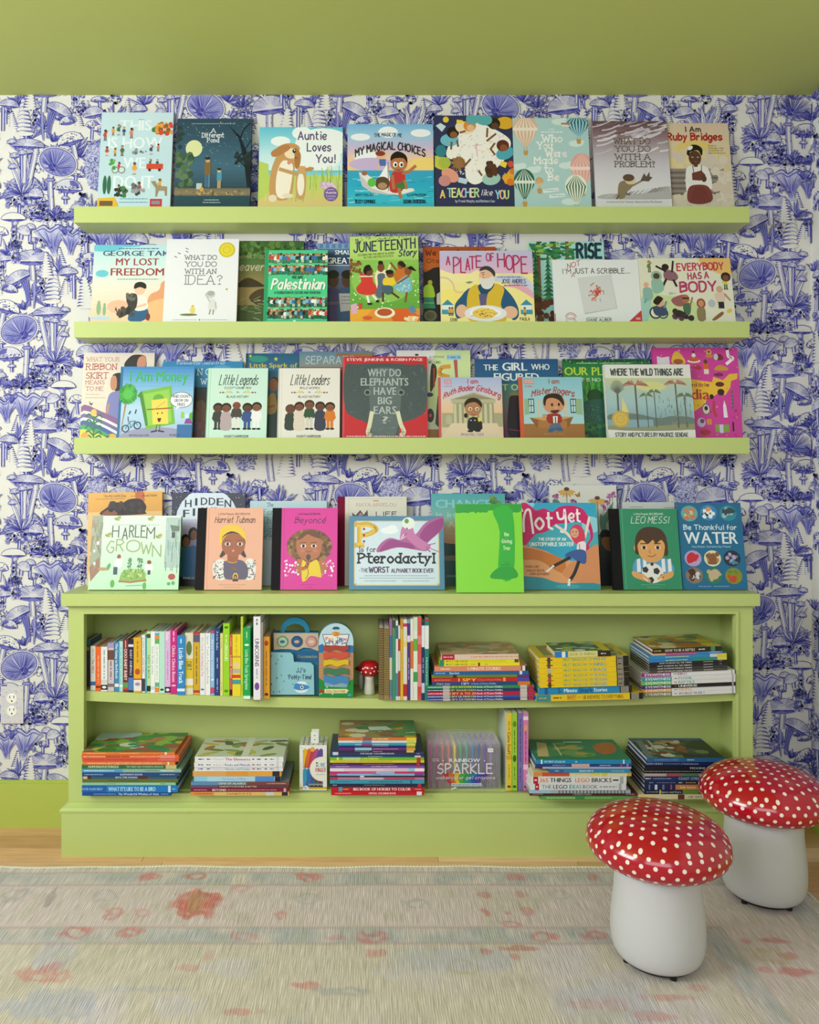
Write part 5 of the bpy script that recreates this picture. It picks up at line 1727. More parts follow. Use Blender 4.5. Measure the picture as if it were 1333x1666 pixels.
def c_tlime(A):
    A.src(540, 555, .225)
    A.G(465, 62, 1020, 800, 'c9dba0', 'c2d99a', 'dfe2d4'); A.P([(465, 62), (760, 62), (700, 300), (690, 800), (465, 800)], 'dfe0dc')
    A.T('SUSPENSE', 712, 822, 122, 14, '6a6a6a', 'h', 2.4); A.T('MEL LIMO', 705, 792, 164, 18, '5a5a5a', 'h', 3); A.E(620, 100, 14, 8, '2a3a3a')
    A.R(840, 98, 945, 136, '9ac4dc'); A.P([(890, 136), (918, 136), (922, 380), (910, 380)], 'b0565c'); A.M(845, 940, 118, 20, '5f9ac0')
    A.L([(860, 185), (800, 195), (790, 240), (850, 260)], 30, 'd2953a', True); A.P([(715, 360), (725, 180), (760, 180), (765, 250), (740, 340)], '3a3230', True); A.L([(745, 200), (745, 330)], 12, 'b0402f'); A.E(712, 390, 26, 16, '2a3a6a'); A.E(715, 540, 28, 50, '2a2a2e'); A.E(715, 540, 12, 14, 'c24a5a'); A.P([(750, 600), (770, 400), (790, 400), (790, 640)], '3a4a40'); A.R(690, 640, 900, 800, 'a8743a')


def c_judge(A):
    A.src(540, 555, .225)
    A.G(780, 262, 1250, 520, 'a8b4d8', 'b8c0d8', 'd9c4b0', 'e2b98c'); A.R(780, 520, 1250, 800, 'd3bfa4'); A.R(775, 260, 796, 800, 'c85a58')
    A.T('I am', 992, 1068, 306, 30, 'b83a4c', 'h', 6); A.T('Ruth Bader Ginsburg', 815, 1228, 358, 40, 'b83a4c', 'i', 6.5, 60)
    A.R(822, 278, 876, 312, 'c28a9a'); A.M(828, 872, 288, 6, 'efdfe2'); A.M(828, 872, 302, 6, 'efdfe2'); A.M(820, 878, 328, 8, 'c87a88')
    A.P([(860, 425), (1035, 372), (1200, 425)], 'a8a482'); A.P([(890, 420), (1035, 385), (1170, 420)], '8f8c6e'); A.R(870, 425, 1195, 450, 'b4b08e'); A.R(885, 450, 1180, 600, '9a967a')
    for k in range(8):
        x = 888 + k * 37
        A.R(x, 455, x + 20, 595, 'c4c09e')
    A.R(800, 522, 885, 625, 'a4a082'); A.R(1180, 522, 1250, 620, 'a4a082'); A.E(850, 570, 24, 34, 'b4b092'); A.P([(870, 595), (1200, 595), (1250, 700), (790, 700)], 'd9c6aa')
    A.E(1030, 465, 66, 55, '3a2c26'); A.E(1030, 490, 60, 55, 'b07a58'); A.P([(970, 470), (985, 430), (1040, 418), (1085, 450), (1090, 480), (1050, 445), (1000, 450)], '2e221e', True); A.E(975, 540, 14, 18, '2e221e')
    for x in (1008, 1058):
        A.E(x, 492, 22, 20, '7a5a40'); A.E(x, 492, 18, 16, 'd9b894'); A.E(x + 2, 494, 5, 7, '1a1412')
    A.L([(1015, 530), (1035, 536), (1052, 530)], 4, '7a3a34'); A.P([(1000, 560), (1070, 560), (1090, 640), (990, 640)], '26262a', True); A.L([(1075, 575), (1085, 600)], 18, '26262a'); A.P([(1060, 560), (1080, 550), (1085, 580), (1065, 585)], 'e8c84a'); A.E(1005, 652, 22, 8, '1c1c1e'); A.E(1058, 650, 22, 8, '1c1c1e'); A.E(1012, 575, 5, 4, 'e8e4dc'); A.E(1040, 575, 5, 4, 'e8e4dc')
    A.T('BRAD MELTZER', 938, 1100, 684, 16, '8a86a8', 'h', 3)


def c_figured(A):
    A.src(740, 555, .225)
    A.G(150, 125, 780, 330, '234f80', '265a86', '2a6a80'); A.G(150, 310, 780, 800, '3f8078', '6a6a6a', '6a3a5c', '5f2a4c')
    for t, x0, x1, y, h in (('THE', 222, 326, 212, 42), ('GIRL', 360, 540, 214, 58), ('WHO', 572, 705, 208, 42), ('FIGURED', 297, 625, 288, 54), ('IT OUT', 345, 560, 358, 44)):
        A.T(t, x0, x1, y, h, 'e0e6e4' if y < 300 else 'b9cf9a')
    A.P([(390, 680), (400, 440), (420, 400), (470, 400), (500, 480), (500, 690)], '241e2c', True); A.E(440, 390, 36, 16, '7a7a4a'); A.R(415, 395, 470, 440, '2a2028'); A.L([(395, 640), (480, 650)], 6, '8a3a5a')


def c_mister(A):
    A.src(740, 555, .225)
    A.G(500, 262, 950, 600, '86bccb', '9cc9d2', 'a4ccd2'); A.R(480, 600, 950, 800, '9a6c3e'); A.R(478, 258, 508, 800, 'cc5a3c')
    A.T('I am', 700, 775, 306, 30, 'a84440', 'h', 6); A.T('Mister Rogers', 570, 880, 380, 46, 'a84440', 'i', 7, 26)
    A.R(518, 275, 590, 312, 'c28a86'); A.M(524, 586, 286, 6, 'efdfe2'); A.M(524, 586, 300, 6, 'efdfe2'); A.M(525, 585, 328, 12, 'b87a78')
    for x in (565, 872):
        A.R(x - 20, 418, x + 22, 522, '2a3038'); A.R(x - 14, 425, x - 2, 466, 'b9dbe0'); A.R(x + 3, 425, x + 16, 466, 'b9dbe0'); A.R(x - 14, 472, x - 2, 514, 'b9dbe0'); A.R(x + 3, 472, x + 16, 514, 'b9dbe0')
    A.P([(515, 418), (545, 418), (552, 530), (515, 535)], '8fb08a'); A.P([(893, 418), (938, 418), (940, 535), (890, 528)], '8fb08a')
    for x in (620, 815):
        A.R(x - 12, 430, x + 12, 560, 'c2bfae')
    A.P([(550, 555), (868, 548), (840, 570), (580, 578)], 'c49a66'); A.P([(550, 555), (640, 575), (640, 625), (600, 625)], '8a5c34'); A.P([(868, 550), (790, 570), (790, 625), (830, 625)], '8a5c34'); A.R(610, 575, 820, 630, 'a87444')
    A.E(730, 450, 82, 78, 'c98f6a'); A.P([(655, 450), (665, 400), (720, 380), (780, 390), (806, 440), (800, 470), (770, 430), (720, 412), (680, 425), (668, 470)], '2e2422', True); A.E(718, 462, 8, 12, '2a1e1a'); A.E(768, 460, 8, 12, '2a1e1a'); A.P([(705, 505), (770, 500), (750, 522), (720, 522)], '5a2a24', True); A.E(745, 485, 12, 10, 'd99a78')
    A.P([(675, 535), (770, 530), (780, 590), (690, 595)], '9a3430', True); A.P([(720, 545), (755, 545), (750, 600), (722, 600)], 'e2e0da'); A.L([(738, 552), (738, 592)], 8, '2a3a5a'); A.E(660, 545, 18, 16, 'c98f6a'); A.P([(705, 600), (765, 598), (775, 640), (690, 645)], '5a6a80', True); A.E(705, 645, 26, 14, '3a5f88', -.4); A.E(760, 638, 28, 14, '3a5f88', .2)
    A.T('BRAD MELTZER', 650, 800, 678, 10, 'b08a5a', 'h', 2)


def c_planet(A):
    A.src(740, 555, .225)
    A.G(800, 128, 1480, 800, '1f6a3c', '2f8a48', '3a9048', '2a6a4a', '20523c'); A.R(800, 128, 1480, 150, '1c4f38')
    A.S(60, 800, 135, 1480, 160, 5, '2f7a50 7ab88a 1a4030', 3)
    A.T('OUR PLANET!', 815, 1330, 248, 58, 'b9cf4a'); A.T('THERE IS NO PLANET B', 838, 1280, 294, 26, 'c9d8b8'); A.M(905, 1060, 160, 8, 'b9d8a8'); A.M(1075, 1300, 160, 8, 'b9d8a8')
    g = A.rnd
    for k in range(150):
        x, y = g.uniform(930, 1200), g.uniform(310, 400)
        A.L([(x, y + 30), (x + g.uniform(-10, 10), y - 20)], 8, g.choice(['3f9a3c', '2a7a34', '58ac48', '1f6030']))
    A.E(1030, 400, 60, 50, '1f4a2c'); A.P([(930, 460), (1100, 420), (1300, 430), (1300, 700), (940, 690)], '2a5a50', True); A.S(40, 950, 600, 1110, 700, 14, '3a7a3c 1f4a30 2a5f38', 4); A.S(40, 960, 460, 1110, 600, 3, '5a8a7a', 5)


def c_palms(A):
    A.src(940, 555, .225)
    A.R(215, 165, 870, 800, 'e0e0da'); A.G(226, 268, 858, 640, 'c4c89a', 'a9c2bc', '9fbfc4', '8aa8ae', '93987c')
    A.T('WHERE THE WILD THINGS ARE', 272, 803, 248, 46, '4a5250', 'h', 9)
    A.T('STORY AND PICTURES BY MAURICE SENDAK', 278, 803, 692, 28, '5a5e58', 'h', 5.5)
    # a plain seaside with palms
    A.E(560, 330, 110, 34, 'd0cf8e'); A.P([(226, 545), (320, 525), (450, 530), (600, 560), (700, 545), (858, 560), (858, 640), (226, 640)], '6a7c78', True); A.R(226, 570, 560, 625, '84a6b2'); A.P([(226, 612), (420, 625), (858, 600), (858, 642), (226, 642)], '8f9270', True)
    for x, y, w in ((445, 320, 12), (740, 310, 10), (520, 395, 6), (580, 370, 6), (800, 400, 8)):
        A.L([(x, y), (x + 3, 625)], w, '5f5c54')
        for k in range(9):
            a = PI * (.02 + .96 * k / 8)
            r = w * 9
            A.P([(x, y), (x + r * .6 * math.cos(a), y - r * .35 * math.sin(a) - 6), (x + r * math.cos(a), y - r * .3 * math.sin(a) + 16), (x + r * .55 * math.cos(a), y - r * .25 * math.sin(a) + 8)], ['a87468', '946258', 'b8887a'][k % 3] if w > 8 else '6a7a5a')
    A.L([(310, 540), (312, 380)], 12, '5f5c54')
    for k in range(14):
        a = PI * k / 13
        A.L([(312, 385), (312 + 50 * math.cos(a), 345 - 60 * math.sin(a))], 4, '6a6a5e')
    A.P([(335, 520), (345, 400), (385, 515)], 'd9cc8a'); A.P([(300, 525), (395, 520), (380, 545), (315, 545)], 'b89a58')
    for k in range(60):
        x, y = A.rnd.uniform(600, 850), A.rnd.uniform(400, 625)
        A.L([(x, y), (x + A.rnd.uniform(-10, 10), y - 22)], 3, A.rnd.choice(['7a8268', '93987c', 'a5a892', '62705c']))
    A.R(215, 165, 226, 800, 'cfcfca')


def c_india(A):
    A.src(940, 555, .225)
    A.R(560, 40, 1210, 800, 'cc4098'); A.R(560, 40, 575, 800, 'b03282')
    A.P([(800, 270), (900, 285), (1000, 300), (1010, 260), (1080, 285), (1130, 240), (1190, 235), (1185, 275), (1140, 290), (1130, 340), (1090, 395), (1050, 370), (1010, 400), (960, 420), (920, 470), (860, 510), (800, 480)], 'e6b93a')
    A.T('incredible', 740, 975, 330, 24, '8a2a3a', 'h', 5); A.T('India', 760, 975, 424, 74, 'b03a30', 'b')
    A.P([(605, 110), (640, 120), (695, 112), (698, 200), (605, 200)], 'dcd4dc'); A.P([(715, 120), (740, 75), (775, 85), (815, 160), (720, 165)], 'e0b04a', True); A.E(760, 150, 36, 20, 'a05a30')
    A.E(875, 145, 48, 14, 'e8d8d0'); A.E(875, 135, 40, 14, 'c8602c'); A.F(875, 70, 70, '5f3a2a', '2a1a18', 'e8e4e0', 'd2703a'); A.E(988, 80, 20, 22, 'd9b06a'); A.E(988, 78, 9, 9, '7a3a2a'); A.E(990, 108, 30, 14, 'c08a4a'); A.P([(1025, 135), (1040, 95), (1080, 100), (1090, 135)], '7a3038', True); A.E(1038, 115, 16, 24, 'c9c9d0')
    A.L([(1125, 60), (1130, 110), (1160, 125), (1115, 165)], 22, 'f0e6e8', True); A.L([(1140, 65), (1180, 65)], 5, '7a2a50'); A.E(1122, 55, 14, 10, '2a1a20')
    A.R(942, 160, 980, 220, 'd0622c'); A.E(960, 150, 14, 16, '5f3a2a'); A.R(945, 205, 980, 240, 'e0d4c8'); A.E(900, 190, 30, 18, 'b03a3a', .4); A.P([(1020, 210), (1060, 175), (1120, 195), (1110, 215)], 'c8943a', True); A.E(1050, 245, 36, 14, '7a2a5a'); A.E(1055, 315, 32, 18, '5a2a24'); A.E(1060, 372, 26, 24, '3a2022'); A.E(990, 405, 16, 18, '2a1a1c')
    A.E(945, 495, 32, 42, '7a6a70'); A.E(945, 495, 24, 34, 'd9c8c0'); A.E(945, 488, 13, 16, '2a2222'); A.L([(1005, 440), (1000, 500), (1015, 545)], 18, 'b83a40', True); A.P([(1070, 555), (1070, 470), (1080, 430), (1092, 470), (1100, 555)], 'e8e0e8')
    for k in range(5):
        A.E(1142, 370 + k * 28, 9, 10, '5a6a6a')
    A.E(905, 590, 30, 34, 'c9b8d9'); A.E(912, 580, 16, 16, '6a4a7a'); A.R(945, 565, 980, 605, 'd2923a'); A.R(1005, 605, 1105, 660, '8aa04a'); A.R(1035, 605, 1062, 665, 'c9ccd9'); A.L([(1135, 590), (1135, 650)], 12, '4a1a24'); A.E(930, 660, 40, 20, 'b03a3a'); A.E(1160, 505, 9, 9, 'b02a4a'); A.S(60, 590, 60, 1190, 690, 4, 'f0c8e0 8a2a5a e6b93a f0e6e8 7a1a48', 8)


LED3 = LEDGE[2]
for px0, px1, py, row, T, lab, fc, dr, kw in (
        (129, 246, 574, 1, .009, 'beige picture book with dark red serif title and woman, leftmost on the lowest ledge', 'ddd3c4', c_ribbon, {}),
        (189, 311, 596.5, 0, .012, 'sky blue picture book with bundle of green banknotes and green title', '7fb4dc', c_money, {'spine': '2f6f9c'}),
        (260, 392, 588, 1, .010, 'deep blue picture book with pale serif capitals, behind the green-banknote book', '2f7fb0', c_now, {}),
        (333.5, 433, 599, 0, .014, 'mint green book with five little men standing in a line', 'c6e2d4', c_legends, {'spine': '8fc4a4', 'back': '8fc4a4'}),
        (397, 484, 575, 1, .010, 'dark teal starry picture book behind the gap between the mint and white books', '1f5a78', c_spark, {}),
        (450.5, 552.5, 599, 0, .014, 'off-white book with five little women standing in a line', 'e0dcd4', c_leaders, {'spine': 'c9c2b6'}),
        (485, 606, 572, 1, .008, 'slate blue to brown picture book peeking above the off-white five-women book', '5f8296', c_separate, {}),
        (557, 697, 580, 0, .011, 'red picture book filled by a grey tusked elephant head', 'c22b34', c_eleph, {}),
        (646, 768, 570, 1, .009, 'pale lime picture book with hammer-shaped letter, behind the red elephant book', 'c2d99a', c_tlime, {}),
        (715, 820, 614, 0, .009, 'small book with a robed woman before a columned courthouse', 'a8b4d8', c_judge, {'spine': 'c85a58'}),
        (776, 913, 584, 1, .010, 'dark blue picture book with chunky white hand-lettered title', '234f80', c_figured, {}),
        (848, 953, 613.5, 0, .009, 'small turquoise book with orange spine and big-headed man at a desk', '9cc9d2', c_mister, {'spine': 'cc5a3c'}),
        (921, 1066, 584, 1, .009, 'leafy green picture book with lime capitals, left behind the palm tree book', '1f6a3c', c_planet, {}),
        (989.5, 1133.5, 593, 0, .011, 'white bordered picture book with palm trees by water and a gold seal', 'e0e0da', c_palms, {'sticker': (1012.5, 682.5, 14, 'c9ac55')}),
        (1068.5, 1210, 566, 1, .010, 'magenta picture book strewn with little icons, rightmost on the lowest ledge', 'cc4098', c_india, {})):
    facing(px0, px1, py, LED3, -.044 if row else -.077, None if row else 11.5, T, lab, fc, dr, group=G3, **kw)


def c_orangeback(A):
    A.src(110, 780, .225)
    A.G(100, 90, 700, 300, 'e3ac55', 'e0a54e', 'd9a050'); A.P([(480, 98), (548, 98), (552, 170), (486, 165)], 'c46a3c'); A.R(100, 240, 700, 800, 'e8bd80')
    A.T('Timothy Smith King', 250, 412, 132, 16, '5a4630', 's', 1.8); A.M(190, 400, 145, 5, '8a6a44'); A.T('Jessie Parker', 530, 640, 132, 16, '5a4630', 's', 1.8); A.M(450, 520, 128, 5, '8a6a44')
    A.P([(235, 262), (280, 205), (340, 172), (390, 175), (440, 150), (520, 150), (562, 200), (555, 240), (540, 262)], '332b2c', True); A.P([(240, 262), (280, 225), (330, 230), (350, 262)], '8a5a3c', True); A.S(26, 300, 175, 545, 250, 16, '3f3536 2a2324 4a3c3a', 4)


def c_harlem(A):
    A.src(110, 780, .225)
    A.G(140, 260, 810, 820, 'dbe9e0', 'd5ead8', 'c6e6cc', 'bce2c2'); A.R(145, 262, 225, 660, '9fa893'); A.P([(145, 640), (215, 560), (225, 660), (160, 740)], 'a07a68')
    g = A.rnd
    for k in range(34):
        x, y = g.uniform(145, 225), g.uniform(270, 640)
        A.L([(x, y), (x + g.uniform(-8, 8), y + 50)], 8, g.choice(['8a8c78', 'a58c7a', '7a8a70', 'b8b8a4', '8aa088']))
    A.R(690, 275, 800, 640, 'b0c6c0')
    for k in range(40):
        x, y = g.uniform(690, 800), g.uniform(275, 620)
        A.L([(x, y), (x + g.uniform(-6, 6), y + 60)], 6, g.choice(['8aa8a0', 'a0bab2', 'c0d2cc', '7a968e']))
    A.P([(720, 330), (790, 340), (790, 375), (735, 380)], '6a7c70'); A.R(735, 382, 760, 425, '4a5a54')
    A.M(290, 640, 330, 6, 'a8b8ac')
    for t, x0, x1, y in (('H', 300, 345, 420), ('A', 375, 410, 434), ('R', 425, 455, 420), ('L', 468, 498, 418), ('E', 510, 542, 420), ('M', 552, 608, 430)):
        A.T(t, x0, x1, y, 82, '5f665c', 'h', 8)
    for t, x0, x1, y in (('G', 265, 315, 530), ('R', 335, 385, 520), ('O', 415, 500, 525), ('W', 515, 590, 540), ('N', 600, 660, 560)):
        A.T(t, x0, x1, y, 82, '9aae78', 'h', 9, 0)
    for x, y in ((330, 280), (575, 280), (268, 400), (638, 410)):
        A.S(10, x - 20, y - 14, x + 20, y + 14, 8, 'a8b85a c9b06a 8aa85a', 3)
    A.E(358, 562, 14, 18, 'a05a40'); A.P([(335, 580), (385, 580), (375, 640), (330, 630)], 'eeeeea', True); A.R(322, 635, 352, 690, '4a5a6a'); A.E(580, 602, 15, 16, '8a5238'); A.P([(550, 620), (600, 618), (610, 660), (560, 660)], 'eeeae6', True); A.R(572, 658, 592, 690, '3a4a50')
    A.E(470, 690, 92, 42, '9ab86a'); A.P([(368, 735), (400, 665), (530, 665), (562, 730), (540, 740), (380, 745)], '8fb05f', True); A.S(60, 395, 655, 540, 720, 7, '6a9a48 a8c478 7aa852 c9d68a', 6); A.L([(368, 738), (450, 745), (562, 730)], 10, 'b06a44')
    for x in (432, 445, 505, 520):
        A.L([(x, 660), (x + 2, 570)], 4, '6a9a70'); A.S(8, x - 10, 575, x + 12, 640, 6, '7aae80 5a8a64', int(x))
    A.E(285, 635, 12, 28, '6aa870', .4); A.E(245, 650, 35, 12, 'b89a68'); A.E(320, 755, 15, 28, '5fae4a'); A.E(553, 770, 13, 26, '6ab04f'); A.E(748, 705, 26, 22, 'b0504a'); A.E(760, 750, 12, 14, '6aa870'); A.E(728, 755, 12, 12, '6aa870'); A.L([(420, 770), (540, 765)], 4, '7a9aa8'); A.R(190, 450, 208, 475, 'e6ecea'); A.R(168, 510, 182, 530, 'e6ecea'); A.R(175, 600, 190, 622, 'e6ecea')


def c_hidden(A):
    A.src(110, 780, .225)
    A.G(730, 95, 1290, 800, '3a3c4c', '383a50', '4a4868'); A.E(998, 300, 230, 235, 'd6e2ee'); A.G(820, 290, 1100, 560, 'c6c6e4', 'a8a2d0', '6a649c'); A.R(730, 690, 1290, 800, '26283a'); A.S(40, 735, 100, 1285, 260, 3, 'e6ecf4 b8c4d6', 9)
    for i, ch in enumerate('HIDDEN'):
        x = 835 + i * 58
        A.T(ch, x + (17 if i == 1 else 0), x + (46 if i != 1 else 29), 202 - [0, 12, 16, 16, 12, 0][i], 54, '2a3448')
    for i, ch in enumerate('FIGURES'):
        A.T(ch, 824 + i * 56 + (15 if i == 1 else 0), 824 + i * 56 + (42 if i != 1 else 27), 275 - [0, 10, 16, 18, 16, 10, 0][i], 54, '2a3448')
    for x, y, b in ((845, 450, '3a6a88'), (900, 400, '2f6aa0'), (1000, 380, '6a3a68')):
        A.P([(x - 50, 690), (x - 45, 520), (x, 480), (x + 45, 520), (x + 50, 690)], b, True); A.E(x, y - 5, 36, 48, '241c1c'); A.E(x + 4, y + 6, 25, 36, '8a5a3e')
    A.T('MARGOT LEE SHETTERLY', 836, 1120, 722, 16, 'd9dfe8')


def c_lpbd(A, bg, name, x0, x1, nx0, nx1, ny, col, small, caps=0):
    A.R(-200, 100, 1400, 1000, bg)
    A.R(x0 + 18, 100, x0 + 21, 1000, small)
    A.T('Little People, BIG DREAMS', nx0 + 25, nx1 - 35, 257, 13, col, 'h', 2.2); A.T(name, nx0, nx1, ny, 44 if not caps else 48, col, 'i' if not caps else 'i', 4.6)
    A.M(nx0 + 45, nx1 - 55, 762, 6, small); A.M(nx0 + 85, nx1 - 90, 780, 6, small)


def c_yellowhat(A):
    A.src(310, 780, .225)
    c_lpbd(A, 'e4ab90', 'Harriet Tubman', 97, 510, 158, 450, 315, '4a3430', 'c48c74')
    A.P([(160, 610), (200, 580), (245, 600), (245, 720), (180, 720), (155, 660)], 'e2dedc', True); A.P([(395, 590), (445, 580), (470, 640), (450, 720), (390, 715)], 'e2dedc', True)
    for k in range(90):
        x = A.rnd.choice([A.rnd.uniform(165, 240), A.rnd.uniform(395, 462)])
        y = A.rnd.uniform(590, 715)
        A.L([(x, y), (x + A.rnd.uniform(-10, 10), y + A.rnd.uniform(-10, 10))], 5, '3a3638')
    A.P([(240, 600), (300, 585), (370, 590), (410, 640), (405, 715), (340, 725), (250, 720), (235, 660)], '5f586e', True); A.P([(265, 540), (335, 540), (330, 600), (300, 612), (265, 600)], '9c5a3c', True)
    A.P([(225, 510), (200, 560), (215, 570), (245, 545)], '3f3836'); A.P([(375, 510), (398, 560), (385, 570), (355, 545)], '3f3836'); A.P([(196, 440), (205, 360), (260, 330), (330, 335), (380, 380), (388, 450), (300, 410), (215, 480)], 'e6c03a', True)
    A.E(300, 475, 86, 86, 'a05f40'); A.P([(214, 470), (225, 420), (290, 390), (360, 410), (386, 470), (380, 430), (345, 385), (280, 370), (225, 400)], '3a2c28', True); A.P([(205, 440), (225, 385), (300, 355), (370, 385), (388, 440), (340, 395), (280, 378), (230, 405)], 'e6c03a', True)
    for x in (258, 348):
        A.E(x, 470, 20, 13, 'efe8e2'); A.E(x, 470, 11, 12, '2a1c18'); A.L([(x - 22, 445), (x + 20, 443)], 4, '5a382a', True)
    A.P([(288, 518), (300, 508), (312, 518), (300, 530)], 'd98a84'); A.L([(262, 598), (300, 606), (332, 598)], 5, 'c9a04a'); A.L([(300, 640), (322, 655)], 16, '8a5440')
    A.E(322, 705, 20, 28, 'd9c24a'); A.E(322, 708, 13, 20, '4a2a20'); A.E(322, 712, 7, 14, 'e0803a'); A.R(302, 722, 342, 738, '3a3432')


def c_pink(A):
    A.src(310, 780, .225)
    c_lpbd(A, 'd8349a', 'Beyoncé', 650, 1058, 745, 968, 318, '3c1c3c', 'a82a78')
    g = A.rnd
    A.E(855, 480, 165, 120, '7a5434')
    for k in range(170):
        a, r = g.uniform(0, 6.28), g.uniform(.5, 1)
        x, y = 855 + 158 * r * math.cos(a), 490 + 118 * r * math.sin(a)
        A.E(x, y, g.uniform(10, 22), g.uniform(8, 18), g.choice(['8a6038', '6a4830', 'a07a44', '5f4030', '7f5a36']), g.uniform(0, 3), 7)
    A.P([(770, 420), (850, 385), (930, 420), (945, 500), (920, 565), (850, 590), (785, 560), (762, 500)], 'b4704a', True); A.P([(765, 440), (800, 390), (855, 370), (910, 385), (940, 430), (880, 415), (840, 400), (800, 430)], '6a4830', True)
    for x in (812, 888):
        A.E(x, 484, 20, 13, 'efe8e2'); A.E(x, 484, 11, 12, '2a1c18'); A.L([(x - 24, 462), (x + 20, 458)], 4, '4a2f22', True)
    for x in (805, 900):
        A.E(x, 520, 18, 12, 'c9746a')
    A.L([(832, 522), (850, 528), (868, 522)], 5, '7a2f3a', True); A.P([(760, 600), (810, 580), (800, 680), (770, 690)], 'b4704a', True); A.P([(925, 590), (985, 600), (980, 670), (930, 680)], 'b4704a', True)
    A.P([(805, 590), (850, 610), (915, 585), (945, 690), (940, 710), (870, 700), (830, 735), (805, 725)], 'e6c82c', True); A.L([(790, 650), (830, 640), (850, 600)], 26, 'b4704a', True); A.E(850, 565, 17, 22, '4a4644'); A.L([(850, 585), (846, 640), (850, 690), (830, 720)], 4, '3a2a2a', True)
    A.S(26, 680, 590, 780, 700, 7, 'f2d6e8 ffffff e8a8d0', 5); A.S(20, 950, 590, 1035, 700, 7, 'f2d6e8 ffffff e8a8d0', 6)


def c_cream(A):
    A.src(540, 780, .225)
    A.R(30, 120, 560, 900, 'd9d6c6'); A.R(122, 140, 124, 900, 'b8b4a2'); A.R(122, 140, 530, 142, 'b8b4a2'); A.R(300, 150, 340, 160, 'c29a80')
    A.T('MAYA ANGELOU', 178, 468, 194, 22, 'c0967c', 's', 3); A.P([(145, 240), (172, 262), (205, 222), (230, 258), (258, 220), (262, 270), (150, 270)], '4a3c40'); A.P([(190, 265), (206, 240), (225, 262)], 'c28a8a'); A.T('LIFE', 322, 470, 268, 32, '33302e', 'h', 6)


def c_ptero(A):
    A.src(540, 780, .225)
    A.R(120, 260, 825, 810, '4f86a8'); A.P([(172, 300), (772, 300), (782, 312), (782, 755), (770, 768), (172, 768), (160, 755), (160, 312)], 'd9c890'); A.P([(176, 308), (770, 308), (774, 314), (774, 752), (766, 760), (178, 760), (168, 752), (168, 316)], 'cfe0ec')
    for x, y in ((172, 310), (772, 310), (172, 760), (772, 760)):
        A.E(x, y, 8, 8, 'c9a85a')
    A.E(420, 370, 66, 26, 'eaf1f6'); A.E(440, 350, 34, 18, 'eaf1f6')
    A.T('P', 198, 322, 478, 150, 'd2a83a', 's', 34); A.T('P', 208, 308, 470, 132, 'e0c04a', 's', 16)
    for y in (360, 405, 450):
        A.E(233, y, 9, 9, '8a3a2c')
    A.P([(330, 530), (350, 470), (420, 425), (500, 440), (560, 400), (610, 400), (690, 310), (815, 268), (818, 330), (800, 370), (700, 460), (720, 480), (690, 520), (600, 510), (480, 495)], 'b0629c', True); A.P([(345, 525), (420, 440), (520, 455), (580, 470), (600, 505), (470, 490)], '9a4488', True); A.P([(640, 420), (700, 330), (815, 280), (800, 360), (700, 450)], '9a4488', True)
    A.P([(545, 345), (590, 350), (610, 400), (720, 490), (650, 510), (560, 440), (530, 400)], 'c77ab0', True); A.P([(530, 400), (555, 360), (560, 380), (500, 445)], 'c23a5a'); A.P([(510, 350), (550, 330), (585, 350), (560, 385), (520, 400), (495, 440)], 'c77ab0', True); A.E(558, 318, 48, 44, 'e6ece8'); A.E(546, 302, 16, 18, '6a9a5a'); A.E(548, 356, 5, 6, '2a1a2a')
    A.L([(690, 490), (800, 535)], 6, 'b0629c'); A.L([(700, 475), (755, 465)], 7, 'b0629c'); A.L([(690, 500), (715, 525)], 10, 'b0629c')
    A.T('Is for', 196, 318, 525, 32, '2a2e34', 's', 5); A.T('Pterodactyl', 194, 742, 605, 66, '1c2026', 's', 13); A.T('"THE', 198, 262, 672, 26, '5a3a6a', 'h', 4); A.T('WORST', 270, 415, 674, 38, '5a3a6a', 'h', 8); A.T('ALPHABET BOOK EVER', 432, 735, 674, 26, '5a3a6a', 'h', 5)
    A.M(235, 700, 698, 7, '8aa0b4'); A.L([(200, 715), (745, 715)], 2, '4a5a6a'); A.M(235, 465, 735, 7, '8aa0b4'); A.M(510, 705, 735, 7, '8aa0b4')


def c_change(A):
    A.src(540, 780, .225)
    A.G(720, 98, 1280, 480, '4aa6ae', '62b0b2', '8ab8a8', 'd0a888', 'cf8f70'); A.P([(720, 480), (900, 470), (1280, 440), (1280, 900), (720, 900)], '2c4a48', True); A.P([(720, 570), (900, 550), (1280, 540), (1280, 580), (720, 590)], '7a7a5a', True); A.R(720, 590, 1280, 900, '2a5a58')
    A.T('CHANGE', 758, 1165, 206, 58, '8accce'); A.T('is in the', 760, 1050, 276, 40, '9ad0cc'); A.T('AIR', 845, 960, 350, 44, 'dcc0a4'); A.T('Carbon Climate', 850, 1100, 435, 22, 'e2b098'); A.M(850, 1000, 395, 14, 'd9b8a0'); A.S(12, 1165, 125, 1225, 180, 14, '5a8a4a 4a7a40 7a9a4a', 4); A.T('DEBBIE LEVY', 828, 960, 708, 16, '7aa0a0')


def c_lime(A):
    A.src(700, 780, .225)
    A.R(185, 170, 690, 900, '86d83c'); A.R(185, 178, 690, 225, '2fa03a')
    A.S(90, 190, 215, 430, 232, 12, '2fa03a', 4); A.S(60, 560, 215, 690, 230, 12, '2fa03a', 5)
    A.P([(470, 225), (610, 225), (606, 690), (500, 690), (515, 380)], '36b03c', True); A.P([(500, 640), (606, 640), (630, 712), (440, 715)], '2fa03a', True)
    for t, x0, x1, y in (('the', 548, 580, 412), ('Giving', 528, 600, 462), ('Tree', 538, 585, 512)):
        A.T(t, x0, x1, y, 26, 'd9efc8', 'h', 4)
    A.M(545, 580, 605, 8, '2a8a34'); A.M(520, 590, 620, 8, '2a8a34')


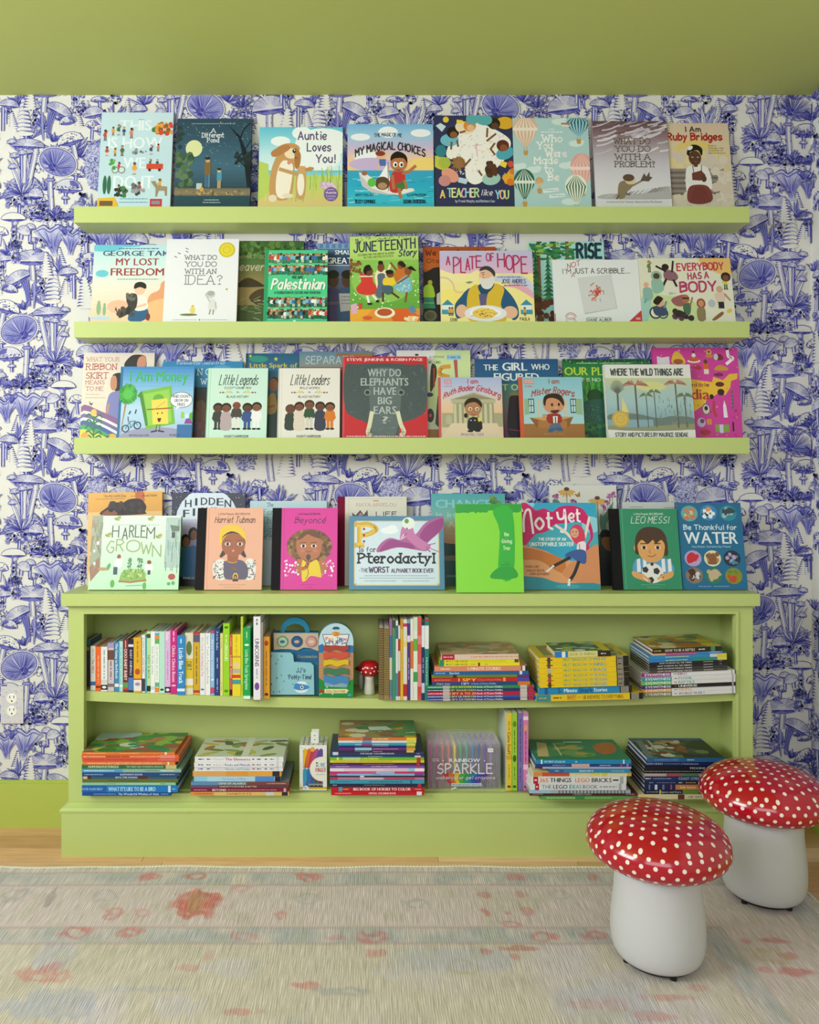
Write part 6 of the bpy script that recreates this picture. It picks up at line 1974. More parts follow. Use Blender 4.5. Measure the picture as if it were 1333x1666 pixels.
def c_notyet(A):
    A.src(700, 780, .225)
    A.G(600, 165, 1240, 480, '2fa0c4', '35a4c4', '3fa8c0', '4aa8b4'); A.P([(600, 165), (775, 170), (740, 220), (680, 230), (600, 260)], '8ac8dc', True); A.E(1190, 330, 70, 60, '8ccbd8')
    A.P([(680, 180), (740, 185), (790, 225), (850, 210), (910, 235), (960, 200), (1050, 190), (1140, 220), (1190, 330), (1200, 420), (1165, 480), (1185, 520), (1140, 510), (1150, 470), (1180, 420), (1160, 340), (1100, 310), (1000, 320), (920, 330), (860, 380), (780, 400), (740, 440), (680, 470)], 'c81e68', True)
    A.L([(694, 380), (696, 290), (716, 228), (742, 225), (752, 290), (762, 392)], 16, 'f2ecf0', True); A.L([(690, 230), (680, 210)], 12, 'f2ecf0'); A.T('ot', 785, 905, 362, 120, 'f2ecf0', 'h', 17); A.L([(945, 240), (955, 285), (990, 280), (1000, 220), (1005, 330), (990, 380), (965, 378)], 16, 'f2ecf0', True); A.T('et', 1030, 1110, 308, 90, 'f2ecf0', 'h', 14)
    A.T('THE STORY OF AN', 800, 998, 444, 18, 'e6eef0', 'h', 4); A.T('UNSTOPPABLE SKATER', 735, 1052, 484, 24, 'e6eef0', 'h', 5)
    A.P([(600, 500), (800, 505), (980, 580), (1240, 640), (1240, 800), (600, 800)], 'd99a68', True); A.P([(680, 500), (820, 520), (980, 590), (960, 680), (800, 590), (680, 580)], 'c47434', True); A.P([(960, 680), (1100, 560), (1240, 480), (1240, 780), (1100, 760)], 'cf8a5c', True)
    A.P([(600, 720), (800, 710), (950, 750), (1240, 760), (1240, 900), (600, 900)], '2f8a9c', True); A.E(1000, 775, 90, 16, '3f9cae')
    A.L([(930, 335), (1000, 385), (1060, 450)], 20, 'e6d8cc', True); A.L([(1140, 420), (1165, 330), (1180, 275)], 18, 'e6d8cc', True); A.P([(1030, 390), (1060, 335), (1110, 335), (1140, 400), (1130, 455), (1070, 470)], 'd23a5c', True); A.E(1066, 390, 30, 36, 'd9a484'); A.L([(1054, 402), (1068, 408), (1080, 400)], 3, 'a84a4a'); A.E(1054, 382, 4, 5, '3a2a2a'); A.E(1078, 382, 4, 5, '3a2a2a')
    A.P([(1085, 465), (1140, 455), (1135, 530), (1080, 530)], 'e6e0e4', True); A.L([(1095, 470), (1100, 525)], 5, '4a4a60'); A.P([(995, 540), (1080, 510), (1140, 525), (1135, 610), (1080, 600), (1040, 570), (1000, 575)], '3a5a98', True); A.L([(1020, 570), (940, 610), (880, 640)], 22, '2e2a2c', True); A.L([(1085, 600), (1050, 680), (1015, 730)], 24, '2e2a2c', True); A.L([(900, 628), (850, 668)], 16, 'e6dcd6'); A.L([(1012, 725), (1005, 765)], 18, 'e6dcd6')
    A.T('ZAHRA LARI', 695, 790, 640, 14, '8a4a34', 'h', 3); A.T('HADLEY DAVIS', 705, 830, 668, 14, '8a4a34', 'h', 3); A.T('SARA ALFAGEEH', 725, 865, 692, 14, '8a4a34', 'h', 3)


def c_flowers(A):
    A.src(700, 780, .225)
    A.G(875, 40, 1390, 420, 'd9d9d2', 'd3d5ce', 'b8c0bc'); A.G(875, 400, 1390, 900, '4a4a48', '2c2c30', '26262c')
    for x, y, s in ((1005, 75, 1), (1228, 140, 1.05)):
        for k in range(7):
            a = PI * (.06 + .88 * k / 6)
            A.E(x + 36 * s * math.cos(a), y + 22 * s * math.sin(a) + 8, 30 * s, 10 * s, 'd2a45a', a, 10)
        A.E(x, y - 5, 20, 14, '5a4034'); A.L([(x, y + 20), (x + 5, y + 340)], 6, '6a8a6a')
    for x, y in ((920, 130), (1050, 155), (1305, 165), (1270, 205), (1320, 120), (1340, 110)):
        A.S(8, x - 18, y - 16, x + 18, y + 16, 10, 'a8609a 8a4a80 b87aa8', int(x)); A.L([(x, y + 15), (x - 10, y + 260)], 5, '6a8a7a')
    for p in ([(900, 165), (940, 150), (985, 230), (980, 330)], [(1250, 300), (1330, 180), (1340, 190), (1280, 340)], [(1240, 330), (1250, 250), (1290, 330), (1270, 420)]):
        A.P(p, '5f7f74', True)
    A.P([(1060, 105), (1085, 108), (1100, 85), (1105, 125), (1080, 130)], 'a8783c'); A.E(1280, 400, 40, 36, '2a2422'); A.P([(1250, 430), (1320, 425), (1330, 520), (1270, 500)], '8a6038', True)


def c_goal(A):
    A.src(960, 780, .225)
    c_lpbd(A, '2f8a66', 'LEO MESSI', 245, 672, 328, 602, 318, 'd3ddcf', '6ab090', 1)
    A.P([(320, 660), (340, 590), (400, 570), (540, 570), (600, 600), (622, 660), (560, 680), (380, 680)], '5a9cc8', True)
    for x in (365, 410, 545, 590):
        A.P([(x - 12, 580), (x + 12, 575), (x + 14, 670), (x - 14, 672)], 'dfe5ea')
    A.P([(315, 665), (370, 680), (450, 720), (450, 745), (330, 710)], 'd9a060', True); A.P([(612, 665), (560, 680), (500, 700), (500, 740), (600, 710)], 'd9a060', True)
    A.E(355, 500, 18, 24, 'd9a060'); A.E(570, 500, 18, 24, 'd9a060'); A.P([(365, 440), (560, 440), (562, 520), (530, 580), (462, 605), (400, 580), (365, 520)], 'd9a060', True)
    A.P([(345, 520), (355, 420), (400, 360), (470, 345), (540, 362), (578, 420), (585, 540), (555, 550), (565, 480), (540, 440), (500, 470), (480, 440), (440, 470), (400, 440), (365, 480), (372, 545), (350, 540)], '4a3426', True)
    for x in (412, 512):
        A.E(x, 496, 20, 15, 'efe8e0'); A.E(x, 496, 13, 14, '3a2418'); A.L([(x - 24, 468), (x + 22, 466)], 7, '4a3426')
    A.P([(455, 500), (440, 530), (460, 540)], 'c48a4c'); A.L([(435, 555), (470, 560), (495, 545)], 5, '7a4a34', True)
    A.E(462, 680, 78, 72, 'e2e0dc')
    for x, y, r in ((412, 655, 24), (492, 665, 26), (448, 728, 24), (530, 700, 16), (462, 615, 14)):
        A.P([(x + r * math.cos(2 * PI * k / 5), y + r * math.sin(2 * PI * k / 5)) for k in range(5)], '33343a')
    A.L([(385, 690), (440, 735)], 16, 'd9a060'); A.L([(545, 690), (500, 720)], 16, 'd9a060')


def c_pale(A):
    A.src(960, 780, .225)
    A.R(250, 160, 660, 900, 'cfd3d0'); A.M(310, 410, 200, 9, '9a9a94'); A.M(560, 640, 205, 9, '9a9a94')


def c_water(A):
    A.src(960, 780, .225)
    A.R(640, 165, 1150, 900, '1f6a94'); A.R(640, 165, 672, 900, '1a5f88')
    for x, y, a, b, c in ((762, 248, '6aa6a0', 'd27a4a', 'b8c8b0'), (904, 242, '3a86c0', 'e6ebee', '26384a'), (1048, 245, '2f8a9c', '3a4a54', '9ab8c0'), (764, 574, 'b09ac8', 'c22a38', 'b8a8d4'), (906, 574, 'd9dcae', '8a5a3c', 'b08a5a'), (1048, 574, '26303f', '4a8aa0', 'b8a0c4'), (764, 696, '8a7468', '5a3a2c', 'c9d0d8'), (906, 698, '2f7a5a', 'c0a88c', 'b0957a'), (1050, 700, '8a8a2c', 'c24a2c', '5a8a3a')):
        A.E(x, y, 62, 58, a); A.S(12, x - 36, y - 32, x + 36, y + 32, 15, b + ' ' + c, int(x + y))
    A.E(904, 215, 20, 16, 'd99a5a'); A.P([(1000, 240), (1060, 205), (1105, 235), (1050, 250)], '3a4a54', True); A.P([(720, 560), (760, 530), (800, 575), (730, 610)], 'c22a38', True); A.E(906, 575, 30, 36, '8a5a3c'); A.E(906, 605, 34, 14, '8a5a3c'); A.E(750, 672, 24, 26, '4a2c22'); A.P([(870, 680), (920, 650), (962, 690), (940, 700), (880, 730)], 'c4ac90', True)
    A.T('Be Thankful for', 712, 1098, 366, 34, 'cfe2ea', 'h', 6.5); A.T('WATER', 712, 1100, 468, 84, 'dde8ee'); A.T('How Water Sustains Our Planet', 765, 1045, 496, 14, '9ac2d6', 'h', 2.6); A.M(790, 880, 774, 7, '8ab4cc'); A.M(900, 1015, 774, 7, '8ab4cc')


def c_fort(A):
    A.src(310, 780, .225)
    A.G(410, 150, 1000, 420, 'bcd4da', 'a8cbd4', '8fb8c6', '8fb4c0')
    for t, x0, x1, y, h in (('The', 545, 590, 196, 26), ('For the', 515, 690, 254, 36), ('Things', 510, 680, 318, 42), ('I grow', 520, 680, 382, 40), ('With', 512, 620, 438, 36)):
        A.T(t, x0, x1, y, h, '3f7080', 's', 3.4)


TB = TOPZ + .0003
for px0, px1, py, row, T, lab, fc, dr, kw in (
        (141, 263, 802, 1, .012, 'golden orange picture book with two dark-haired heads, behind the pale garden book', 'e3ac55', c_orangeback, {'roll': -1.2}),
        (143, 290, 839, 0, .014, 'pale mint picture book of a city garden, leftmost in front on the bookcase top', 'c6e6cc', c_harlem, {'back': '2f7a3c', 'spine': '2f7a3c'}),
        (276, 397, 802, 1, .011, 'dark starry picture book with navy capitals over a pale moon', '3a3c4c', c_hidden, {}),
        (317, 425.5, 826.5, 0, .013, 'peach picture book with black spine and child in a yellow headscarf', 'e4ab90', c_yellowhat, {'cloth': (332, '1c1a1f')}),
        (404.5, 531, 815, 1, .009, 'powder blue picture book between the peach and hot pink books', 'bcd4da', c_fort, {}),
        (441, 548.5, 826.5, 0, .013, 'hot pink picture book with black spine and curly-haired singer', 'd8349a', c_pink, {'cloth': (456, '1a161c')}),
        (549, 662.6, 808, 1, .012, 'cream picture book with burgundy cloth spine behind the blue-framed book', 'd9d6c6', c_cream, {'cloth': (561, '7a1238')}),
        (568, 724, 839.6, 0, .010, 'blue framed picture book with a purple flying reptile in a helmet', '4f86a8', c_ptero, {}),
        (703, 824.6, 803, 1, .010, 'teal to coral sunset picture book with pale capitals behind the lime cover', '4aa6ae', c_change, {}),
        (743, 853, 820, 2, .011, 'bright lime green picture book with a darker green tree, at the top board edge', '86d83c', c_lime, {}),
        (846, 978, 818, 0, .009, 'picture book with a leaping skater in red headscarf and blue skirt', '2fa0c4', c_notyet, {'back': 'cfd6d8'}),
        (898, 1008, 789.5, 1, .009, 'tall white picture book with yellow coneflowers and a butterfly', 'd9d9d2', c_flowers, {}),
        (999.5, 1111, 827.7, 0, .014, 'green picture book with black spine and boy hugging a football', '2f8a66', c_goal, {'cloth': (1015, '121114')}),
        (1018, 1104, 817, 1, .008, 'plain pale grey book just showing above the green football book', 'cfd3d0', c_pale, {}),
        (1112, 1217.6, 818, 0, .010, 'ocean blue picture book with nine round pictures, rightmost on the bookcase top', '1f6a94', c_water, {})):
    facing(px0, px1, py, TB, (-.126, -.036, -.178)[row], (11, None, 9)[row], T, lab, fc, dr, group=G4, **kw)

# ------------------------------------------------------------ the row of standing books, upper shelf left
GU = 'upright books at the left of the upper shelf'
rows = []
UV = (100, 980, .18)
UP = [  # x0, x1, top, base, ops, y, label
    (216, 262, 340, '55607e', [(340, 385, '3f8f86'), (400, 440, 'dot', 'cfc04a'), (700, 775, '6a5a78')], -.118, 'teal and grey-purple spine with yellow dot, set back, first from left'),
    (263, 309, 395, 'e3dcd6', [(420, 500, '~', 'b8a8a0'), (515, 640, 'The ABCs', 'b0604a', .5), (716, 752, '3f6aa8')], -.160, 'white spine with red lettering and blue square, second from left'),
    (310, 357, 400, 'e8662a', [(480, 730, '~', 'f0b080'), (755, 775, '7a2a14')], -.162, 'bright orange spine, third from left'),
    (358, 416, 402, 'e2e2e2', [(430, 690, '~', '8fa0a0'), (700, 735, 'c9cdd0'), (745, 792, '26262a'), (756, 780, 'dot', 'e2e2e2')], -.164, 'white spine with black foot, fourth from left beside the orange one'),
    (419, 476, 368, 'c9bcc0', [(368, 412, 'a890c4'), (432, 520, '6f4638'), (530, 700, '~', '7a5a58'), (735, 765, '7a6a70')], -.162, 'lilac-topped spine with brown band, fifth from left'),
    (479, 519, 358, '3f86bc', [(372, 690, 'The Going to Bed Book', 'dfeaf2', .55), (735, 765, 'dfe6ea')], -.160, 'mid blue spine with white lettering, sixth from left'),
    (520, 556, 352, 'a8dcd8', [(400, 740, '~', '7ab8b4'), (745, 765, 'e6f2f0')], -.158, 'pale aqua spine, seventh from left'),
    (557, 604, 330, '7a2a2c', [(345, 410, '~', 'd9b0a0'), (420, 705, 'OOO BABY BABY', 'ece0da', .55), (725, 770, '5a9a54'), (770, 792, 'c24a3a')], -.160, 'dark red spine with chunky white capitals, eighth from left'),
    (605, 652, 335, '26263a', [(380, 402, 'd9dce2'), (430, 660, 'BABY ANIMALS', 'b8bcd0', .45), (680, 795, '4a7cc0')], -.160, 'black spine with blue foot, left of the mustard yellow one'),
    (653, 724, 318, 'dfa92c', [(350, 545, '~', 'a87c28'), (600, 655, 'dot', 'c24a2c'), (690, 702, 'c23a2c'), (702, 800, 'e2e0e0'), (725, 755, 'dot', '9a8aa8')], -.162, 'mustard yellow spine with white foot and red dot'),
    (727, 757, 295, 'e6e4de', [(320, 480, '~', '9aa8a0'), (500, 640, 'LOVE YOU', 'b0684a', .5), (690, 805, '4a3a4a')], -.160, 'white spine with dark purple foot, right of the mustard one'),
    (758, 772, 310, '3fa8c0', [(500, 780, '~', '9ad8e4')], -.160, 'sliver-thin cyan spine beside the pale green one'),
    (773, 806, 262, 'b9dc9c', [(285, 322, '3a4a34'), (480, 690, 'NOT A BOX', '4a7a44', .5), (755, 806, '22262a')], -.160, 'pale green spine with black foot, middle of the upright row'),
    (807, 846, 262, 'e9ebe9', [(400, 650, 'five little pets', '8a9a9c', .5, 'r'), (760, 790, 'c9cfd0')], -.161, 'white spine with grey lettering, right of the pale green black-footed one'),
    (847, 884, 265, 'e6ece6', [(275, 300, '5aa8d0'), (300, 330, 'e08a3a'), (330, 375, '5fae5a'), (400, 700, '~', '9ac8b0'), (725, 765, '5fae8a'), (770, 815, 'e08a3a')], -.161, 'white spine with blue, orange and green blocks at its top'),
    (885, 934, 262, 'b5e0cc', [(780, 800, 'dot', '2a3a34')], -.161, 'plain mint spine, left of the lilac one'),
    (935, 986, 260, 'd9b0dc', [(275, 345, 'Baby', 'f0e2f2', .5), (440, 700, '~', 'c090c4'), (765, 818, '26222a'), (778, 805, 'dot', 'e6e0e6')], -.162, 'lilac spine with black foot'),
    (987, 1044, 250, 'cf2a80', [(262, 360, '~', 'f0c0d8'), (390, 720, 'Chicka Chicka Boom', 'f0d0e0', .5), (745, 760, 'dot', 'f0d0e0')], -.163, 'magenta spine with pale lettering, left of the bright blue one'),
    (1046, 1116, 300, '2a86c8', [(330, 370, '~', 'b8dcf0'), (415, 735, 'Little Blue Truck', 'e6f0f8', .55), (780, 805, 'dfeaf2')], -.170, 'bright blue spine with bold white serif lettering'),
    (1118, 1192, 275, 'd9d6bc', [(350, 480, 'dot', '5f7440'), (510, 775, 'd8bc3a'), (535, 615, 'DIRT', '6a6428', .6), (690, 750, 'e2e0d8')], -.165, 'cream and mustard spine with dark green spots, right of bright blue'),
    (1194, 1250, 268, 'cfa82c', [(268, 290, 'b8323a'), (292, 360, '5a5a78'), (400, 740, '~', '8a6a20'), (795, 818, 'b8323a')], -.164, 'mustard spine with red ends'),
    (1252, 1300, 278, 'e6e3e2', [(320, 440, 'Eric Carle', 'a8a0a8', .45, 'r'), (460, 670, 'From Head to Toe', 'c2627a', .5, 'r'), (780, 796, 'dot', '4a6a9a')], -.163, 'white spine with pink lettering, right of the mustard red-ended one'),
    (1302, 1346, 278, 'ebebec', [(300, 740, 'Never Touch a Porcupine Book', '8a96a0', .45, 'r')], -.163, 'white spine with grey lettering, left of the pale blue one'),
    (1348, 1384, 258, '8ab8e0', [(258, 282, 'c24a6a'), (340, 680, 'First Day Critter', 'd9e8f4', .5), (690, 710, 'dot', 'e6eef4'), (770, 825, 'c24a7a')], -.163, 'pale blue spine with pink ends, left of the navy one'),
    (1386, 1434, 232, '23407c', [(262, 430, 'A is for Audra', 'b8c8e4', .4), (500, 600, '~', 'a8b8dc'), (690, 810, '~', 'a8b8dc')], -.163, 'navy spine with pale lettering, left of the lime ones'),
    (1436, 1460, 280, 'e4dc86', [(320, 420, '~', '9a9a5a'), (720, 800, '~', '9a9a5a')], -.163, 'thin pale yellow spine between the navy and lime ones'),
    (1462, 1520, 190, '9cd02c', [(215, 238, 'dot', '4a7a1a'), (290, 370, '~', 'd9f0a0'), (380, 530, 'DINOSAURS', 'e9f4cc', .5), (790, 815, 'dot', '5a8a1a')], -.165, 'tall lime green spine beside the coral one'),
    (1522, 1544, 290, 'd0584c', [(320, 400, '~', 'f0c8c0'), (480, 680, 'LOVE YOU', 'f2dcd8', .6), (790, 840, '3a1a1a')], -.165, 'thin coral red spine beside the tall lime one'),
    (1546, 1620, 290, 'ecd22a', [(305, 480, '~', 'd8b428'), (485, 500, 'c89a3a'), (540, 590, 'dot', 'e8c8a0'), (600, 640, 'b8b0a8'), (655, 685, 'd2443a'), (700, 740, '3f9a9c')], -.166, 'wide bright yellow spine with little pictures'),
    (1622, 1642, 130, 'c4d838', [(140, 220, '~', '5a8a2a'), (740, 830, '~', '6a9a2a')], -.176, 'very tall thin yellow-green spine'),
    (1644, 1708, 230, '22a04c', [(265, 340, '~', '9ad8a8'), (375, 395, 'dot', 'dff0e2'), (430, 640, 'Little Blue Truck', 'bfe8c8', .45), (650, 790, 'Springtime', 'bfe8c8', .45), (845, 875, 'd9f0e0')], -.198, 'emerald green spine jutting forward from the row'),
    (1730, 1752, 210, '2a3a54', [(330, 345, '4a6a8a'), (420, 440, '4a6a8a'), (520, 540, '6a5a8a'), (640, 660, '4a6a8a')], -.150, 'dark navy spine set back between the green and white ones'),
    (1736, 1800, 130, 'e6e4ea', [(150, 205, '~', '4a4a54'), (330, 580, 'UNICORNS', '6a5a78', .55), (600, 690, '~', 'a8a8b4'), (725, 795, 'dot', '7a4a9a')], -.196, 'tall white spine with grey-purple capitals and purple disc'),
    (1802, 1822, 180, 'dcd9d4', [], -.178, 'thin plain white spine just right of the tall capitals one'),
    (1826, 1882, 310, 'e2a02a', [(345, 395, 'dot', 'b8402a'), (440, 760, '~', 'b06a20'), (820, 845, 'dot', '4a2a3a')], -.182, 'orange-yellow spine, last at right of the upright row'),
]
# (views 1 and 2 share one scale: view 2 is offset by 1111 units)
for x0, x1, top, base, ops, yp, lab in UP:
    if not lab.endswith('row'):
        lab += ', upright row'
    d = 760 - 10
    rows.append((x0, x1, top, 800, base, ops, yp, .10 if yp > -.13 else .13 if yp > -.19 else .15, lab))
rows2 = []
for r in rows:
    d = CAMD + r[6]
    zb = max(shelf_z(X(100 + r[0] * .18, r[6])), shelf_z(X(100 + r[1] * .18, r[6])))
    pyb = CY + (CAMZ - zb) * F / d
    rows2.append((r[0], r[1], r[2], (pyb - 980) / .18, r[4], r[5], r[6], r[7], r[8], {'hard': r[1] - r[0] > 30}))
upright(UV, rows2, GU)

# ------------------------------------------------------------ thin magazines and cork-patterned books
GM = 'thin magazines standing mid shelf'
MV = (500, 980, .18)
mag = [
    (648, 690, 232, '8a7448', [(232 + i * 22, 243 + i * 22, '5a4a2c') for i in range(28)], -.178, 'brown cork-patterned spine, leftmost of the standing magazines'),
    (692, 742, 235, '94804f', [(240 + i * 19, 249 + i * 19, '66552f') for i in range(32)], -.180, 'second brown cork-patterned spine of the standing magazines'),
    (744, 768, 160, '9a6a9c', [(300, 500, '4a6a9a'), (500, 700, 'c9c2b0'), (700, 850, '5a7a8a')], -.180, 'thin purple-topped magazine beside the cork-patterned books'),
    (769, 800, 160, '3f8a6c', [(160, 230, '3a4a3a'), (230, 300, '5a8a54')], -.180, 'thin jade green magazine spine'),
    (801, 822, 165, 'd9dcd8', [(210, 330, '3a6a78'), (640, 850, '4a8a94')], -.181, 'thin white and teal magazine spine'),
    (823, 842, 210, 'd3d0d6', [(330, 440, 'b8323a'), (620, 850, 'a83a4a')], -.181, 'thin grey magazine spine with red patches'),
    (843, 868, 155, 'e0b32c', [(155, 240, 'c98a2a'), (340, 700, '~', 'b88420')], -.182, 'thin golden yellow magazine spine'),
    (869, 904, 155, 'd9d6cf', [(190, 220, 'c23a5a'), (350, 400, 'e0cf6a'), (740, 850, 'b0302c')], -.182, 'white magazine spine with red foot'),
    (905, 932, 160, '4a3a78', [(160, 190, '6aa0b8'), (300, 360, 'd9d3da'), (500, 700, '~', 'c9b8d9')], -.182, 'thin dark violet magazine spine'),
    (933, 960, 150, 'e2ddd2', [(350, 600, 'd2702c'), (700, 850, 'd9dcd9')], -.182, 'white and orange magazine spine'),
    (961, 998, 135, 'dfe2d3', [(135, 260, 'cfdcc2'), (330, 440, '6aa84a'), (630, 720, '3f9a4a')], -.183, 'white magazine spine with green patches'),
    (999, 1034, 132, 'cf5a52', [(300, 380, 'd9867c'), (560, 760, 'd98a90'), (770, 850, 'c94a42')], -.183, 'salmon red magazine spine near the right end'),
    (1035, 1062, 170, '2a2f5c', [(210, 405, 'e2e2e6'), (500, 640, '~', 'c0c4dc'), (730, 820, 'c9ccdc')], -.184, 'navy and white workbook spine, second from right of the magazines'),
    (1063, 1100, 150, '1f7f74', [(150, 170, 'b8302c'), (210, 420, 'e2e6e4'), (500, 760, 'PRESCHOOL', 'a8d8d0', .4)], -.185, 'teal and white workbook spine, rightmost of the magazines'),
]
rows = []
for x0, x1, top, base, ops, yp, lab in mag:
    zb = max(shelf_z(X(500 + x0 * .18, yp)), shelf_z(X(500 + x1 * .18, yp)))
    pyb = CY + (CAMZ - zb) * F / (CAMD + yp)
    rows.append((x0, x1, top, (pyb - 980) / .18, base, ops, yp, .15, lab, {'hard': False}))
upright(MV, rows, GM)

# ------------------------------------------------------------ piles on the upper shelf


def slope(px):
    return -2 * SAG_K * (X(px, -.19) - SAG_C)


def shelf_pile(view, rows, depth, group):
    ox, oy, k = view
    pxc = ox + (min(r[0] for r in rows) + max(r[1] for r in rows)) / 2 * k
    stack(view, rows, shelf_z(X(pxc, -.19)), slope(pxc), depth, group)


def top_tan(A):
    A.R(0, 0, 100, 100, 'c9a888'); A.S(40, 0, 0, 100, 100, 9, 'b08a60 d8bc9a 9a7a58 8a9a7a c28a60', 4)


def series(t):
    return [(100, 250, '~', 'd8dce6'), (250, 315, 'b9b4ae'), (320, 560, t, 'e0d24a', .6), (560, 840, 'A Book of Picture Riddles', 'dcdfe8', .55), (1012, 1080, 'c8c0b8'), (1092, 1140, 'b0304a')]


P1 = 'left pile on the upper shelf'
shelf_pile((680, 1020, .165), [
    (235, 1000, 272, 325, 'dfc0a8', [(235, 1000, 'ddc4b4'), (242, 368, 'b01f3a'), (255, 350, '~', 'e6b0b8'), (530, 730, '~', 'd9906a'), (735, 995, '~', 'c99a72')], 'cream and pink picture book lying on top of the riddle pile', {'draw': top_tan}),
    (222, 1005, 325, 357, 'e6d92a', [(222, 265, '2a8a64'), (285, 500, 'BUTT OR FACE?', '3a3a24', .5), (505, 870, '~', 'b8b02a'), (960, 1000, '5a4a2a')], 'upper of two bright yellow books with green ends'),
    (215, 1012, 357, 391, 'e6da30', [(215, 265, '2a8a64'), (285, 500, 'BUTT OR FACE?', '3a3a24', .5), (600, 620, '5a3a2a'), (660, 700, '~', '6aa83a'), (520, 580, '~', '8a8a2a')], 'lower of two bright yellow books with green ends'),
    (168, 1085, 391, 441, 'd98a68', [(228, 330, '~', 'e9d0c4'), (495, 820, '5-MINUTE STORIES', 'f0e0d8', .6), (1025, 1085, '1f1a1c'), (1035, 1065, 'e2dcd8')], 'salmon spine with white capitals and black end, riddle pile'),
    (155, 1098, 441, 478, '20609c', [(180, 275, '~', 'a8c8e4'), (318, 412, 'Planet Earth', 'd8e6f2', .55), (1010, 1035, 'd9e6f0')], 'plain blue spine under the salmon one'),
    (140, 1104, 478, 505, '7a8a30', [(170, 320, '~', '3f4a1a'), (350, 390, '3a3a1a'), (430, 840, '~', '5a6a20'), (985, 1104, '5a3a88')], 'olive green spine with purple end'),
    (140, 1104, 505, 544, 'b8282c', [(165, 330, '~', 'd98a5a'), (405, 580, 'I SPY', 'eec83a', .75), (590, 830, 'A Book of Picture Riddles', 'd97a5a', .5), (845, 870, 'e0a03a'), (985, 1104, '4a4aa0')], 'red riddle-book spine with violet-blue end'),
    (140, 1110, 544, 580, '27467e', [(190, 320, 'Mary Ann', 'd0d8ea', .5, 's'), (435, 510, 'I SPY', 'd8e0f0', .6), (530, 775, 'A Book of Picture Riddles', '9ab4dc', .5), (990, 1110, 'd9742c')], 'navy riddle-book spine with orange end'),
    (97, 1150, 580, 611, '269050', series('I SPY MYSTERY'), 'emerald riddle-book spine, fifth up from the shelf'),
    (97, 1155, 611, 640, '27356a', series('I SPY TREASURE HUNT'), 'dark blue riddle-book spine under the emerald one'),
    (100, 1163, 640, 676, 'b81c3c', series('I SPY A TO Z'), 'crimson riddle-book spine, third up from the shelf, left upper pile'),
    (100, 1160, 676, 703, '2a5aa4', series('I SPY ULTIMATE'), 'mid blue riddle-book spine, second up from the shelf'),
    (102, 1165, 703, 729, '37307c', series('I SPY EXTREME'), 'indigo riddle-book spine resting on the shelf'),
], .165, P1)


def top_zoo(A):
    A.R(0, 0, 100, 100, '4a6a50'); A.S(40, 0, 0, 100, 100, 9, '3a5a4a d9dcd0 6a9a4a b8c86a 2a3a34 8aa8b0', 5); A.R(0, 86, 100, 100, 'd9c02a')


def top_yellow(A):
    A.R(0, 0, 100, 100, 'd9bc22'); A.R(8, 8, 92, 92, '7a8a4a'); A.S(50, 10, 10, 90, 90, 8, '5a7a4a c9a07a a8b0b0 b85a44 d8d0b8', 5)


def bigbook(w, c1):
    return [(310, 375, '~', c1), (322, 352, c1), (475, 620, 'FIRST BIG', '5aa07c', .55), (625, 765, 'BOOK OF', '6aa884', .55), (770, 905, w, '4a9ac0', .6), (1000, 1125, '1a1814'), (1010, 1070, '8a8478'), (1020, 1060, '~', '2a2824')]


P2 = 'middle pile on the upper shelf'
shelf_pile((840, 1020, .165), [
    (395, 948, 240, 298, 'd8b02a', [(395, 525, '2a7ac0'), (465, 500, 'e2e6e2'), (530, 815, 'd9d08a'), (545, 800, 'BOOK OF ANIMALS', '9aa04a', .5), (820, 948, '2a2420'), (850, 900, '~', 'c9c4b8')], 'small yellow and blue animal book on top of the yellow pile', {'draw': top_zoo, 'depth': .12}),
    (238, 1125, 298, 349, 'e6c41e', bigbook('WHY', '4a3a2a'), 'topmost large yellow spine with black end, middle upper pile', {'draw': top_yellow}),
    (238, 1125, 349, 404, 'e6c41e', bigbook('ANIMALS', '5a4a3a'), 'second large yellow spine from the top, with teal lettering'),
    (238, 1125, 404, 453, 'e6c41e', bigbook('SPACE', 'b8a898'), 'third large yellow spine from the top of the yellow pile'),
    (238, 1122, 453, 500, 'e6c41e', bigbook('THE WORLD', '6a5a4a'), 'fourth large yellow spine from the top of the yellow pile'),
    (240, 1122, 500, 545, 'e6c41e', bigbook('THE OCEAN', 'b8402a'), 'fifth large yellow spine from the top, with red mark'),
    (240, 1118, 545, 592, 'e6c41e', bigbook('DINOSAURS', '4a3a1a'), 'lowest large yellow spine, right above the blue one'),
    (228, 1150, 592, 664, '1f86bc', [(288, 320, '1a5a94'), (420, 460, '5-', '16507a', .7), (480, 608, 'Minute', 'dcecf4', .5), (625, 765, 'Shark', '16507a', .7), (775, 905, 'Stories', 'dcecf4', .5), (1030, 1150, '1c1a18'), (1040, 1120, '8a847c')], 'thick blue spine under the large yellow ones'),
    (200, 1255, 664, 728, 'e0c026', [(200, 345, '3a8a90'), (230, 300, '~', 'c9a07a'), (370, 450, '~', '8a4a2a'), (505, 595, 'WHY?', 'b8442a', .8), (610, 660, '~', 'd29a2a'), (665, 1060, '1,111 ANSWERS TO EVERYTHING', '8a5a24', .6), (1125, 1255, '1c1a16'), (1140, 1215, '8a8478')], 'long yellow spine with teal and black ends, resting on the shelf'),
], .165, P2)


def top_rock(A):
    A.R(0, 0, 100, 100, 'b8a03a'); A.S(46, 0, 0, 100, 100, 11, 'c9b84a a87a3a 7a8a5a d8caa0 b8602c 5a6a5a', 5)


def eyew(c, t, tc, body='dcdcdc'):
    return [(210, 492, c), (245, 480, 'EYEWITNESS', 'e9e9e9', .6), (492, 1094, body), (515, 545, '~', '8a6a4a'), (555, 555 + 22 * len(t), t, tc, .62), (1060, 1076, 'a8a8a8')]


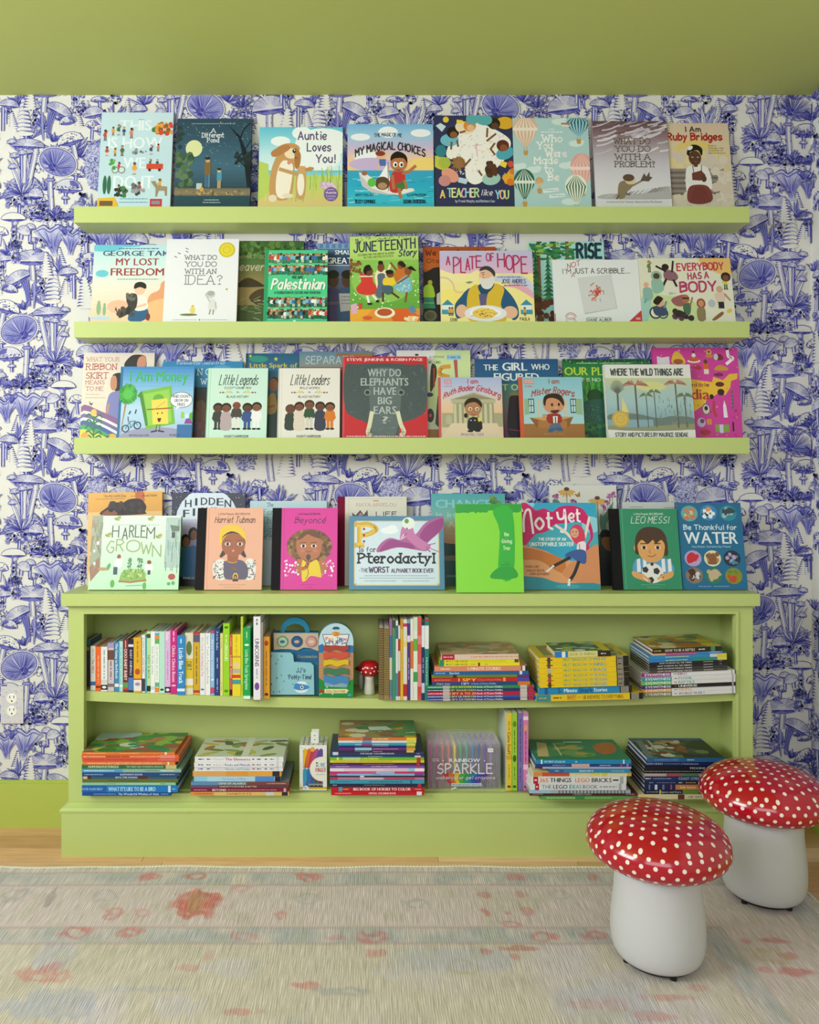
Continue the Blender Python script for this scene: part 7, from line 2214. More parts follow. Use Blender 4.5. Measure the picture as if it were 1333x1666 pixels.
P3 = 'right pile on the upper shelf'
shelf_pile((1010, 1020, .1725), [
    (322, 975, 195, 240, '24201c', [(335, 405, '~', 'c9b45a'), (440, 720, 'HOW TO BE A REPTILE', 'd9d2b8', .55), (755, 820, '~', 'e2ded0'), (870, 910, '3f8a64')], 'black spine with a yellow mottled cover, topmost of the right upper pile', {'draw': top_rock}),
    (322, 985, 240, 264, 'd98a78', [(322, 450, 'e0b08a'), (450, 740, 'd0608a'), (740, 985, '4a8ac8'), (860, 960, '~', 'e2e6ee')], 'thin pink-to-blue spine near the top of the right pile', {'hard': False}),
    (284, 1020, 264, 295, '2a86c0', [(440, 660, '~', 'd8d87a'), (860, 930, 'c9cde0'), (930, 1018, 'd8c83a')], 'bright blue spine with yellow end, right upper pile'),
    (284, 1020, 295, 326, '2a7aa8', [(284, 520, '2a7ac0'), (440, 650, '~', 'd8d87a'), (700, 930, '2a8a74'), (930, 1018, 'd8d04a')], 'teal blue spine with yellow end, right upper pile'),
    (288, 1025, 326, 352, '1c1c1e', [(385, 690, 'HOW TO DRAW ALL THE THINGS', 'd3d3d3', .5), (800, 890, '~', 'c9c9c9'), (950, 975, '~', '9a9a9a')], 'black spine with white capitals, highest of four alike'),
    (288, 1025, 352, 378, '1d1d1f', [(365, 690, 'HOW TO DRAW ALL THE ANIMALS', 'd3d3d3', .5), (800, 890, '~', 'c9c9c9'), (950, 975, '~', '9a9a9a')], 'black spine with white capitals, second of four alike'),
    (288, 1025, 378, 402, '3a3836', [(365, 690, 'HOW TO DRAW MAGICAL THINGS', 'd3d3d3', .5), (800, 890, '~', 'c9c9c9')], 'charcoal spine with white capitals, third of four alike'),
    (288, 1025, 402, 427, '4a4640', [(365, 690, 'HOW TO DRAW UNDER THE SEA', 'd3d3d3', .5), (800, 890, '~', 'c9c9c9')], 'grey-brown spine with white capitals, lowest of four alike'),
    (210, 1094, 427, 464, 'dcdcdc', eyew('9a2a80', 'BIRD', '9a6a8a'), 'white spine with magenta end, topmost of six alike'),
    (210, 1094, 464, 503, 'dcdcdc', eyew('2a94a4', 'FOSSIL', '4a9ab0'), 'white spine with turquoise end, second of six alike'),
    (210, 1094, 503, 540, 'dcdcdc', eyew('6ab84a', 'REPTILE', '6aa86a'), 'white spine with leaf green end, third of six alike'),
    (210, 1094, 540, 576, '1c1a1c', eyew('3a3070', 'UNIVERSE', 'e2e2e2', '1c1a1c'), 'black spine with violet end among six white ones'),
    (210, 1094, 576, 612, 'dcdcdc', eyew('d98a3a', 'VIKING', 'd9a05a'), 'white spine with orange end, fifth of six alike'),
    (210, 1094, 612, 650, 'dcdcdc', eyew('6a7a50', 'WORLD WAR I', '6a747a'), 'white spine with olive end, lowest of the right upper pile'),
], .17, P3)

# ------------------------------------------------------------ piles on the bottom of the bookcase


def top_jungle(A):
    A.G(0, 0, 100, 100, '7a9a6a', '6aa04a', '3f8a3c', '2f7a3c'); A.S(60, 0, 0, 100, 100, 9, '3f9a4a c9b83a 9a5a4a d9d6c8 2a8a6a 8ab84a b87a5a 4a7a3a', 5); A.P([(100, 0), (70, 0), (75, 40), (100, 45)], 'b8d6dc', True)


P4 = 'leftmost pile on the bookcase floor'
stack((110, 1170, .165), [
    (136, 1055, 333, 357, 'dc7a34', [(180, 380, '~', 'f0b88a'), (510, 700, '~', 'f0b88a'), (955, 975, 'f0e0d0')], 'orange spine under a leafy green cover, topmost of the leftmost floor pile', {'draw': top_jungle, 'dy': .004}),
    (136, 1095, 357, 390, 'd9622e', [(150, 370, '~', 'f0c8a8'), (375, 605, 'DINOSAUR TALES', '6a2a1a', .5), (610, 910, '~', 'f0b898'), (910, 1060, 'e08a78')], 'orange spine with dark lettering, leftmost floor pile'),
    (141, 1095, 390, 425, 'd8503c', [(165, 360, '~', 'a83a2a'), (380, 760, '~', 'a83a2a'), (890, 1050, '~', 'c89aa8')], 'tomato red spine, leftmost floor pile'),
    (148, 1060, 425, 455, 'd97a3c', [(190, 380, '~', 'f0c8a0'), (395, 930, "NATURE'S WITCH AND COMPANIONS", 'f0dcb8', .55, 's'), (985, 1000, 'f0e0c0')], 'brick orange spine above the dark green one'),
    (136, 1078, 455, 497, '2f6a44', [(200, 500, 'HUMONGOUS FUNGUS', 'd9dcb0', .55), (575, 940, 'THE WEIRD AND WONDERFUL KINGDOM', 'a8c4a0', .4), (965, 1070, 'c9b878')], 'dark green spine with cream capitals, leftmost floor pile'),
    (136, 1118, 497, 531, '8ab0a0', [(108, 540, '4a9ac8'), (160, 460, '~', 'd9ecf4'), (760, 900, '~', '4a6a5a'), (915, 1050, '~', 'e2ead8')], 'light blue and sage spine, leftmost floor pile'),
    (142, 1105, 531, 566, '24427e', [(165, 350, '~', '9ab0d8'), (520, 740, 'ELEPHANTS ROCK', 'c9d4ea', .45), (910, 1060, '~', 'a8b8d8')], 'navy spine, leftmost floor pile'),
    (141, 1075, 566, 597, '2a5a78', [(150, 190, 'd9b8a0'), (190, 230, '4a2a24'), (470, 680, 'INTO THE OCEAN', 'dfe6ea', .5), (695, 785, '5a3028')], 'steel blue spine with small brown pictures, leftmost floor pile'),
    (141, 1085, 597, 632, '5f6a2a', [(400, 700, '~', '4a5420')], 'plain olive spine, leftmost floor pile'),
    (141, 1062, 632, 661, '8ac4a4', [(360, 470, '~', 'b05a4a'), (600, 900, '~', 'c9d29a'), (910, 960, '~', '6a7a4a')], 'mint spine, leftmost floor pile'),
    (138, 1085, 661, 727, '1674b8', [(117, 380, '1a5aa8'), (140, 345, 'DAVID ALLEN SIBLEY', '8ac0e4', .35), (400, 865, "WHAT IT'S LIKE TO BE A BIRD", 'b8e0ee', .6), (990, 1015, 'c9e0ec'), (1030, 1060, '~', '7ab0d8')], 'thick bright blue spine, leftmost floor pile'),
    (139, 1015, 727, 763, '124a94', [(255, 480, '~', '7aa0d0'), (495, 895, 'The Wonderful Wisdom of Ants', 'c9d8ec', .55), (920, 990, '~', '7aa0d0')], 'dark blue spine lying on the bookcase floor, leftmost pile'),
], FLZ, 0, .17, P4)


def top_leaf(A):
    A.R(0, 0, 100, 100, 'c9d0bc')
    for i in range(26):
        a = A.rnd.uniform(5, 95), A.rnd.uniform(5, 95)
        A.E(a[0], a[1], 12, 5, ['6a7a4a', '8a9a5a', 'a8b07a', 'b06a3a', '4a5a3a', 'c2b85a'][i % 6], A.rnd.uniform(0, 3), 12)
    A.R(0, 52, 100, 60, 'd9dcd0')


def mybook(t, c):
    return [(165, 210, '~', '3a3a6a'), (235, 270, '~', '4a4a54'), (290, 380, 'My Book of', 'a8a4b0', .4, 'r'), (390, 600, t, c, .5), (615, 640, '~', '8a3a3a'), (655, 690, '~', '4a4a54'), (720, 740, '~', '2a2a34'), (765, 800, '~', '6a7a8a'), (820, 838, 'c9c9cc')]


P5 = 'white-topped pile on the bookcase floor'
stack((290, 1170, .195), [
    (135, 877, 320, 364, 'e0dfe2', mybook('The Elements', 'a03a6a'), 'white spine with dark pink lettering under a leaf-printed cover', {'draw': top_leaf}),
    (133, 872, 364, 402, 'e2e1e4', mybook('Rocks and Minerals', '4a5ab0'), 'white spine with blue lettering, second in the white-topped pile'),
    (133, 872, 402, 441, 'dfdee2', mybook('Horses and Ponies', '5a9a94'), 'white spine with teal lettering, third in the white-topped pile'),
    (118, 860, 441, 485, 'dc9438', [(118, 400, 'd9a05a'), (580, 780, 'e0a040'), (785, 845, '2a2a30')], 'orange spine with black end under three white ones'),
    (128, 850, 485, 528, 'a8cfe4', [(128, 240, '8ac4e0'), (360, 565, 'The Dream of Birds', '8a9ab0', .4, 's'), (640, 800, '4a86d0'), (805, 850, '1f1d24')], 'pale sky blue spine with black end'),
    (105, 925, 528, 556, '6a7a8a', [(105, 330, '5a8ab0'), (335, 560, "GEMS OF ALASKA", 'd2d8d8', .55), (570, 925, '7a4038'), (740, 900, '~', 'd0a8a0')], 'blue-grey and brown spine, white-topped pile'),
    (105, 922, 556, 579, '5f3a4a', [(105, 330, '6a4a70'), (345, 655, "NOBODY'S MOTHER IS BETTER", 'c9c49a', .55)], 'dull purple spine, white-topped pile'),
    (103, 922, 579, 610, '7a1c34', [(130, 240, '~', 'c9929c'), (285, 400, 'BEYOND', 'e6dcdc', .55), (410, 820, '~', 'c98a8a'), (880, 900, 'c9a8a8')], 'burgundy spine, second up from the floor in the white-topped pile'),
    (103, 925, 610, 641, 'd8b46a', [(103, 300, 'd98a4a'), (140, 280, '~', '8a5a2a'), (410, 610, 'HABITATS', 'b8502a', .5), (730, 800, 'c9c8c0'), (865, 915, '2a2a2a')], 'yellow-orange spine lying on the floor, white-topped pile'),
], FLZ, 0, .165, P5)


def top_safari(A):
    A.G(0, 0, 100, 100, 'b08a5a', 'a08a64', '7a9a64', '4a8a5a'); A.S(30, 0, 0, 100, 100, 9, 'c9a83a 8a6a5a 5a8a5a d9d6b8 9a7a4a', 5); A.P([(40, 40), (60, 38), (64, 62), (44, 70)], 'cfe0d4')


def draw2(c1, c2):
    return [(410, 470, '~', c1), (480, 575, c2), (585, 740, '~', 'e6e6ea'), (920, 1005, 'd9d04a')]


P6 = 'tall colouring book pile on the bookcase floor'
stack((510, 1160, .165), [
    (243, 1020, 250, 280, 'd9742f', [(410, 470, '~', '8a4a7a'), (490, 575, '9a4a5a'), (585, 740, 'HOW TO DRAW ANIMALS', 'f0e2a0', .5), (920, 1015, 'e6c83a')], 'orange spine with yellow end, topmost of the tall colouring pile', {'draw': top_safari, 'hard': False}),
    (245, 1015, 280, 302, 'cfe0e2', draw2('8a6a9a', '5a9ab8'), 'thin white spine, second in the tall colouring pile', {'hard': False}),
    (247, 1012, 302, 325, '2f96b4', draw2('d9e6ea', '8a4a8a'), 'turquoise spine, third in the tall colouring pile', {'hard': False}),
    (248, 1012, 325, 345, '27357c', draw2('9ab0d8', '6a3a6a'), 'thin navy spine, fourth in the tall colouring pile', {'hard': False}),
    (248, 1012, 345, 372, '5f2a78', [(410, 575, '8ac4d4'), (590, 840, '~', 'd9a8b8'), (920, 1005, 'd9a04a')], 'violet spine with pale blue patch, tall colouring pile', {'hard': False}),
    (250, 992, 372, 394, '3a2448', [(410, 550, '~', '5aa884'), (585, 680, '~', 'd9a85a'), (920, 992, 'd9c44a')], 'thin blackish purple spine, tall colouring pile', {'hard': False}),
    (165, 1090, 394, 425, '323c6a', [(190, 245, 'c9d0e4'), (460, 800, 'THE MAGIC COLORING BOOK', 'd9dcea', .5), (1020, 1050, '~', 'd98a8a')], 'slate blue spine with white block at left, tall colouring pile', {'hard': False}),
    (165, 1095, 425, 443, '203f64', [(165, 1000, 'b8ccd4'), (165, 1010, '26466a'), (540, 680, '~', 'c9d8dc'), (1000, 1060, 'd9c8cc')], 'thin dark teal spine, tall colouring pile', {'hard': False}),
    (163, 1090, 443, 472, '6cba34', [(230, 250, 'e0e04a'), (290, 465, 'a8cf9a'), (475, 640, 'COLORING', 'e0e84a', .6), (1020, 1060, 'b03a2a')], 'lime green spine, tall colouring pile', {'hard': False}),
    (163, 1095, 472, 500, 'dccb3a', [(200, 420, '~', 'b8a020'), (450, 780, '~', 'a8841a'), (1020, 1060, 'c23a2a')], 'yellow spine under the lime one', {'hard': False}),
    (163, 1095, 500, 522, '4a2458', [(190, 330, '~', 'a87ab0'), (490, 800, '~', 'b88a6a'), (1020, 1050, 'b03a4a')], 'dark plum spine under the yellow one', {'hard': False}),
    (163, 1097, 522, 553, '7a56a8', [(220, 350, '~', 'c9b0dc'), (570, 830, 'THE OFFICIAL COLORING BOOK', 'd2bce4', .45), (1020, 1050, 'b8405a')], 'purple spine under the dark plum one', {'hard': False}),
    (163, 1098, 553, 585, 'e0c2d6', [(163, 300, 'e8d8e4'), (700, 930, '~', 'c9a0c4'), (940, 1000, '8ac4e0'), (1000, 1090, 'efe2ea')], 'pale pink and white spine, tall colouring pile', {'hard': False}),
    (163, 1095, 585, 606, 'b8347c', [(350, 620, '~', 'e0a0c4'), (620, 800, 'a8b0dc'), (800, 1000, 'c23a6a')], 'magenta spine under the pale pink one', {'hard': False}),
    (163, 1095, 606, 628, '8ab8dc', [(165, 235, 'c04a7a'), (575, 660, '~', '4a4a8a'), (1000, 1090, '6a4a9a')], 'light blue spine under the magenta one', {'hard': False}),
    (163, 1095, 628, 642, '2a2638', [(163, 560, '3a2f44'), (460, 500, 'd9dce6')], 'thin black spine, tall colouring pile', {'hard': False}),
    (163, 1095, 642, 664, 'b8769c', [(163, 240, 'b03a4a'), (460, 690, 'd0a8b8'), (700, 1000, 'b04a6a')], 'dusty pink spine, tall colouring pile', {'hard': False}),
    (163, 1095, 664, 701, '3a94b0', [(210, 370, '~', '1f6a88'), (550, 880, 'BEAUTIFUL MERMAIDS AND SEA LIFE', '1f5a78', .45), (955, 975, '1f6a88')], 'teal blue spine above the dark navy one, tall colouring pile', {'hard': False}),
    (163, 1098, 701, 737, '1c2a48', [(190, 230, '~', 'a8b8cc'), (500, 705, '~', '6a8a7a'), (1030, 1065, 'b8344a')], 'dark navy spine above two red ones', {'hard': False}),
    (175, 1095, 737, 779, 'b81826', [(250, 285, '4a9ab0'), (290, 350, '~', 'e0b84a'), (395, 960, 'BIG BOOK OF HORSES TO COLOR', 'f0e2e2', .62), (1000, 1065, '~', 'e0a0a0')], 'red spine with bold white capitals, tall colouring pile', {'hard': False}),
    (175, 1095, 779, 816, 'c01a28', [(215, 375, '~', 'e6a8a8'), (545, 815, 'OFFICIAL COLORING BOOK', 'f0d8d8', .5), (1020, 1070, 'e2dcdc')], 'red spine lying on the floor, tall colouring pile', {'hard': False}),
], FLZ, 0, .16, P6)


def top_dino(A):
    A.R(0, 0, 100, 100, '2f7f62'); A.S(26, 20, 10, 80, 60, 8, '8a9a4a 6a9a5a a8a05a 4a8a5a', 5); A.P([(25, 75), (60, 70), (80, 82), (80, 95), (40, 92)], 'b0683a', True); A.P([(15, 4), (85, 12), (80, 22), (15, 16)], 'c9b884'); A.M(20, 80, 30, 2, 'd9d8a0'); A.R(84, 42, 88, 62, 'd9e0c8')


P7 = 'white-brick-book pile on the bookcase floor'
stack((840, 1170, .165), [
    (195, 1136, 402, 445, '1f86b4', [(245, 260, 'dcecf0'), (280, 485, 'MY FIRST ATLAS OF', 'c9e2ee', .45), (585, 605, '~', 'dcecf0'), (1055, 1070, 'c9e2ee')], 'bright blue spine under the teal-green cover', {'draw': top_dino}),
    (195, 1142, 445, 474, '243f80', [(360, 490, '~', 'a8b4c8'), (500, 530, '~', '3a8a5a'), (548, 725, 'd0a8a4'), (825, 935, '~', 'd9dcea'), (1030, 1045, 'c23a5a'), (1090, 1110, 'b87ab0')], 'navy spine with pale pink patch under the bright blue one'),
    (188, 1142, 474, 497, 'd0d3dc', [(188, 265, '6a2a4a')], 'thin pale grey spine under the navy one', {'hard': False}),
    (325, 1125, 497, 531, '2f86b4', [(325, 470, '2a66a4'), (385, 425, '~', 'b8d8e6'), (625, 765, 'SNOWY', 'dcecf0', .5), (940, 1070, '~', '9ad0e0')], 'shorter blue spine above the orange striped one'),
    (175, 1142, 531, 570, 'd9d4a4', [(175, 260, 'd98a3a'), (260, 530, 'c9522c'), (528, 735, '~', 'e6c08a'), (740, 830, 'e0cc5a'), (850, 905, 'd9c84a'), (1100, 1142, 'd9a83a')], 'orange, yellow and white patterned spine'),
    (150, 1090, 570, 640, 'dddde0', [(170, 218, 'b8202c'), (182, 206, '~', 'efd8d8'), (232, 318, '365', 'd9822c', .6), (335, 545, 'THINGS', '26262a', .6), (585, 725, 'LEGO', 'd2762c', .6), (748, 942, 'BRICKS', '26262a', .6), (955, 1012, '~', '3a3a3e'), (1025, 1060, 'a8acb0')], 'thick white spine with bold black and orange capitals'),
    (140, 1088, 640, 705, 'd9dadf', [(188, 228, 'b8202c'), (198, 218, '~', 'efd8d8'), (255, 350, 'THE', '6a6a70', .55, 'r'), (368, 508, 'LEGO', '3a3a40', .6), (528, 645, 'IDEAS', '4a9a8a', .6), (660, 808, 'BOOK', '4a4a50', .55, 'r'), (825, 995, '~', '9a9aa0'), (1015, 1042, 'a8acb0')], 'thick white spine with thin grey capitals'),
    (130, 1130, 705, 736, 'a4b0b4', [(130, 340, '9ac0d4')] + [(420 + i * 34, 436 + i * 34, '6a7478') for i in range(20)], 'grey striped spine under the two thick white ones'),
    (140, 1200, 736, 766, '5a2434', [(170, 270, '~', 'c9a8ac'), (570, 750, 'Fantastic Flowers', 'dccfcf', .5, 's'), (1085, 1175, '~', 'c9b0b4')], 'maroon spine second from the floor, white-brick pile'),
    (243, 1150, 766, 800, '5a9a4a', [(300, 585, '~', 'c9e0a8'), (585, 680, '3f8a44'), (680, 945, '~', 'a8cf8a')], 'leaf green spine lying on the floor beside the red stool cap'),
], FLZ, 0, .17, P7)


def top_sea(A):
    A.R(0, 0, 100, 100, '2a3430'); A.S(60, 5, 5, 95, 80, 8, '8a5030 6a7a5a b08a5a 3a4a44 c9c4b4 7a3a24 44584a', 5); A.P([(0, 0), (100, 8), (100, 16), (0, 8)], '6a7a84'); A.L([(30, 22), (90, 24)], 3, 'a8b8c0'); A.R(88, 0, 100, 100, '2a5a84')


P8 = 'dark blue pile on the bookcase floor'
stack((990, 1170, .165), [
    (385, 1150, 385, 428, '2a5f90', [(460, 700, '~', '6a9ac0'), (780, 850, '~', 'b8c8d4')], 'steel blue spine under a dark sea-life cover, behind the stools', {'draw': top_sea}),
    (380, 1150, 428, 470, '17265c', [(385, 545, 'EXPLORERS', 'a8b4d0', .4), (560, 720, '~', '6a7aa8'), (725, 900, 'A World Underwater', '9aa8cc', .4)], 'deep navy spine with pale lettering, dark blue pile'),
    (360, 1150, 470, 506, '15161e', [(810, 960, 'MOONS', 'b0b4c0', .6)], 'black spine with grey capitals, dark blue pile'),
    (360, 1150, 506, 545, '121318', [(365, 940, '~', '8a8c94')], 'black spine with a fine pale line, dark blue pile'),
    (362, 1150, 545, 573, '9a9a8a', [(362, 580, 'b8a49c'), (580, 720, 'a84a54'), (720, 900, '4a7a5a')], 'pinkish-grey and green spine, dark blue pile'),
    (365, 1150, 573, 616, '1e2f60', [(370, 425, '~', 'd0d6e4'), (450, 630, '~', '8a9ac4'), (700, 900, 'COAST CITIES', 'b4bdd4', .6)], 'dark blue spine with large pale capitals'),
    (365, 1150, 616, 655, '1a2450', [(410, 450, '~', '9aa4c8'), (485, 670, '~', '6a76a4'), (700, 740, '~', 'c9cede'), (770, 870, '~', 'c9a84a')], 'dark indigo spine with small dots, dark blue pile'),
    (365, 1150, 655, 706, '1b2350', [(405, 420, '6a76a4'), (465, 490, 'dot_', 'e2e6f0') if False else (465, 490, 'd0d6e4'), (540, 560, '6a76a4'), (620, 635, 'b04a6a'), (670, 900, 'c9803a'), (715, 870, 'Solar System', 'e6d0b0', .5)], 'dark blue spine with an orange patch'),
    (362, 1150, 706, 748, '141a38', [(385, 500, '~', '8a94b8'), (510, 525, 'd9c84a'), (530, 725, 'Space and Stars', 'b0b8d0', .45), (740, 900, '6a8a3a')], 'blackish navy spine with a small yellow mark'),
    (300, 1150, 748, 796, 'd9d0a4', [(300, 470, 'e0c890'), (690, 755, '6a2f2f'), (795, 845, '~', '6a6a64'), (860, 960, '~', '8a8a80')], 'cream spine lying on the floor between the two stool caps'),
], FLZ, 0, .165, P8)


# ------------------------------------------------------------ four standing books, bottom right
GF = 'four standing books on the bookcase floor'


def side_cute(A):
    A.R(0, 0, 100, 100, 'd5dad2'); A.E(30, 22, 16, 8, 'cdb02c'); A.P([(100, 35), (30, 60), (60, 78), (100, 72)], '8ac0cc', True); A.M(15, 80, 12, 3, '8a9090')
    for k in range(5):
        A.M(45, 95, 40 + k * 4, 2.4, '4a6a74')


rows = []
for x0, x1, base, ops, lab in (
        (935, 988, 'e0c234', [(140, 235, '~', 'a8841a'), (250, 470, 'Cute Stuff', '6a3a24', .55), (480, 520, 'd2a02a'), (570, 720, '~', 'a8841a'), (775, 800, 'dot', '5a4a1a')], 'yellow spine, leftmost of the four books standing on the bookcase floor'),
        (990, 1042, '9cc83a', [(140, 200, 'dot', '5a8a1a'), (230, 450, '~', '4a7a1a'), (475, 545, 'dot', '3a6a1a'), (590, 720, '~', '5a8a1a'), (775, 800, 'dot', '3a5a1a')], 'lime spine, second of the four books standing on the bookcase floor'),
        (1048, 1098, '7a6cac', [(120, 540, '~', '4a3f80'), (600, 740, '~', '4a3f80')], 'lavender spine, third of the four books standing on the bookcase floor'),
        (1100, 1152, 'd67ab0', [(95, 130, 'e6d8e0'), (180, 240, 'dot', 'e0a070'), (240, 560, '~', '9a3a78'), (570, 620, 'e6c0d4'), (775, 800, 'dot', '7a2a5a')], 'pink spine, rightmost of the four books standing on the bookcase floor')):
    yp = -.170
    pyb = CY + (CAMZ - FLZ) * F / (CAMD + yp)
    kw = {'z': FLZ + .0003, 'hard': False}
    if base == 'e0c234':
        kw['back'] = 'd5dad2'
    rows.append((x0, x1, 60, (pyb - 1150) / .165, base, ops, yp, .152, lab, kw))
upright((670, 1150, .165), rows, GF)

# ------------------------------------------------------------ toys and boxes between the books
m_clear = material('clear_plastic', 'f4eef4', rough=.12, spec=.5)
bsdf(m_clear).inputs['Alpha'].default_value = .13
m_glaze = material('glossy_ceramic', rough=.16, spec=.5, attr=True)


def slab(mb, outline, y0, y1, col):
    """a prism with the (x, z) outline between y0 (front) and y1"""
    mb.face([(x, y0, z) for x, z in outline], col)
    mb.face([(x, y1, z) for x, z in outline][::-1], col)
    for a, b in zip(outline, outline[1:] + outline[:1]):
        mb.face([(a[0], y0, a[1]), (a[0], y1, a[1]), (b[0], y1, b[1]), (b[0], y0, b[1])], col)


def scene_art(mb, px0, py0, px1, py1, x0, z0, x1, z1, y, draw):
    A = Art(px0, py0, px1, py1, x1 - x0, z1 - z0)
    draw(A)
    A.emit(mb, lambda u, v, l: (x0 + u, y - EPS - l * LAY, z1 - v))


# board book with an arched carrying handle (view 430,1000,.15)
yp = -.150
V3 = lambda x, y: (430 + x * .15, 1000 + y * .15)


def P3(x, y, yy=None):
    px, py = V3(x, y)
    p = at(px, py, yp if yy is None else yy)
    return p.x, p.z


zb = shelf_z(X(V3(60, 0)[0], yp)) + .0006
bx0, bx1 = P3(92, 0)[0], P3(588, 0)[0]
t = thing('board_book', 'teal board book with arched blue handle and three round buttons on tan panel', 'toy book', ((bx0 + bx1) / 2, yp, zb))
ox_, oz_ = (bx0 + bx1) / 2, zb
loc = lambda pts: [(x - ox_, z - oz_) for x, z in (P3(a, b) for a, b in pts)]
ztop = P3(0, 195)[1] - oz_
zmid = P3(0, 395)[1] - oz_
mb = MB()
mb.box(bx0 - ox_, .004, 0, bx1 - ox_, .030, ztop, lin('1f6f94'))
mb.build('case', m_print, t, bevel=.002)
mb = MB()
pan = loc([(105, 200), (588, 200), (590, 395), (500, 360), (430, 355), (360, 385), (270, 372), (190, 372), (108, 380)])
slab(mb, pan, -.002, .0039, lin('bfae98'))
mb.build('button_panel', m_print, t)
for cx, c1, c2, c3 in ((200, '6a9a74', 'a8c4ac', '3a6a94'), (355, '1f4a7a', '2a5a8a', 'c9a08a'), (512, 'b07a7a', 'c99a94', 'cfc4b4')):
    mb = MB()
    (x, z) = loc([(cx, 290)])[0]
    r = 62 * .15 * (CAMD + yp) / F
    ring = lambda rr, y: [(x + rr * math.cos(2 * PI * k / 28), y, z + rr * math.sin(2 * PI * k / 28)) for k in range(28)]
    a, b = ring(r, -.0022), ring(r * .95, -.0045)
    for k in range(28):
        mb.face([a[k], a[(k + 1) % 28], b[(k + 1) % 28], b[k]], lin(c1))
    mb.face(b, lin(c1)); mb.face(ring(r * .76, -.0046), lin(c2)); mb.face([(px_, -.0047, z + (pz_ - z) * .6) for px_, _, pz_ in ring(r * .45, 0)], lin(c3))
    mb.build('sound_button', m_print, t)
mb = MB()
fo = loc([(70, 400), (290, 405), (318, 430), (325, 505), (510, 515), (540, 545), (545, 858), (70, 858)])
fo = [(max(x, bx0 - ox_ - .004), max(z, .0004)) for x, z in fo]
slab(mb, fo, -.010, -.0021, lin('8cc0cc'))


def potty(A):
    A.src(430, 1000, .15)
    A.S(16, 80, 420, 530, 840, 8, '2a6a94 3f86a8', 5)
    A.T("JJ's", 352, 450, 615, 46, '26465a', 'h', 7); A.T('Potty-Time', 272, 512, 690, 46, '26465a', 'h', 7)
    A.E(405, 780, 78, 60, 'd9e2e8'); A.P([(328, 765), (350, 735), (420, 745), (480, 760), (485, 790), (400, 810), (330, 795)], '3f86c4', True); A.E(410, 728, 50, 14, 'e2e8ea'); A.E(412, 778, 18, 20, 'dfe6ea'); A.E(412, 778, 10, 12, '2a4a6a')


x0, z0 = loc([(70, 858)])[0]
x1, z1 = loc([(545, 400)])[0]
scene_art(mb, *V3(70, 400), *V3(545, 858), x0, z0, x1, z1, -.010, potty)
mb.build('front_board', m_print, t)
mb = MB()
scene_art(mb, *V3(320, 400), *V3(588, 520), *loc([(320, 520)])[0], *loc([(588, 400)])[0], .0036,
          lambda A: (A.src(430, 1000, .15), A.R(320, 400, 588, 520, '1f5f8c'), A.T('Cocomelon', 362, 570, 470, 26, 'a8a86a', 'h', 5)))
mb.build('title_strip', m_print, t)
mb = MB()
cx_, cz_ = (bx0 + bx1) / 2 - ox_ - .002, ztop
r1, r0 = .0395 + .0035, .0305
n = 26
for k in range(n):
    a, b = PI * k / n, PI * (k + 1) / n
    w0 = r0 - .0012 * math.cos(a * 14)
    w1 = r0 - .0012 * math.cos(b * 14)
    hz = 1.02
    q = [(cx_ + r1 * math.cos(a), cz_ + r1 * hz * math.sin(a)), (cx_ + r1 * math.cos(b), cz_ + r1 * hz * math.sin(b)), (cx_ + w1 * math.cos(b), cz_ + w1 * .8 * math.sin(b)), (cx_ + w0 * math.cos(a), cz_ + w0 * .8 * math.sin(a))]
    slab(mb, q, .008, .018, lin('147a9c'))
mb.build('handle', m_print, t)

# arched card pack of layered crayons
yp = -.158
zb = shelf_z(X(V3(785, 0)[0], yp)) + .0012
px0, px1 = P3(592, 0)[0], P3(966, 0)[0]
ox_, oz_ = (px0 + px1) / 2, zb
t = thing('crayon_pack', 'arched card pack showing wavy red, orange, yellow, green and blue crayons', 'crayon pack', (ox_, yp, zb))
arch = loc([(592, 860), (966, 860), (968, 300)] + [(780 + 188 * math.cos(a), 285 - 192 * math.sin(a)) for a in np.linspace(0, PI, 20)] + [(592, 300)])
arch = [(x, max(z, 0)) for x, z in arch]
mb = MB()
slab(mb, arch, 0, .024, lin('7fa8b8'))


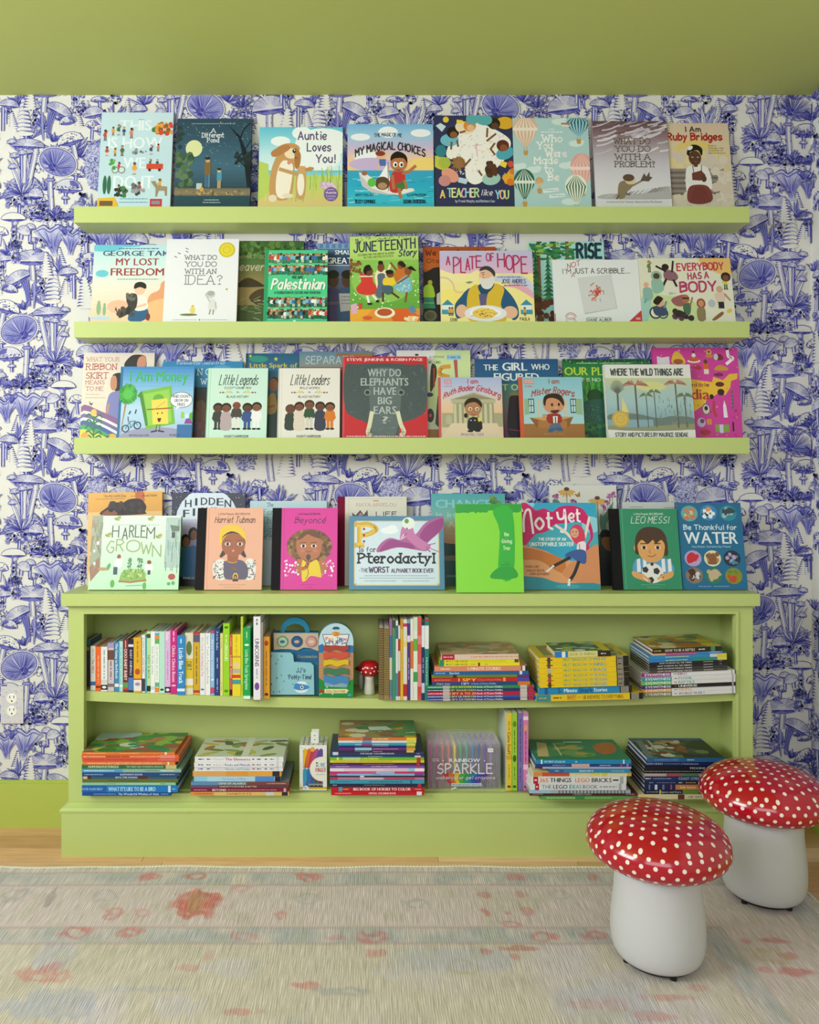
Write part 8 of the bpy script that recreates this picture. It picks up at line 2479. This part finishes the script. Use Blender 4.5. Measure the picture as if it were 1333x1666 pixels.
def pups(A):
    A.src(430, 1000, .15)
    A.R(592, 320, 968, 700, 'b98a66')
    for k in range(12):
        A.R(592, 400 + k * 32, 645, 402 + k * 32, '9a6a4c'); A.R(915, 400 + k * 32, 968, 402 + k * 32, '9a6a4c')
    A.P([(592, 330), (640, 310), (640, 395), (592, 390)], '2a74b0', True); A.P([(968, 335), (900, 325), (890, 385), (968, 395)], '2a74b0', True)
    A.P([(592, 860), (592, 655), (650, 700), (660, 750), (890, 760), (930, 690), (968, 670), (968, 860)], '1f8a3c')
    A.S(10, 596, 740, 964, 850, 6, 'e0e6d8', 3)
    A.P([(735, 150), (760, 128), (800, 128), (826, 150), (805, 158), (755, 158)], '3a5a6a')
    A.P([(630, 205), (928, 205), (890, 335), (668, 330)], '3a3a5a'); A.P([(638, 212), (918, 212), (882, 328), (676, 322)], 'e6e4e0'); A.E(782, 205, 42, 24, 'd9822c'); A.S(8, 745, 185, 820, 210, 12, 'd9822c e0a040', 4)
    for i, ch in enumerate('Paw Time'):
        if ch != ' ':
            A.T(ch, 668 + i * 29, 694 + i * 29, 272 - (1 if i < 4 else 0), 36, ['c2323a', 'd9702c', 'd9b02c', '', '3f9a4c', '3a86c0', '6a4a9c', 'c2323a'][i], 'b')
    A.T('PUPS', 700, 862, 312, 40, '27488a', 'b'); A.E(682, 298, 9, 9, '27488a'); A.E(878, 298, 9, 9, '27488a')
    A.P([(655, 775), (895, 775), (912, 790), (895, 820), (655, 820)], 'e0d9a8'); A.T('DOG CRAYONS', 672, 880, 812, 24, 'a84a34', 'b'); A.E(620, 798, 28, 16, 'b02a34'); A.E(925, 838, 22, 16, '4a94b0')


ax0, ax1 = min(p[0] for p in arch), max(p[0] for p in arch)
az1 = max(p[1] for p in arch)
mb2 = MB()
A = Art(*V3(592, 93), *V3(968, 860), ax1 - ax0, az1)
A.src(430, 1000, .15)
A.P([(592, 420)] + [(780 + 188 * math.cos(a), 285 - 192 * math.sin(a)) for a in np.linspace(PI, 0, 24)] + [(968, 420)], 'b8d6e2')
pups(A)
A.emit(mb, lambda u, v, l: (ax0 + u, -EPS - l * LAY, az1 - v))
mb.build('card_pack', m_print, t)
for k, (c, y0, y1) in enumerate((('a8433c', 335, 408), ('cf5340', 408, 490), ('d8b820', 490, 570), ('3f7a58', 582, 668), ('3f84bc', 665, 760))):
    mb = MB()
    top = [(645 + 270 * i / 14, y0 + 7 * math.sin(i * .75 + k)) for i in range(15)]
    bot = [(645 + 270 * i / 14, y1 - 22 + 12 * math.sin(i * .75 + k)) for i in range(15)]
    slab(mb, loc(top + bot[::-1]), -.0045, -.0012, lin(c))
    mb.build('crayon', m_print, t)

# little ceramic toadstool
yp = -.115
c = at(*V3(1140, 0), yp)
zb = shelf_z(c.x) + .0008
sc = .15 * (CAMD + yp) / F
H = P3(0, 490)[1] - zb
t = thing('toadstool_figurine', 'small red toadstool ornament with white dots on the upper shelf', 'ornament', (c.x, yp, zb))
stem_h = P3(0, 655)[1] - zb
rs = 62 * sc
lathe([(0, 0), (rs * .95, 0), (rs, .002), (rs * .92, stem_h * .4), (rs * .8, stem_h * .75), (rs * .85, stem_h + .004), (0, stem_h + .004)], 28, lin('d9d8cc')).build('stem', m_glaze, t, smooth=True, weld=True)
mb = MB()
Rc, Hc = 112 * sc, H - stem_h
prof = [(0, stem_h - .002), (Rc * .55, stem_h - .001), (Rc * .85, stem_h + Hc * .12), (Rc, stem_h + Hc * .42), (Rc * .96, stem_h + Hc * .62), (Rc * .75, stem_h + Hc * .86), (Rc * .4, stem_h + Hc * .97), (0, stem_h + Hc)]
cap = lathe(prof, 32, lin('b5141f'))
cap.build('cap', m_glaze, t, smooth=True, weld=True)
mb = MB()
g = random.Random(4)
for i, (az, el) in enumerate(((-1.9, .35), (-1.45, .3), (-1.1, .4), (-1.75, .62), (-1.3, .6), (-2.2, .55), (-.9, .65), (-1.6, .82), (-2.4, .3), (-.6, .35), (0, .5), (1, .5), (2, .5), (3, .5))):
    r_ = Rc * (1.012 if el < .5 else math.cos((el - .5) * 2.4) * 1.01)
    z_ = stem_h + Hc * el
    ctr = Vector((r_ * math.cos(az), r_ * math.sin(az), z_))
    nrm = Vector((math.cos(az), math.sin(az), max(0, (el - .45)) * 3)).normalized()
    u = nrm.cross(Vector((0, 0, 1))).normalized()
    v = nrm.cross(u)
    ctr += nrm * .0006
    mb.face([ctr + (u * math.cos(2 * PI * k / 14) + v * math.sin(2 * PI * k / 14)) * .0026 for k in range(14)], lin('f0eee8'))
mb.build('dots', m_glaze, t)
# a second cap-shaped saucer behind, the darker rim seen at left
c2 = at(*V3(1010, 590), -.06)
t2 = thing('toadstool_figurine', 'darker red toadstool mostly hidden behind the small dotted one', 'ornament', (c2.x + .012, -.06, shelf_z(c2.x) + .0008))
zc = c2.z - shelf_z(c2.x)
lathe([(0, 0), (.008, 0), (.007, zc), (0, zc)], 20, lin('d5d2c4')).build('stem', m_glaze, t2, smooth=True, weld=True)
lathe([(0, zc - .004), (.017, zc - .003), (.020, zc), (.016, zc + .005), (.008, zc + .009), (0, zc + .010)], 28, lin('8a1420')).build('cap', m_glaze, t2, smooth=True, weld=True)

# white carton of pencils with a hang tab (view 480,1170,.075)
V4 = lambda x, y: (480 + x * .07505, 1170 + y * .07505)
yp = -.168
p0, p1 = at(*V4(100, 565), yp), at(*V4(692, 1500), yp)
W_ = p1.x - p0.x
zb = FLZ + .0004
H_ = p0.z - zb
t = thing('pencil_carton', 'white carton with rainbow window and hang tab, on the bookcase floor', 'carton', (p0.x, yp, zb))
mb = MB()
D_ = .075
cw = lin('e3e3df')
mb.box(0, 0, 0, W_, D_, H_, {'*': cw, '+z': lin('d4d6cc')})


def carton(A):
    A.src(480, 1170, .07505)
    A.R(110, 1470, 692, 1520, 'd2a82c'); A.R(170, 1440, 300, 1540, 'dfe3e8'); A.E(230, 1490, 18, 12, '5a7ab0'); A.M(125, 180, 625, 14, '8a94b8')
    A.R(175, 668, 608, 1440, '6a4a7a')
    for i, col in enumerate(('d9b02c', 'd8622c', 'b83a44', 'a84a8a', '5a4a94')):
        A.P([(185 + i * 85, 672), (265 + i * 85, 672), (255 + i * 85 - 20, 850), (200 + i * 60, 1060), (180 + i * 50, 1060)], col, True)
    A.R(175, 1060, 608, 1095, 'c9c9c4')
    for i, col in enumerate(('3a94b8', '2a6ab0', '2f5a94', '2f5a50', '5a3a3a')):
        A.P([(180 + i * 85, 1098), (262 + i * 85, 1098), (270 + i * 80, 1250), (220 + i * 84, 1440), (178 + i * 86, 1440)], col, True)
    A.R(300, 1400, 608, 1425, '8a9a94'); A.R(300, 1445, 608, 1475, '1a1a1c')
    A.E(382, 660, 52, 52, 'e0902c'); A.E(382, 660, 30, 30, 'd9b03c')
    A.E(590, 1080, 272, 270, 'e6c0a0'); A.E(594, 1080, 262, 262, 'e4e2d6'); A.E(475, 950, 18, 18, '2a2a30'); A.E(475, 1010, 18, 18, '3a6a4a')
    A.T('LINE', 505, 660, 1030, 80, '6a9ac0', 'h', 12); A.T('RINGER', 450, 665, 1140, 80, 'b85a74', 'h', 12); A.M(460, 650, 1200, 18, '8a8a94')


scene_art(mb, V4(100, 0)[0], V4(0, 565)[1], V4(692, 0)[0], CY + (CAMZ - zb) * F / (CAMD + yp), 0, 0, W_, H_, 0, carton)
for i in range(5):
    for j in range(5):
        if j == 2 and i > 0:
            continue
        x, y = W_ * (.14 + .18 * j), .008 + i * .0145
        mb.face([(x + .0028 * math.cos(2 * PI * k / 10), y + .004 * math.sin(2 * PI * k / 10), H_ + .0002) for k in range(10)], lin('3a3c3a'))
mb.build('carton_body', m_print, t)
mb = MB()
mb.box(W_ * .40, .018, H_ + .0003, W_ * .68, .0186, H_ + .033, cw)
mb.box(W_ * .43, .0190, H_ + .0003, W_ * .70, .0196, H_ + .041, lin('d6d8cf'))
for z_ in (.010, .022):
    mb.face([(W_ * .54 + .002 * math.cos(2 * PI * k / 10), .0178, H_ + z_ + .0016 * math.sin(2 * PI * k / 10)) for k in range(10)], lin('4a4c4a'))
mb.build('hang_tab', m_print, t)

# clear cases of gel crayons, one behind the other (view 670,1150,.165)
V5 = lambda x, y: (670 + x * .165, 1150 + y * .165)
COLS = ['b03a88', 'b0388a', 'c26a5a', 'c26a6a', 'd2c03a', '2f9a6a', '2a9a88', '2a7ab0', '1f4f9c', '5a3a9c', '8a7ab0', '6a6a74']
zb = FLZ + .0004
for n_, (yp, word) in enumerate(((-.164, 'front clear case of twelve rainbow gel crayons beside the tall colouring pile'),
                                 (-.140, 'second clear crayon case, right behind the front one'),
                                 (-.116, 'third clear crayon case from the front'),
                                 (-.092, 'fourth clear crayon case from the front'),
                                 (-.068, 'hindmost clear crayon case, nearest the bookcase back'))):
    p0, p1 = at(*V5(162, 345), -.164), at(*V5(880, 815), -.164)
    x0, x1, H_ = p0.x + n_ * .0002, p1.x - n_ * .0002, p0.z - zb
    t = thing('crayon_case', word, 'crayon case', ((x0 + x1) / 2, yp, zb), 'clear crayon cases on the bookcase floor')
    hw = (x1 - x0) / 2
    mb = MB()
    ol = []
    for cx_, cz_, a0 in ((hw - .008, .008, -PI / 2), (hw - .008, H_ - .008, 0), (-hw + .008, H_ - .008, PI / 2), (-hw + .008, .008, PI)):
        ol += [(cx_ + .008 * math.cos(a0 + k * PI / 8), cz_ + .008 * math.sin(a0 + k * PI / 8)) for k in range(5)]
    slab(mb, ol, 0, .018, (1, 1, 1))
    mb.build('case', m_clear, t, bevel=.002)
    for i in range(12):
        px = p0.x + (p1.x - p0.x) * ((22 + i * 59.5 + 8) / 718)
        x = px - (x0 + x1) / 2
        mb = lathe([(0, .004), (.0036, .004), (.0036, H_ * .62), (.0030, H_ * .70), (.0036, H_ * .74), (.0044, H_ * .82), (.0036, H_ * .90), (0, H_ * .94)], 12, lin(COLS[i]), x, .009)
        mb.build('gel_crayon', m_glaze, t, smooth=True, weld=True)
    if n_ == 0:
        mb = MB()

        def spark(A):
            A.src(670, 1150, .165)
            for i, col in enumerate(('b02a3a', 'c9602c', 'd2b02c', '4a9a34', '2a8a5a', '1f7a9c', '2a4a9c', '4a3a94')):
                A.P([(300 + i * 62, 650), (362 + i * 62, 650), (352 + i * 50, 700), (400 + i * 38, 752), (362 + i * 38, 752), (340 + i * 40, 710)], col)
            A.T('RAINBOW', 372, 675, 545, 36, 'e6dfe6', 'b'); A.M(205, 270, 515, 12, 'd9c4d4'); A.M(205, 270, 532, 12, 'd9c4d4'); A.E(718, 530, 6, 6, 'e6dfe6'); A.E(310, 530, 6, 6, 'e6dfe6')
            A.T('SPARKLE', 255, 795, 655, 92, 'e9e2ea', 'h', 13); A.T('SPARKLE', 258, 792, 652, 84, 'b88ab0', 'h', 3); A.T('watercolor gel crayons', 240, 820, 712, 30, 'e2d2e0', 'i', 4)
            A.R(392, 752, 690, 782, 'b8c4cc'); A.M(400, 680, 768, 12, '7a8a94'); A.P([(385, 805), (440, 790), (445, 800), (395, 815)], 'e6e2dc')
        scene_art(mb, *V5(162, 345), V5(880, 0)[0], CY + (CAMZ - zb) * F / (CAMD - .164), -hw, 0, hw, H_, -.0003, spark)
        mb.build('label_print', m_print, t)
        mb = MB()
        scene_art(mb, *V5(750, 410), *V5(805, 448), hw * (750 - 521) / 359, H_ * .785, hw * (805 - 521) / 359, H_ * .865, -.0004, lambda A: (A.src(670, 1150, .165), A.R(740, 400, 810, 450, 'e6e4e8'), A.M(762, 795, 430, 12, 'a8a4b0')))
        mb.build('price_sticker', m_print, t)

# ------------------------------------------------------------ rug
m_rug = material('woven_rug', rough=.95, spec=.05, attr=True)
tc = node(m_rug, 'ShaderNodeTexCoord')
mp_ = node(m_rug, 'ShaderNodeMapping')
mp_.inputs['Scale'].default_value = (420, 16, 1)
nz = node(m_rug, 'ShaderNodeTexNoise')
nz.inputs['Scale'].default_value = 1.0
nz.inputs['Detail'].default_value = 3
wire(m_rug, tc.outputs['Object'], mp_.inputs[0])
wire(m_rug, mp_.outputs[0], nz.inputs['Vector'])
n2 = node(m_rug, 'ShaderNodeTexNoise')
n2.inputs['Scale'].default_value = 900
wire(m_rug, tc.outputs['Object'], n2.inputs['Vector'])
wv = node(m_rug, 'ShaderNodeTexWave')
wv.inputs['Scale'].default_value = 58
wv.inputs['Distortion'].default_value = 3.5
wv.inputs['Detail'].default_value = 3
wv.inputs['Detail Scale'].default_value = .6
wire(m_rug, tc.outputs['Object'], wv.inputs['Vector'])


def ramp(m, src, lo, hi, a, b):
    r = node(m, 'ShaderNodeMapRange')
    r.inputs['From Min'].default_value, r.inputs['From Max'].default_value = lo, hi
    r.inputs['To Min'].default_value, r.inputs['To Max'].default_value = a, b
    wire(m, src, r.inputs['Value'])
    return r.outputs[0]


def mul(m, a, b):
    r = node(m, 'ShaderNodeMath', operation='MULTIPLY')
    wire(m, a, r.inputs[0])
    wire(m, b, r.inputs[1])
    return r.outputs[0]


f1 = ramp(m_rug, nz.outputs['Fac'], .3, .7, .66, 1.14)
f2 = ramp(m_rug, n2.outputs['Fac'], .3, .7, .86, 1.1)
f3 = ramp(m_rug, wv.outputs['Fac'], 0, 1, .84, 1.06)
ff = mul(m_rug, mul(m_rug, f1, f2), f3)
vm = node(m_rug, 'ShaderNodeVectorMath', operation='SCALE')
at_ = [n for n in m_rug.node_tree.nodes if n.type == 'ATTRIBUTE'][0]
wire(m_rug, at_.outputs['Color'], vm.inputs[0])
wire(m_rug, ff, vm.inputs['Scale'])
wire(m_rug, vm.outputs[0], bsdf(m_rug).inputs['Base Color'])
bp = node(m_rug, 'ShaderNodeBump')
bp.inputs['Strength'].default_value = .5
bp.inputs['Distance'].default_value = .002
wire(m_rug, ff, bp.inputs['Height'])
wire(m_rug, bp.outputs[0], bsdf(m_rug).inputs['Normal'])

RX0, RX1, RY0, RY1 = -1.55, 1.149, -1.75, -.273
st = .0055
xs = np.arange(RX0, RX1 + 1e-6, st)
ys = np.arange(RY1, RY0 - 1e-6, -st)
gx, gy = np.meshgrid(xs, ys)
rs = np.random.RandomState(3)


def noise(s, seed):
    r = np.random.RandomState(seed)
    h, w_ = int((RY1 - RY0) / s) + 4, int((RX1 - RX0) / s) + 4
    v = r.rand(h, w_)
    fx, fy = (gx - RX0) / s, (RY1 - gy) / s
    ix, iy = fx.astype(int), fy.astype(int)
    tx, ty = fx - ix, fy - iy
    tx, ty = tx * tx * (3 - 2 * tx), ty * ty * (3 - 2 * ty)
    return (v[iy, ix] * (1 - tx) + v[iy, ix + 1] * tx) * (1 - ty) + (v[iy + 1, ix] * (1 - tx) + v[iy + 1, ix + 1] * tx) * ty


colr = np.zeros(gx.shape + (3,))
colr[:] = lin('d6d0bf')


def blend(mask, c):
    colr[:] = colr * (1 - mask[..., None]) + np.array(lin(c)) * mask[..., None]


u = RY1 - gy                      # distance in from the back edge
us = RX1 - gx                     # distance in from the right edge
dd = np.minimum(u, us)            # distance in from the nearer border
n1, n2_, n3 = noise(.16, 1), noise(.05, 2), noise(.018, 4)
band = (dd > .030) & (dd < .094)
field1 = (dd >= .098) & (dd < .292)
band2 = (dd >= .296) & (dd < .360)
inner = dd >= .362
blend(field1 * (.75 + .25 * n2_), 'd8cdc0')
blend((band | band2) * np.clip(n2_ * 1.3 - .1 + .3 * (n3 - .5), 0, .85), 'b0b9b4')
blend((band | band2) * np.clip(n1 * 1.4 - .75, 0, .6), 'cdc6b6')
blend(inner * np.clip(.55 + .5 * (n1 - .5), 0, 1), 'd3cdae')
blend(inner * np.clip((noise(.20, 9) - .6) * 3, 0, .6), 'd6d2d2')
blend(inner * np.clip((noise(.14, 12) - .68) * 4, 0, .55), 'bcc1c6')
for d0 in (.030, .096, .294, .361):
    blend((np.abs(dd - d0) < .0035) * .4, 'bf9f96')
blend(np.clip((n2_ - .62) * 2, 0, .35), 'c4c3a4')


def motif(px, py, rx, ry, c, a=.8, hole=0, seed=1):
    d = CAMZ * F / (py - CY)
    x, y = (px - CX) * d / F, d - CAMD
    rr = np.sqrt(((gx - x) / rx) ** 2 + ((gy - y) / ry) ** 2) + (n3 - .5) * .8 + (n2_ - .5) * .4
    m = np.clip((1 - rr) * 4, 0, 1) * a * np.clip(.55 + n3, 0, 1)
    if hole:
        m *= np.clip((rr - hole) * 5, .15, 1)
    blend(m, c)


RED, RD2, GRY, BLU = 'd07e74', 'd48f88', 'a3aca4', 'a9b3be'
# the faded flowers of the border, where they lie on the floor
motif(320, 1474, .065, .075, 'd07a66', .9); motif(318, 1474, .02, .06, 'b8a070', .6)
for px, py, rx, ry, c, a, h in ((242, 1431, .03, .022, RED, .8, 0), (318, 1430, .032, .022, 'c47860', .8, .3), (498, 1431, .04, .026, RED, .85, .3), (188, 1490, .03, .03, RED, .7, .25), (228, 1492, .024, .024, RD2, .6, .3), (392, 1449, .025, .02, RD2, .5, .3), (458, 1493, .022, .026, RED, .6, .3),
                                (120, 1522, .04, .026, RED, .8, .25), (212, 1522, .036, .024, RED, .75, .25), (394, 1527, .04, .024, RD2, .6, .3), (603, 1530, .05, .03, RED, .75, .3), (610, 1555, .034, .016, RED, .6, 0), (545, 1531, .03, .014, RD2, .6, 0),
                                (170, 1462, .035, .03, GRY, .5, .4), (500, 1464, .04, .03, GRY, .5, .4), (680, 1475, .03, .025, GRY, .6, .3), (25, 1460, .04, .04, GRY, .5, .4), (80, 1468, .016, .05, '8a7a78', .5, 0), (840, 1431, .035, .022, RED, .6, 0), (790, 1462, .024, .018, RED, .7, 0), (845, 1460, .022, .018, RED, .6, 0), (792, 1490, .018, .022, RED, .8, 0), (858, 1486, .02, .024, RED, .7, 0), (826, 1490, .012, .014, RED, .6, 0), (832, 1508, .028, .014, RED, .7, .3), (884, 1528, .036, .022, RED, .75, .3), (968, 1526, .038, .022, RED, .75, .35), (915, 1460, .03, .02, GRY, .5, .3),
                                (790, 1552, .02, .014, RED, .7, 0), (845, 1548, .05, .012, 'c4785a', .75, 0), (838, 1562, .014, .014, RED, .6, 0), (70, 1593, .07, .03, RED, .6, .25), (85, 1580, .02, .04, RED, .5, 0), (495, 1608, .035, .014, RED, .7, 0), (560, 1618, .06, .018, GRY, .6, .2), (390, 1652, .05, .012, RED, .6, 0), (305, 1580, .03, .012, RD2, .5, 0), (340, 1560, .012, .03, RD2, .4, 0),
                                (1215, 1537, .014, .012, RED, .6, 0), (1255, 1535, .04, .012, RED, .75, 0), (1285, 1560, .024, .014, RED, .6, 0), (1240, 1583, .024, .014, RED, .6, 0), (1295, 1587, .04, .016, RED, .8, 0), (1250, 1560, .05, .03, 'bdb06a', .5, .3), (1090, 1629, .06, .016, RED, .5, 0), (1135, 1612, .02, .012, RED, .5, 0), (960, 1640, .05, .02, RD2, .4, 0), (1060, 1660, .05, .016, RED, .5, 0), (965, 1431, .02, .02, RED, .6, 0), (1000, 1640, .03, .03, RD2, .3, 0),
                                (80, 1640, .10, .05, 'b0b9c2', .7, 0), (240, 1615, .10, .012, BLU, .4, 0), (290, 1640, .06, .04, 'cfccd2', .5, 0), (380, 1580, .07, .04, 'd0d0d0', .5, 0), (640, 1585, .06, .03, 'd0d0d4', .4, 0), (700, 1600, .08, .04, 'd6d2cc', .4, 0), (760, 1580, .04, .04, 'b0a870', .4, .4), (1010, 1600, .08, .03, 'd0c9c6', .4, 0)):
    motif(px, py, rx, ry, c, a * .85, h)
colr = np.clip(colr * np.array([1.10, 1.05, 1.20]), 0, .9)
hz = .007 + .0006 * (n2_ - .5)
ny, nx = gx.shape
wob = .0035 * np.sin(gx * 9) + .002 * np.sin(gx * 23 + 1)
gy2 = gy + wob * np.exp(-u / .15)
vv = np.column_stack((gx.ravel(), gy2.ravel(), hz.ravel()))
idx = np.arange(ny * nx).reshape(ny, nx)
fs = np.column_stack((idx[:-1, :-1].ravel(), idx[1:, :-1].ravel(), idx[1:, 1:].ravel(), idx[:-1, 1:].ravel()))
me = bpy.data.meshes.new('rug')
me.from_pydata(vv.tolist(), [], fs.tolist())
me.materials.append(m_rug)
ca = me.color_attributes.new('Col', 'FLOAT_COLOR', 'POINT')
ca.data.foreach_set('color', np.column_stack((colr.reshape(-1, 3), np.ones(ny * nx))).astype(np.float32).ravel())
me.polygons.foreach_set('use_smooth', [True] * len(me.polygons))
rug = thing('rug', 'faded grey-green patterned rug with worn pink flowers on the oak floor', 'rug', (0, -1, .0005))
pile = bpy.data.objects.new('woven_field', me)
COL.objects.link(pile)
pile.parent = rug
pile.matrix_parent_inverse = Matrix.Translation((0, 1, -.0005))
# overcast edge: one winding of cream yarn after another
m_yarn = material('cream_edge_yarn', 'd6cfba', rough=.95, spec=.05)
mb = MB()


def cord(pts, r, n=6):
    for i in range(len(pts) - 1):
        a, b = Vector(pts[i]), Vector(pts[i + 1])
        t_ = (b - a).normalized()
        s_ = t_.cross(Vector((0, 0, 1))).normalized()
        up = Vector((0, 0, 1))
        for k in range(n):
            a0, a1 = 2 * PI * k / n, 2 * PI * (k + 1) / n
            r0, r1 = r * (1 + .16 * ((i % 2) * 2 - 1)), r * (1 - .16 * ((i % 2) * 2 - 1))
            mb.face([a + (s_ * math.cos(a0) + up * math.sin(a0)) * r0, a + (s_ * math.cos(a1) + up * math.sin(a1)) * r0,
                     b + (s_ * math.cos(a1) + up * math.sin(a1)) * r1, b + (s_ * math.cos(a0) + up * math.sin(a0)) * r1])


wf = lambda x: .0035 * math.sin(x * 9) + .002 * math.sin(x * 23 + 1)
cord([(x, RY1 + wf(x) + .001, .0054) for x in np.arange(RX0, RX1, .0045)], .0046)
cord([(RX1 + .001, y, .0054) for y in np.arange(RY1, RY0, -.0045)], .0046)
eg = mb.build('overcast_edge', m_yarn, rug)
eg.matrix_parent_inverse = Matrix.Translation((0, 1, -.0005))

# ------------------------------------------------------------ mushroom stools
m_cap = material('glossy_red_vinyl', 'b00620', rough=.16, spec=.55, coat=.3)
m_dot = material('printed_white_dots', 'efe2da', rough=.22, spec=.5)
m_stem = material('white_moulded_plastic', 'c6c6c7', rough=.34, spec=.45)


def cap_profile(a, c):
    """(r, z) from the crown down to the underside"""
    pts = []
    for i in range(41):
        th = PI / 2 - PI * i / 40
        r = abs(math.cos(th)) ** .80 * a
        z = math.copysign(abs(math.sin(th)) ** (1.0 if th > 0 else .95), math.sin(th)) * (c * 1.0 if th > 0 else c * .80)
        pts.append((r, z))
    return pts


STOOL = {}


def make_stool(name, label, loc, turn):
    t = thing(name, label, 'stool', loc, 'toadstool stools on the rug')
    t.rotation_euler[2] = turn
    if STOOL:
        for nm, d in STOOL['parts']:
            o = bpy.data.objects.new(nm, d)
            COL.objects.link(o)
            o.parent = t
        return t
    z0 = .012
    sp = [(0, z0), (.080, z0), (.089, z0 + .003), (.097, z0 + .014), (.1022, z0 + .034), (.1032, z0 + .06), (.1015, z0 + .095), (.0972, z0 + .13), (.0938, z0 + .16), (.0936, z0 + .20), (.095, z0 + .225), (0, z0 + .23)]
    sm = []
    for i in range(len(sp) - 1):
        sm.append(sp[i])
    parts = []
    o = lathe(sp, 72).build('stem', m_stem, t, smooth=True, weld=True)
    sub = o.modifiers.new('smooth', 'SUBSURF')
    sub.levels = sub.render_levels = 1
    parts.append(o)
    ca_, cc = .1565, .071
    pr = cap_profile(ca_, cc)
    o = lathe([(r, z + .266) for r, z in pr], 96).build('cap', m_cap, t, smooth=True, weld=True)
    parts.append(o)
    # printed dots: a diagonal lattice on the crown, rows round the rim, all lying on the skin
    mb = MB()

    def skin(r):
        for (r0, z0_), (r1, z1_) in zip(pr, pr[1:]):
            if r0 <= r <= r1 and r1 > r0:
                k = (r - r0) / (r1 - r0)
                return z0_ + (z1_ - z0_) * k
        return 0
    s_ = .0255
    rmax = ca_ * .93
    for i in range(-12, 13):
        for j in range(-12, 13):
            x, y = (i + .5 * (j % 2)) * s_ * 1.12, j * s_ * .70 * 1.12
            ca2, sa2 = math.cos(.2), math.sin(.2)
            x, y = x * ca2 - y * sa2, x * sa2 + y * ca2
            r = math.hypot(x, y)
            if r > rmax:
                continue
            ring = []
            for k in range(14):
                a = 2 * PI * k / 14
                xx, yy = x + .0046 * math.cos(a), y + .0046 * math.sin(a)
                rr = math.hypot(xx, yy)
                if rr > ca_ * .955:
                    f_ = ca_ * .955 / rr
                    xx, yy, rr = xx * f_, yy * f_, ca_ * .955
                ring.append((xx * 1.002, yy * 1.002, skin(rr) + .266 + .0005))
            mb.face(ring)
    low = [(r, z) for r, z in pr if z < cc * .40 and r > ca_ * .6]
    seg = [0]
    for (r0, z0_), (r1, z1_) in zip(low, low[1:]):
        seg.append(seg[-1] + math.hypot(r1 - r0, z1_ - z0_))

    def along(s0):
        s0 = min(max(s0, 0), seg[-1] - 1e-6)
        for q in range(len(seg) - 1):
            if seg[q] <= s0 <= seg[q + 1]:
                k = (s0 - seg[q]) / (seg[q + 1] - seg[q])
                return low[q][0] + (low[q + 1][0] - low[q][0]) * k, low[q][1] + (low[q + 1][1] - low[q][1]) * k
    row = 0
    s0 = .004
    while s0 < seg[-1] - .004:
        r, z = along(s0)
        n = 34
        for k in range(n):
            a = 2 * PI * (k + .5 * (row % 2)) / n
            ring = []
            for q in range(14):
                b = 2 * PI * q / 14
                rr, zz = along(s0 + .0046 * math.sin(b))
                aa = a + .0046 * math.cos(b) / r
                ring.append((rr * 1.003 * math.cos(aa), rr * 1.003 * math.sin(aa), zz + .266 + (.0003 if zz > 0 else -.0004)))
            mb.face(ring)
        s0 += .0165
        row += 1
    parts.append(mb.build('dots', m_dot, t))
    for k in range(4):
        a = -PI / 2 + .12 + k * PI / 2
        o = lathe([(0, .0), (.007, 0), (.007, z0 + .004), (0, z0 + .004)], 16, (1, 1, 1), .073 * math.cos(a), .073 * math.sin(a)).build('foot', m_dark, t)
        parts.append(o)
    mb = lathe([(0, .0085), (.081, .0085), (.084, z0 + .0025), (0, z0 + .0026)], 48)
    parts.append(mb.build('base_ring', m_dark, t))
    STOOL['parts'] = [(o.name.split('.')[0], o.data) for o in parts]
    STOOL['mods'] = True
    return t


RZ = .0088
make_stool('mushroom_stool', 'red polka-dot mushroom stool with white stem, nearer the viewer, whole in frame', (.6525, -.695, RZ), 0)
s2 = make_stool('mushroom_stool', 'red polka-dot mushroom stool at far right, cap cut by frame edge', (1.024, -.428, RZ), .35)
for o in s2.children:
    if o.name.startswith('stem'):
        sub = o.modifiers.new('smooth', 'SUBSURF')
        sub.levels = sub.render_levels = 1
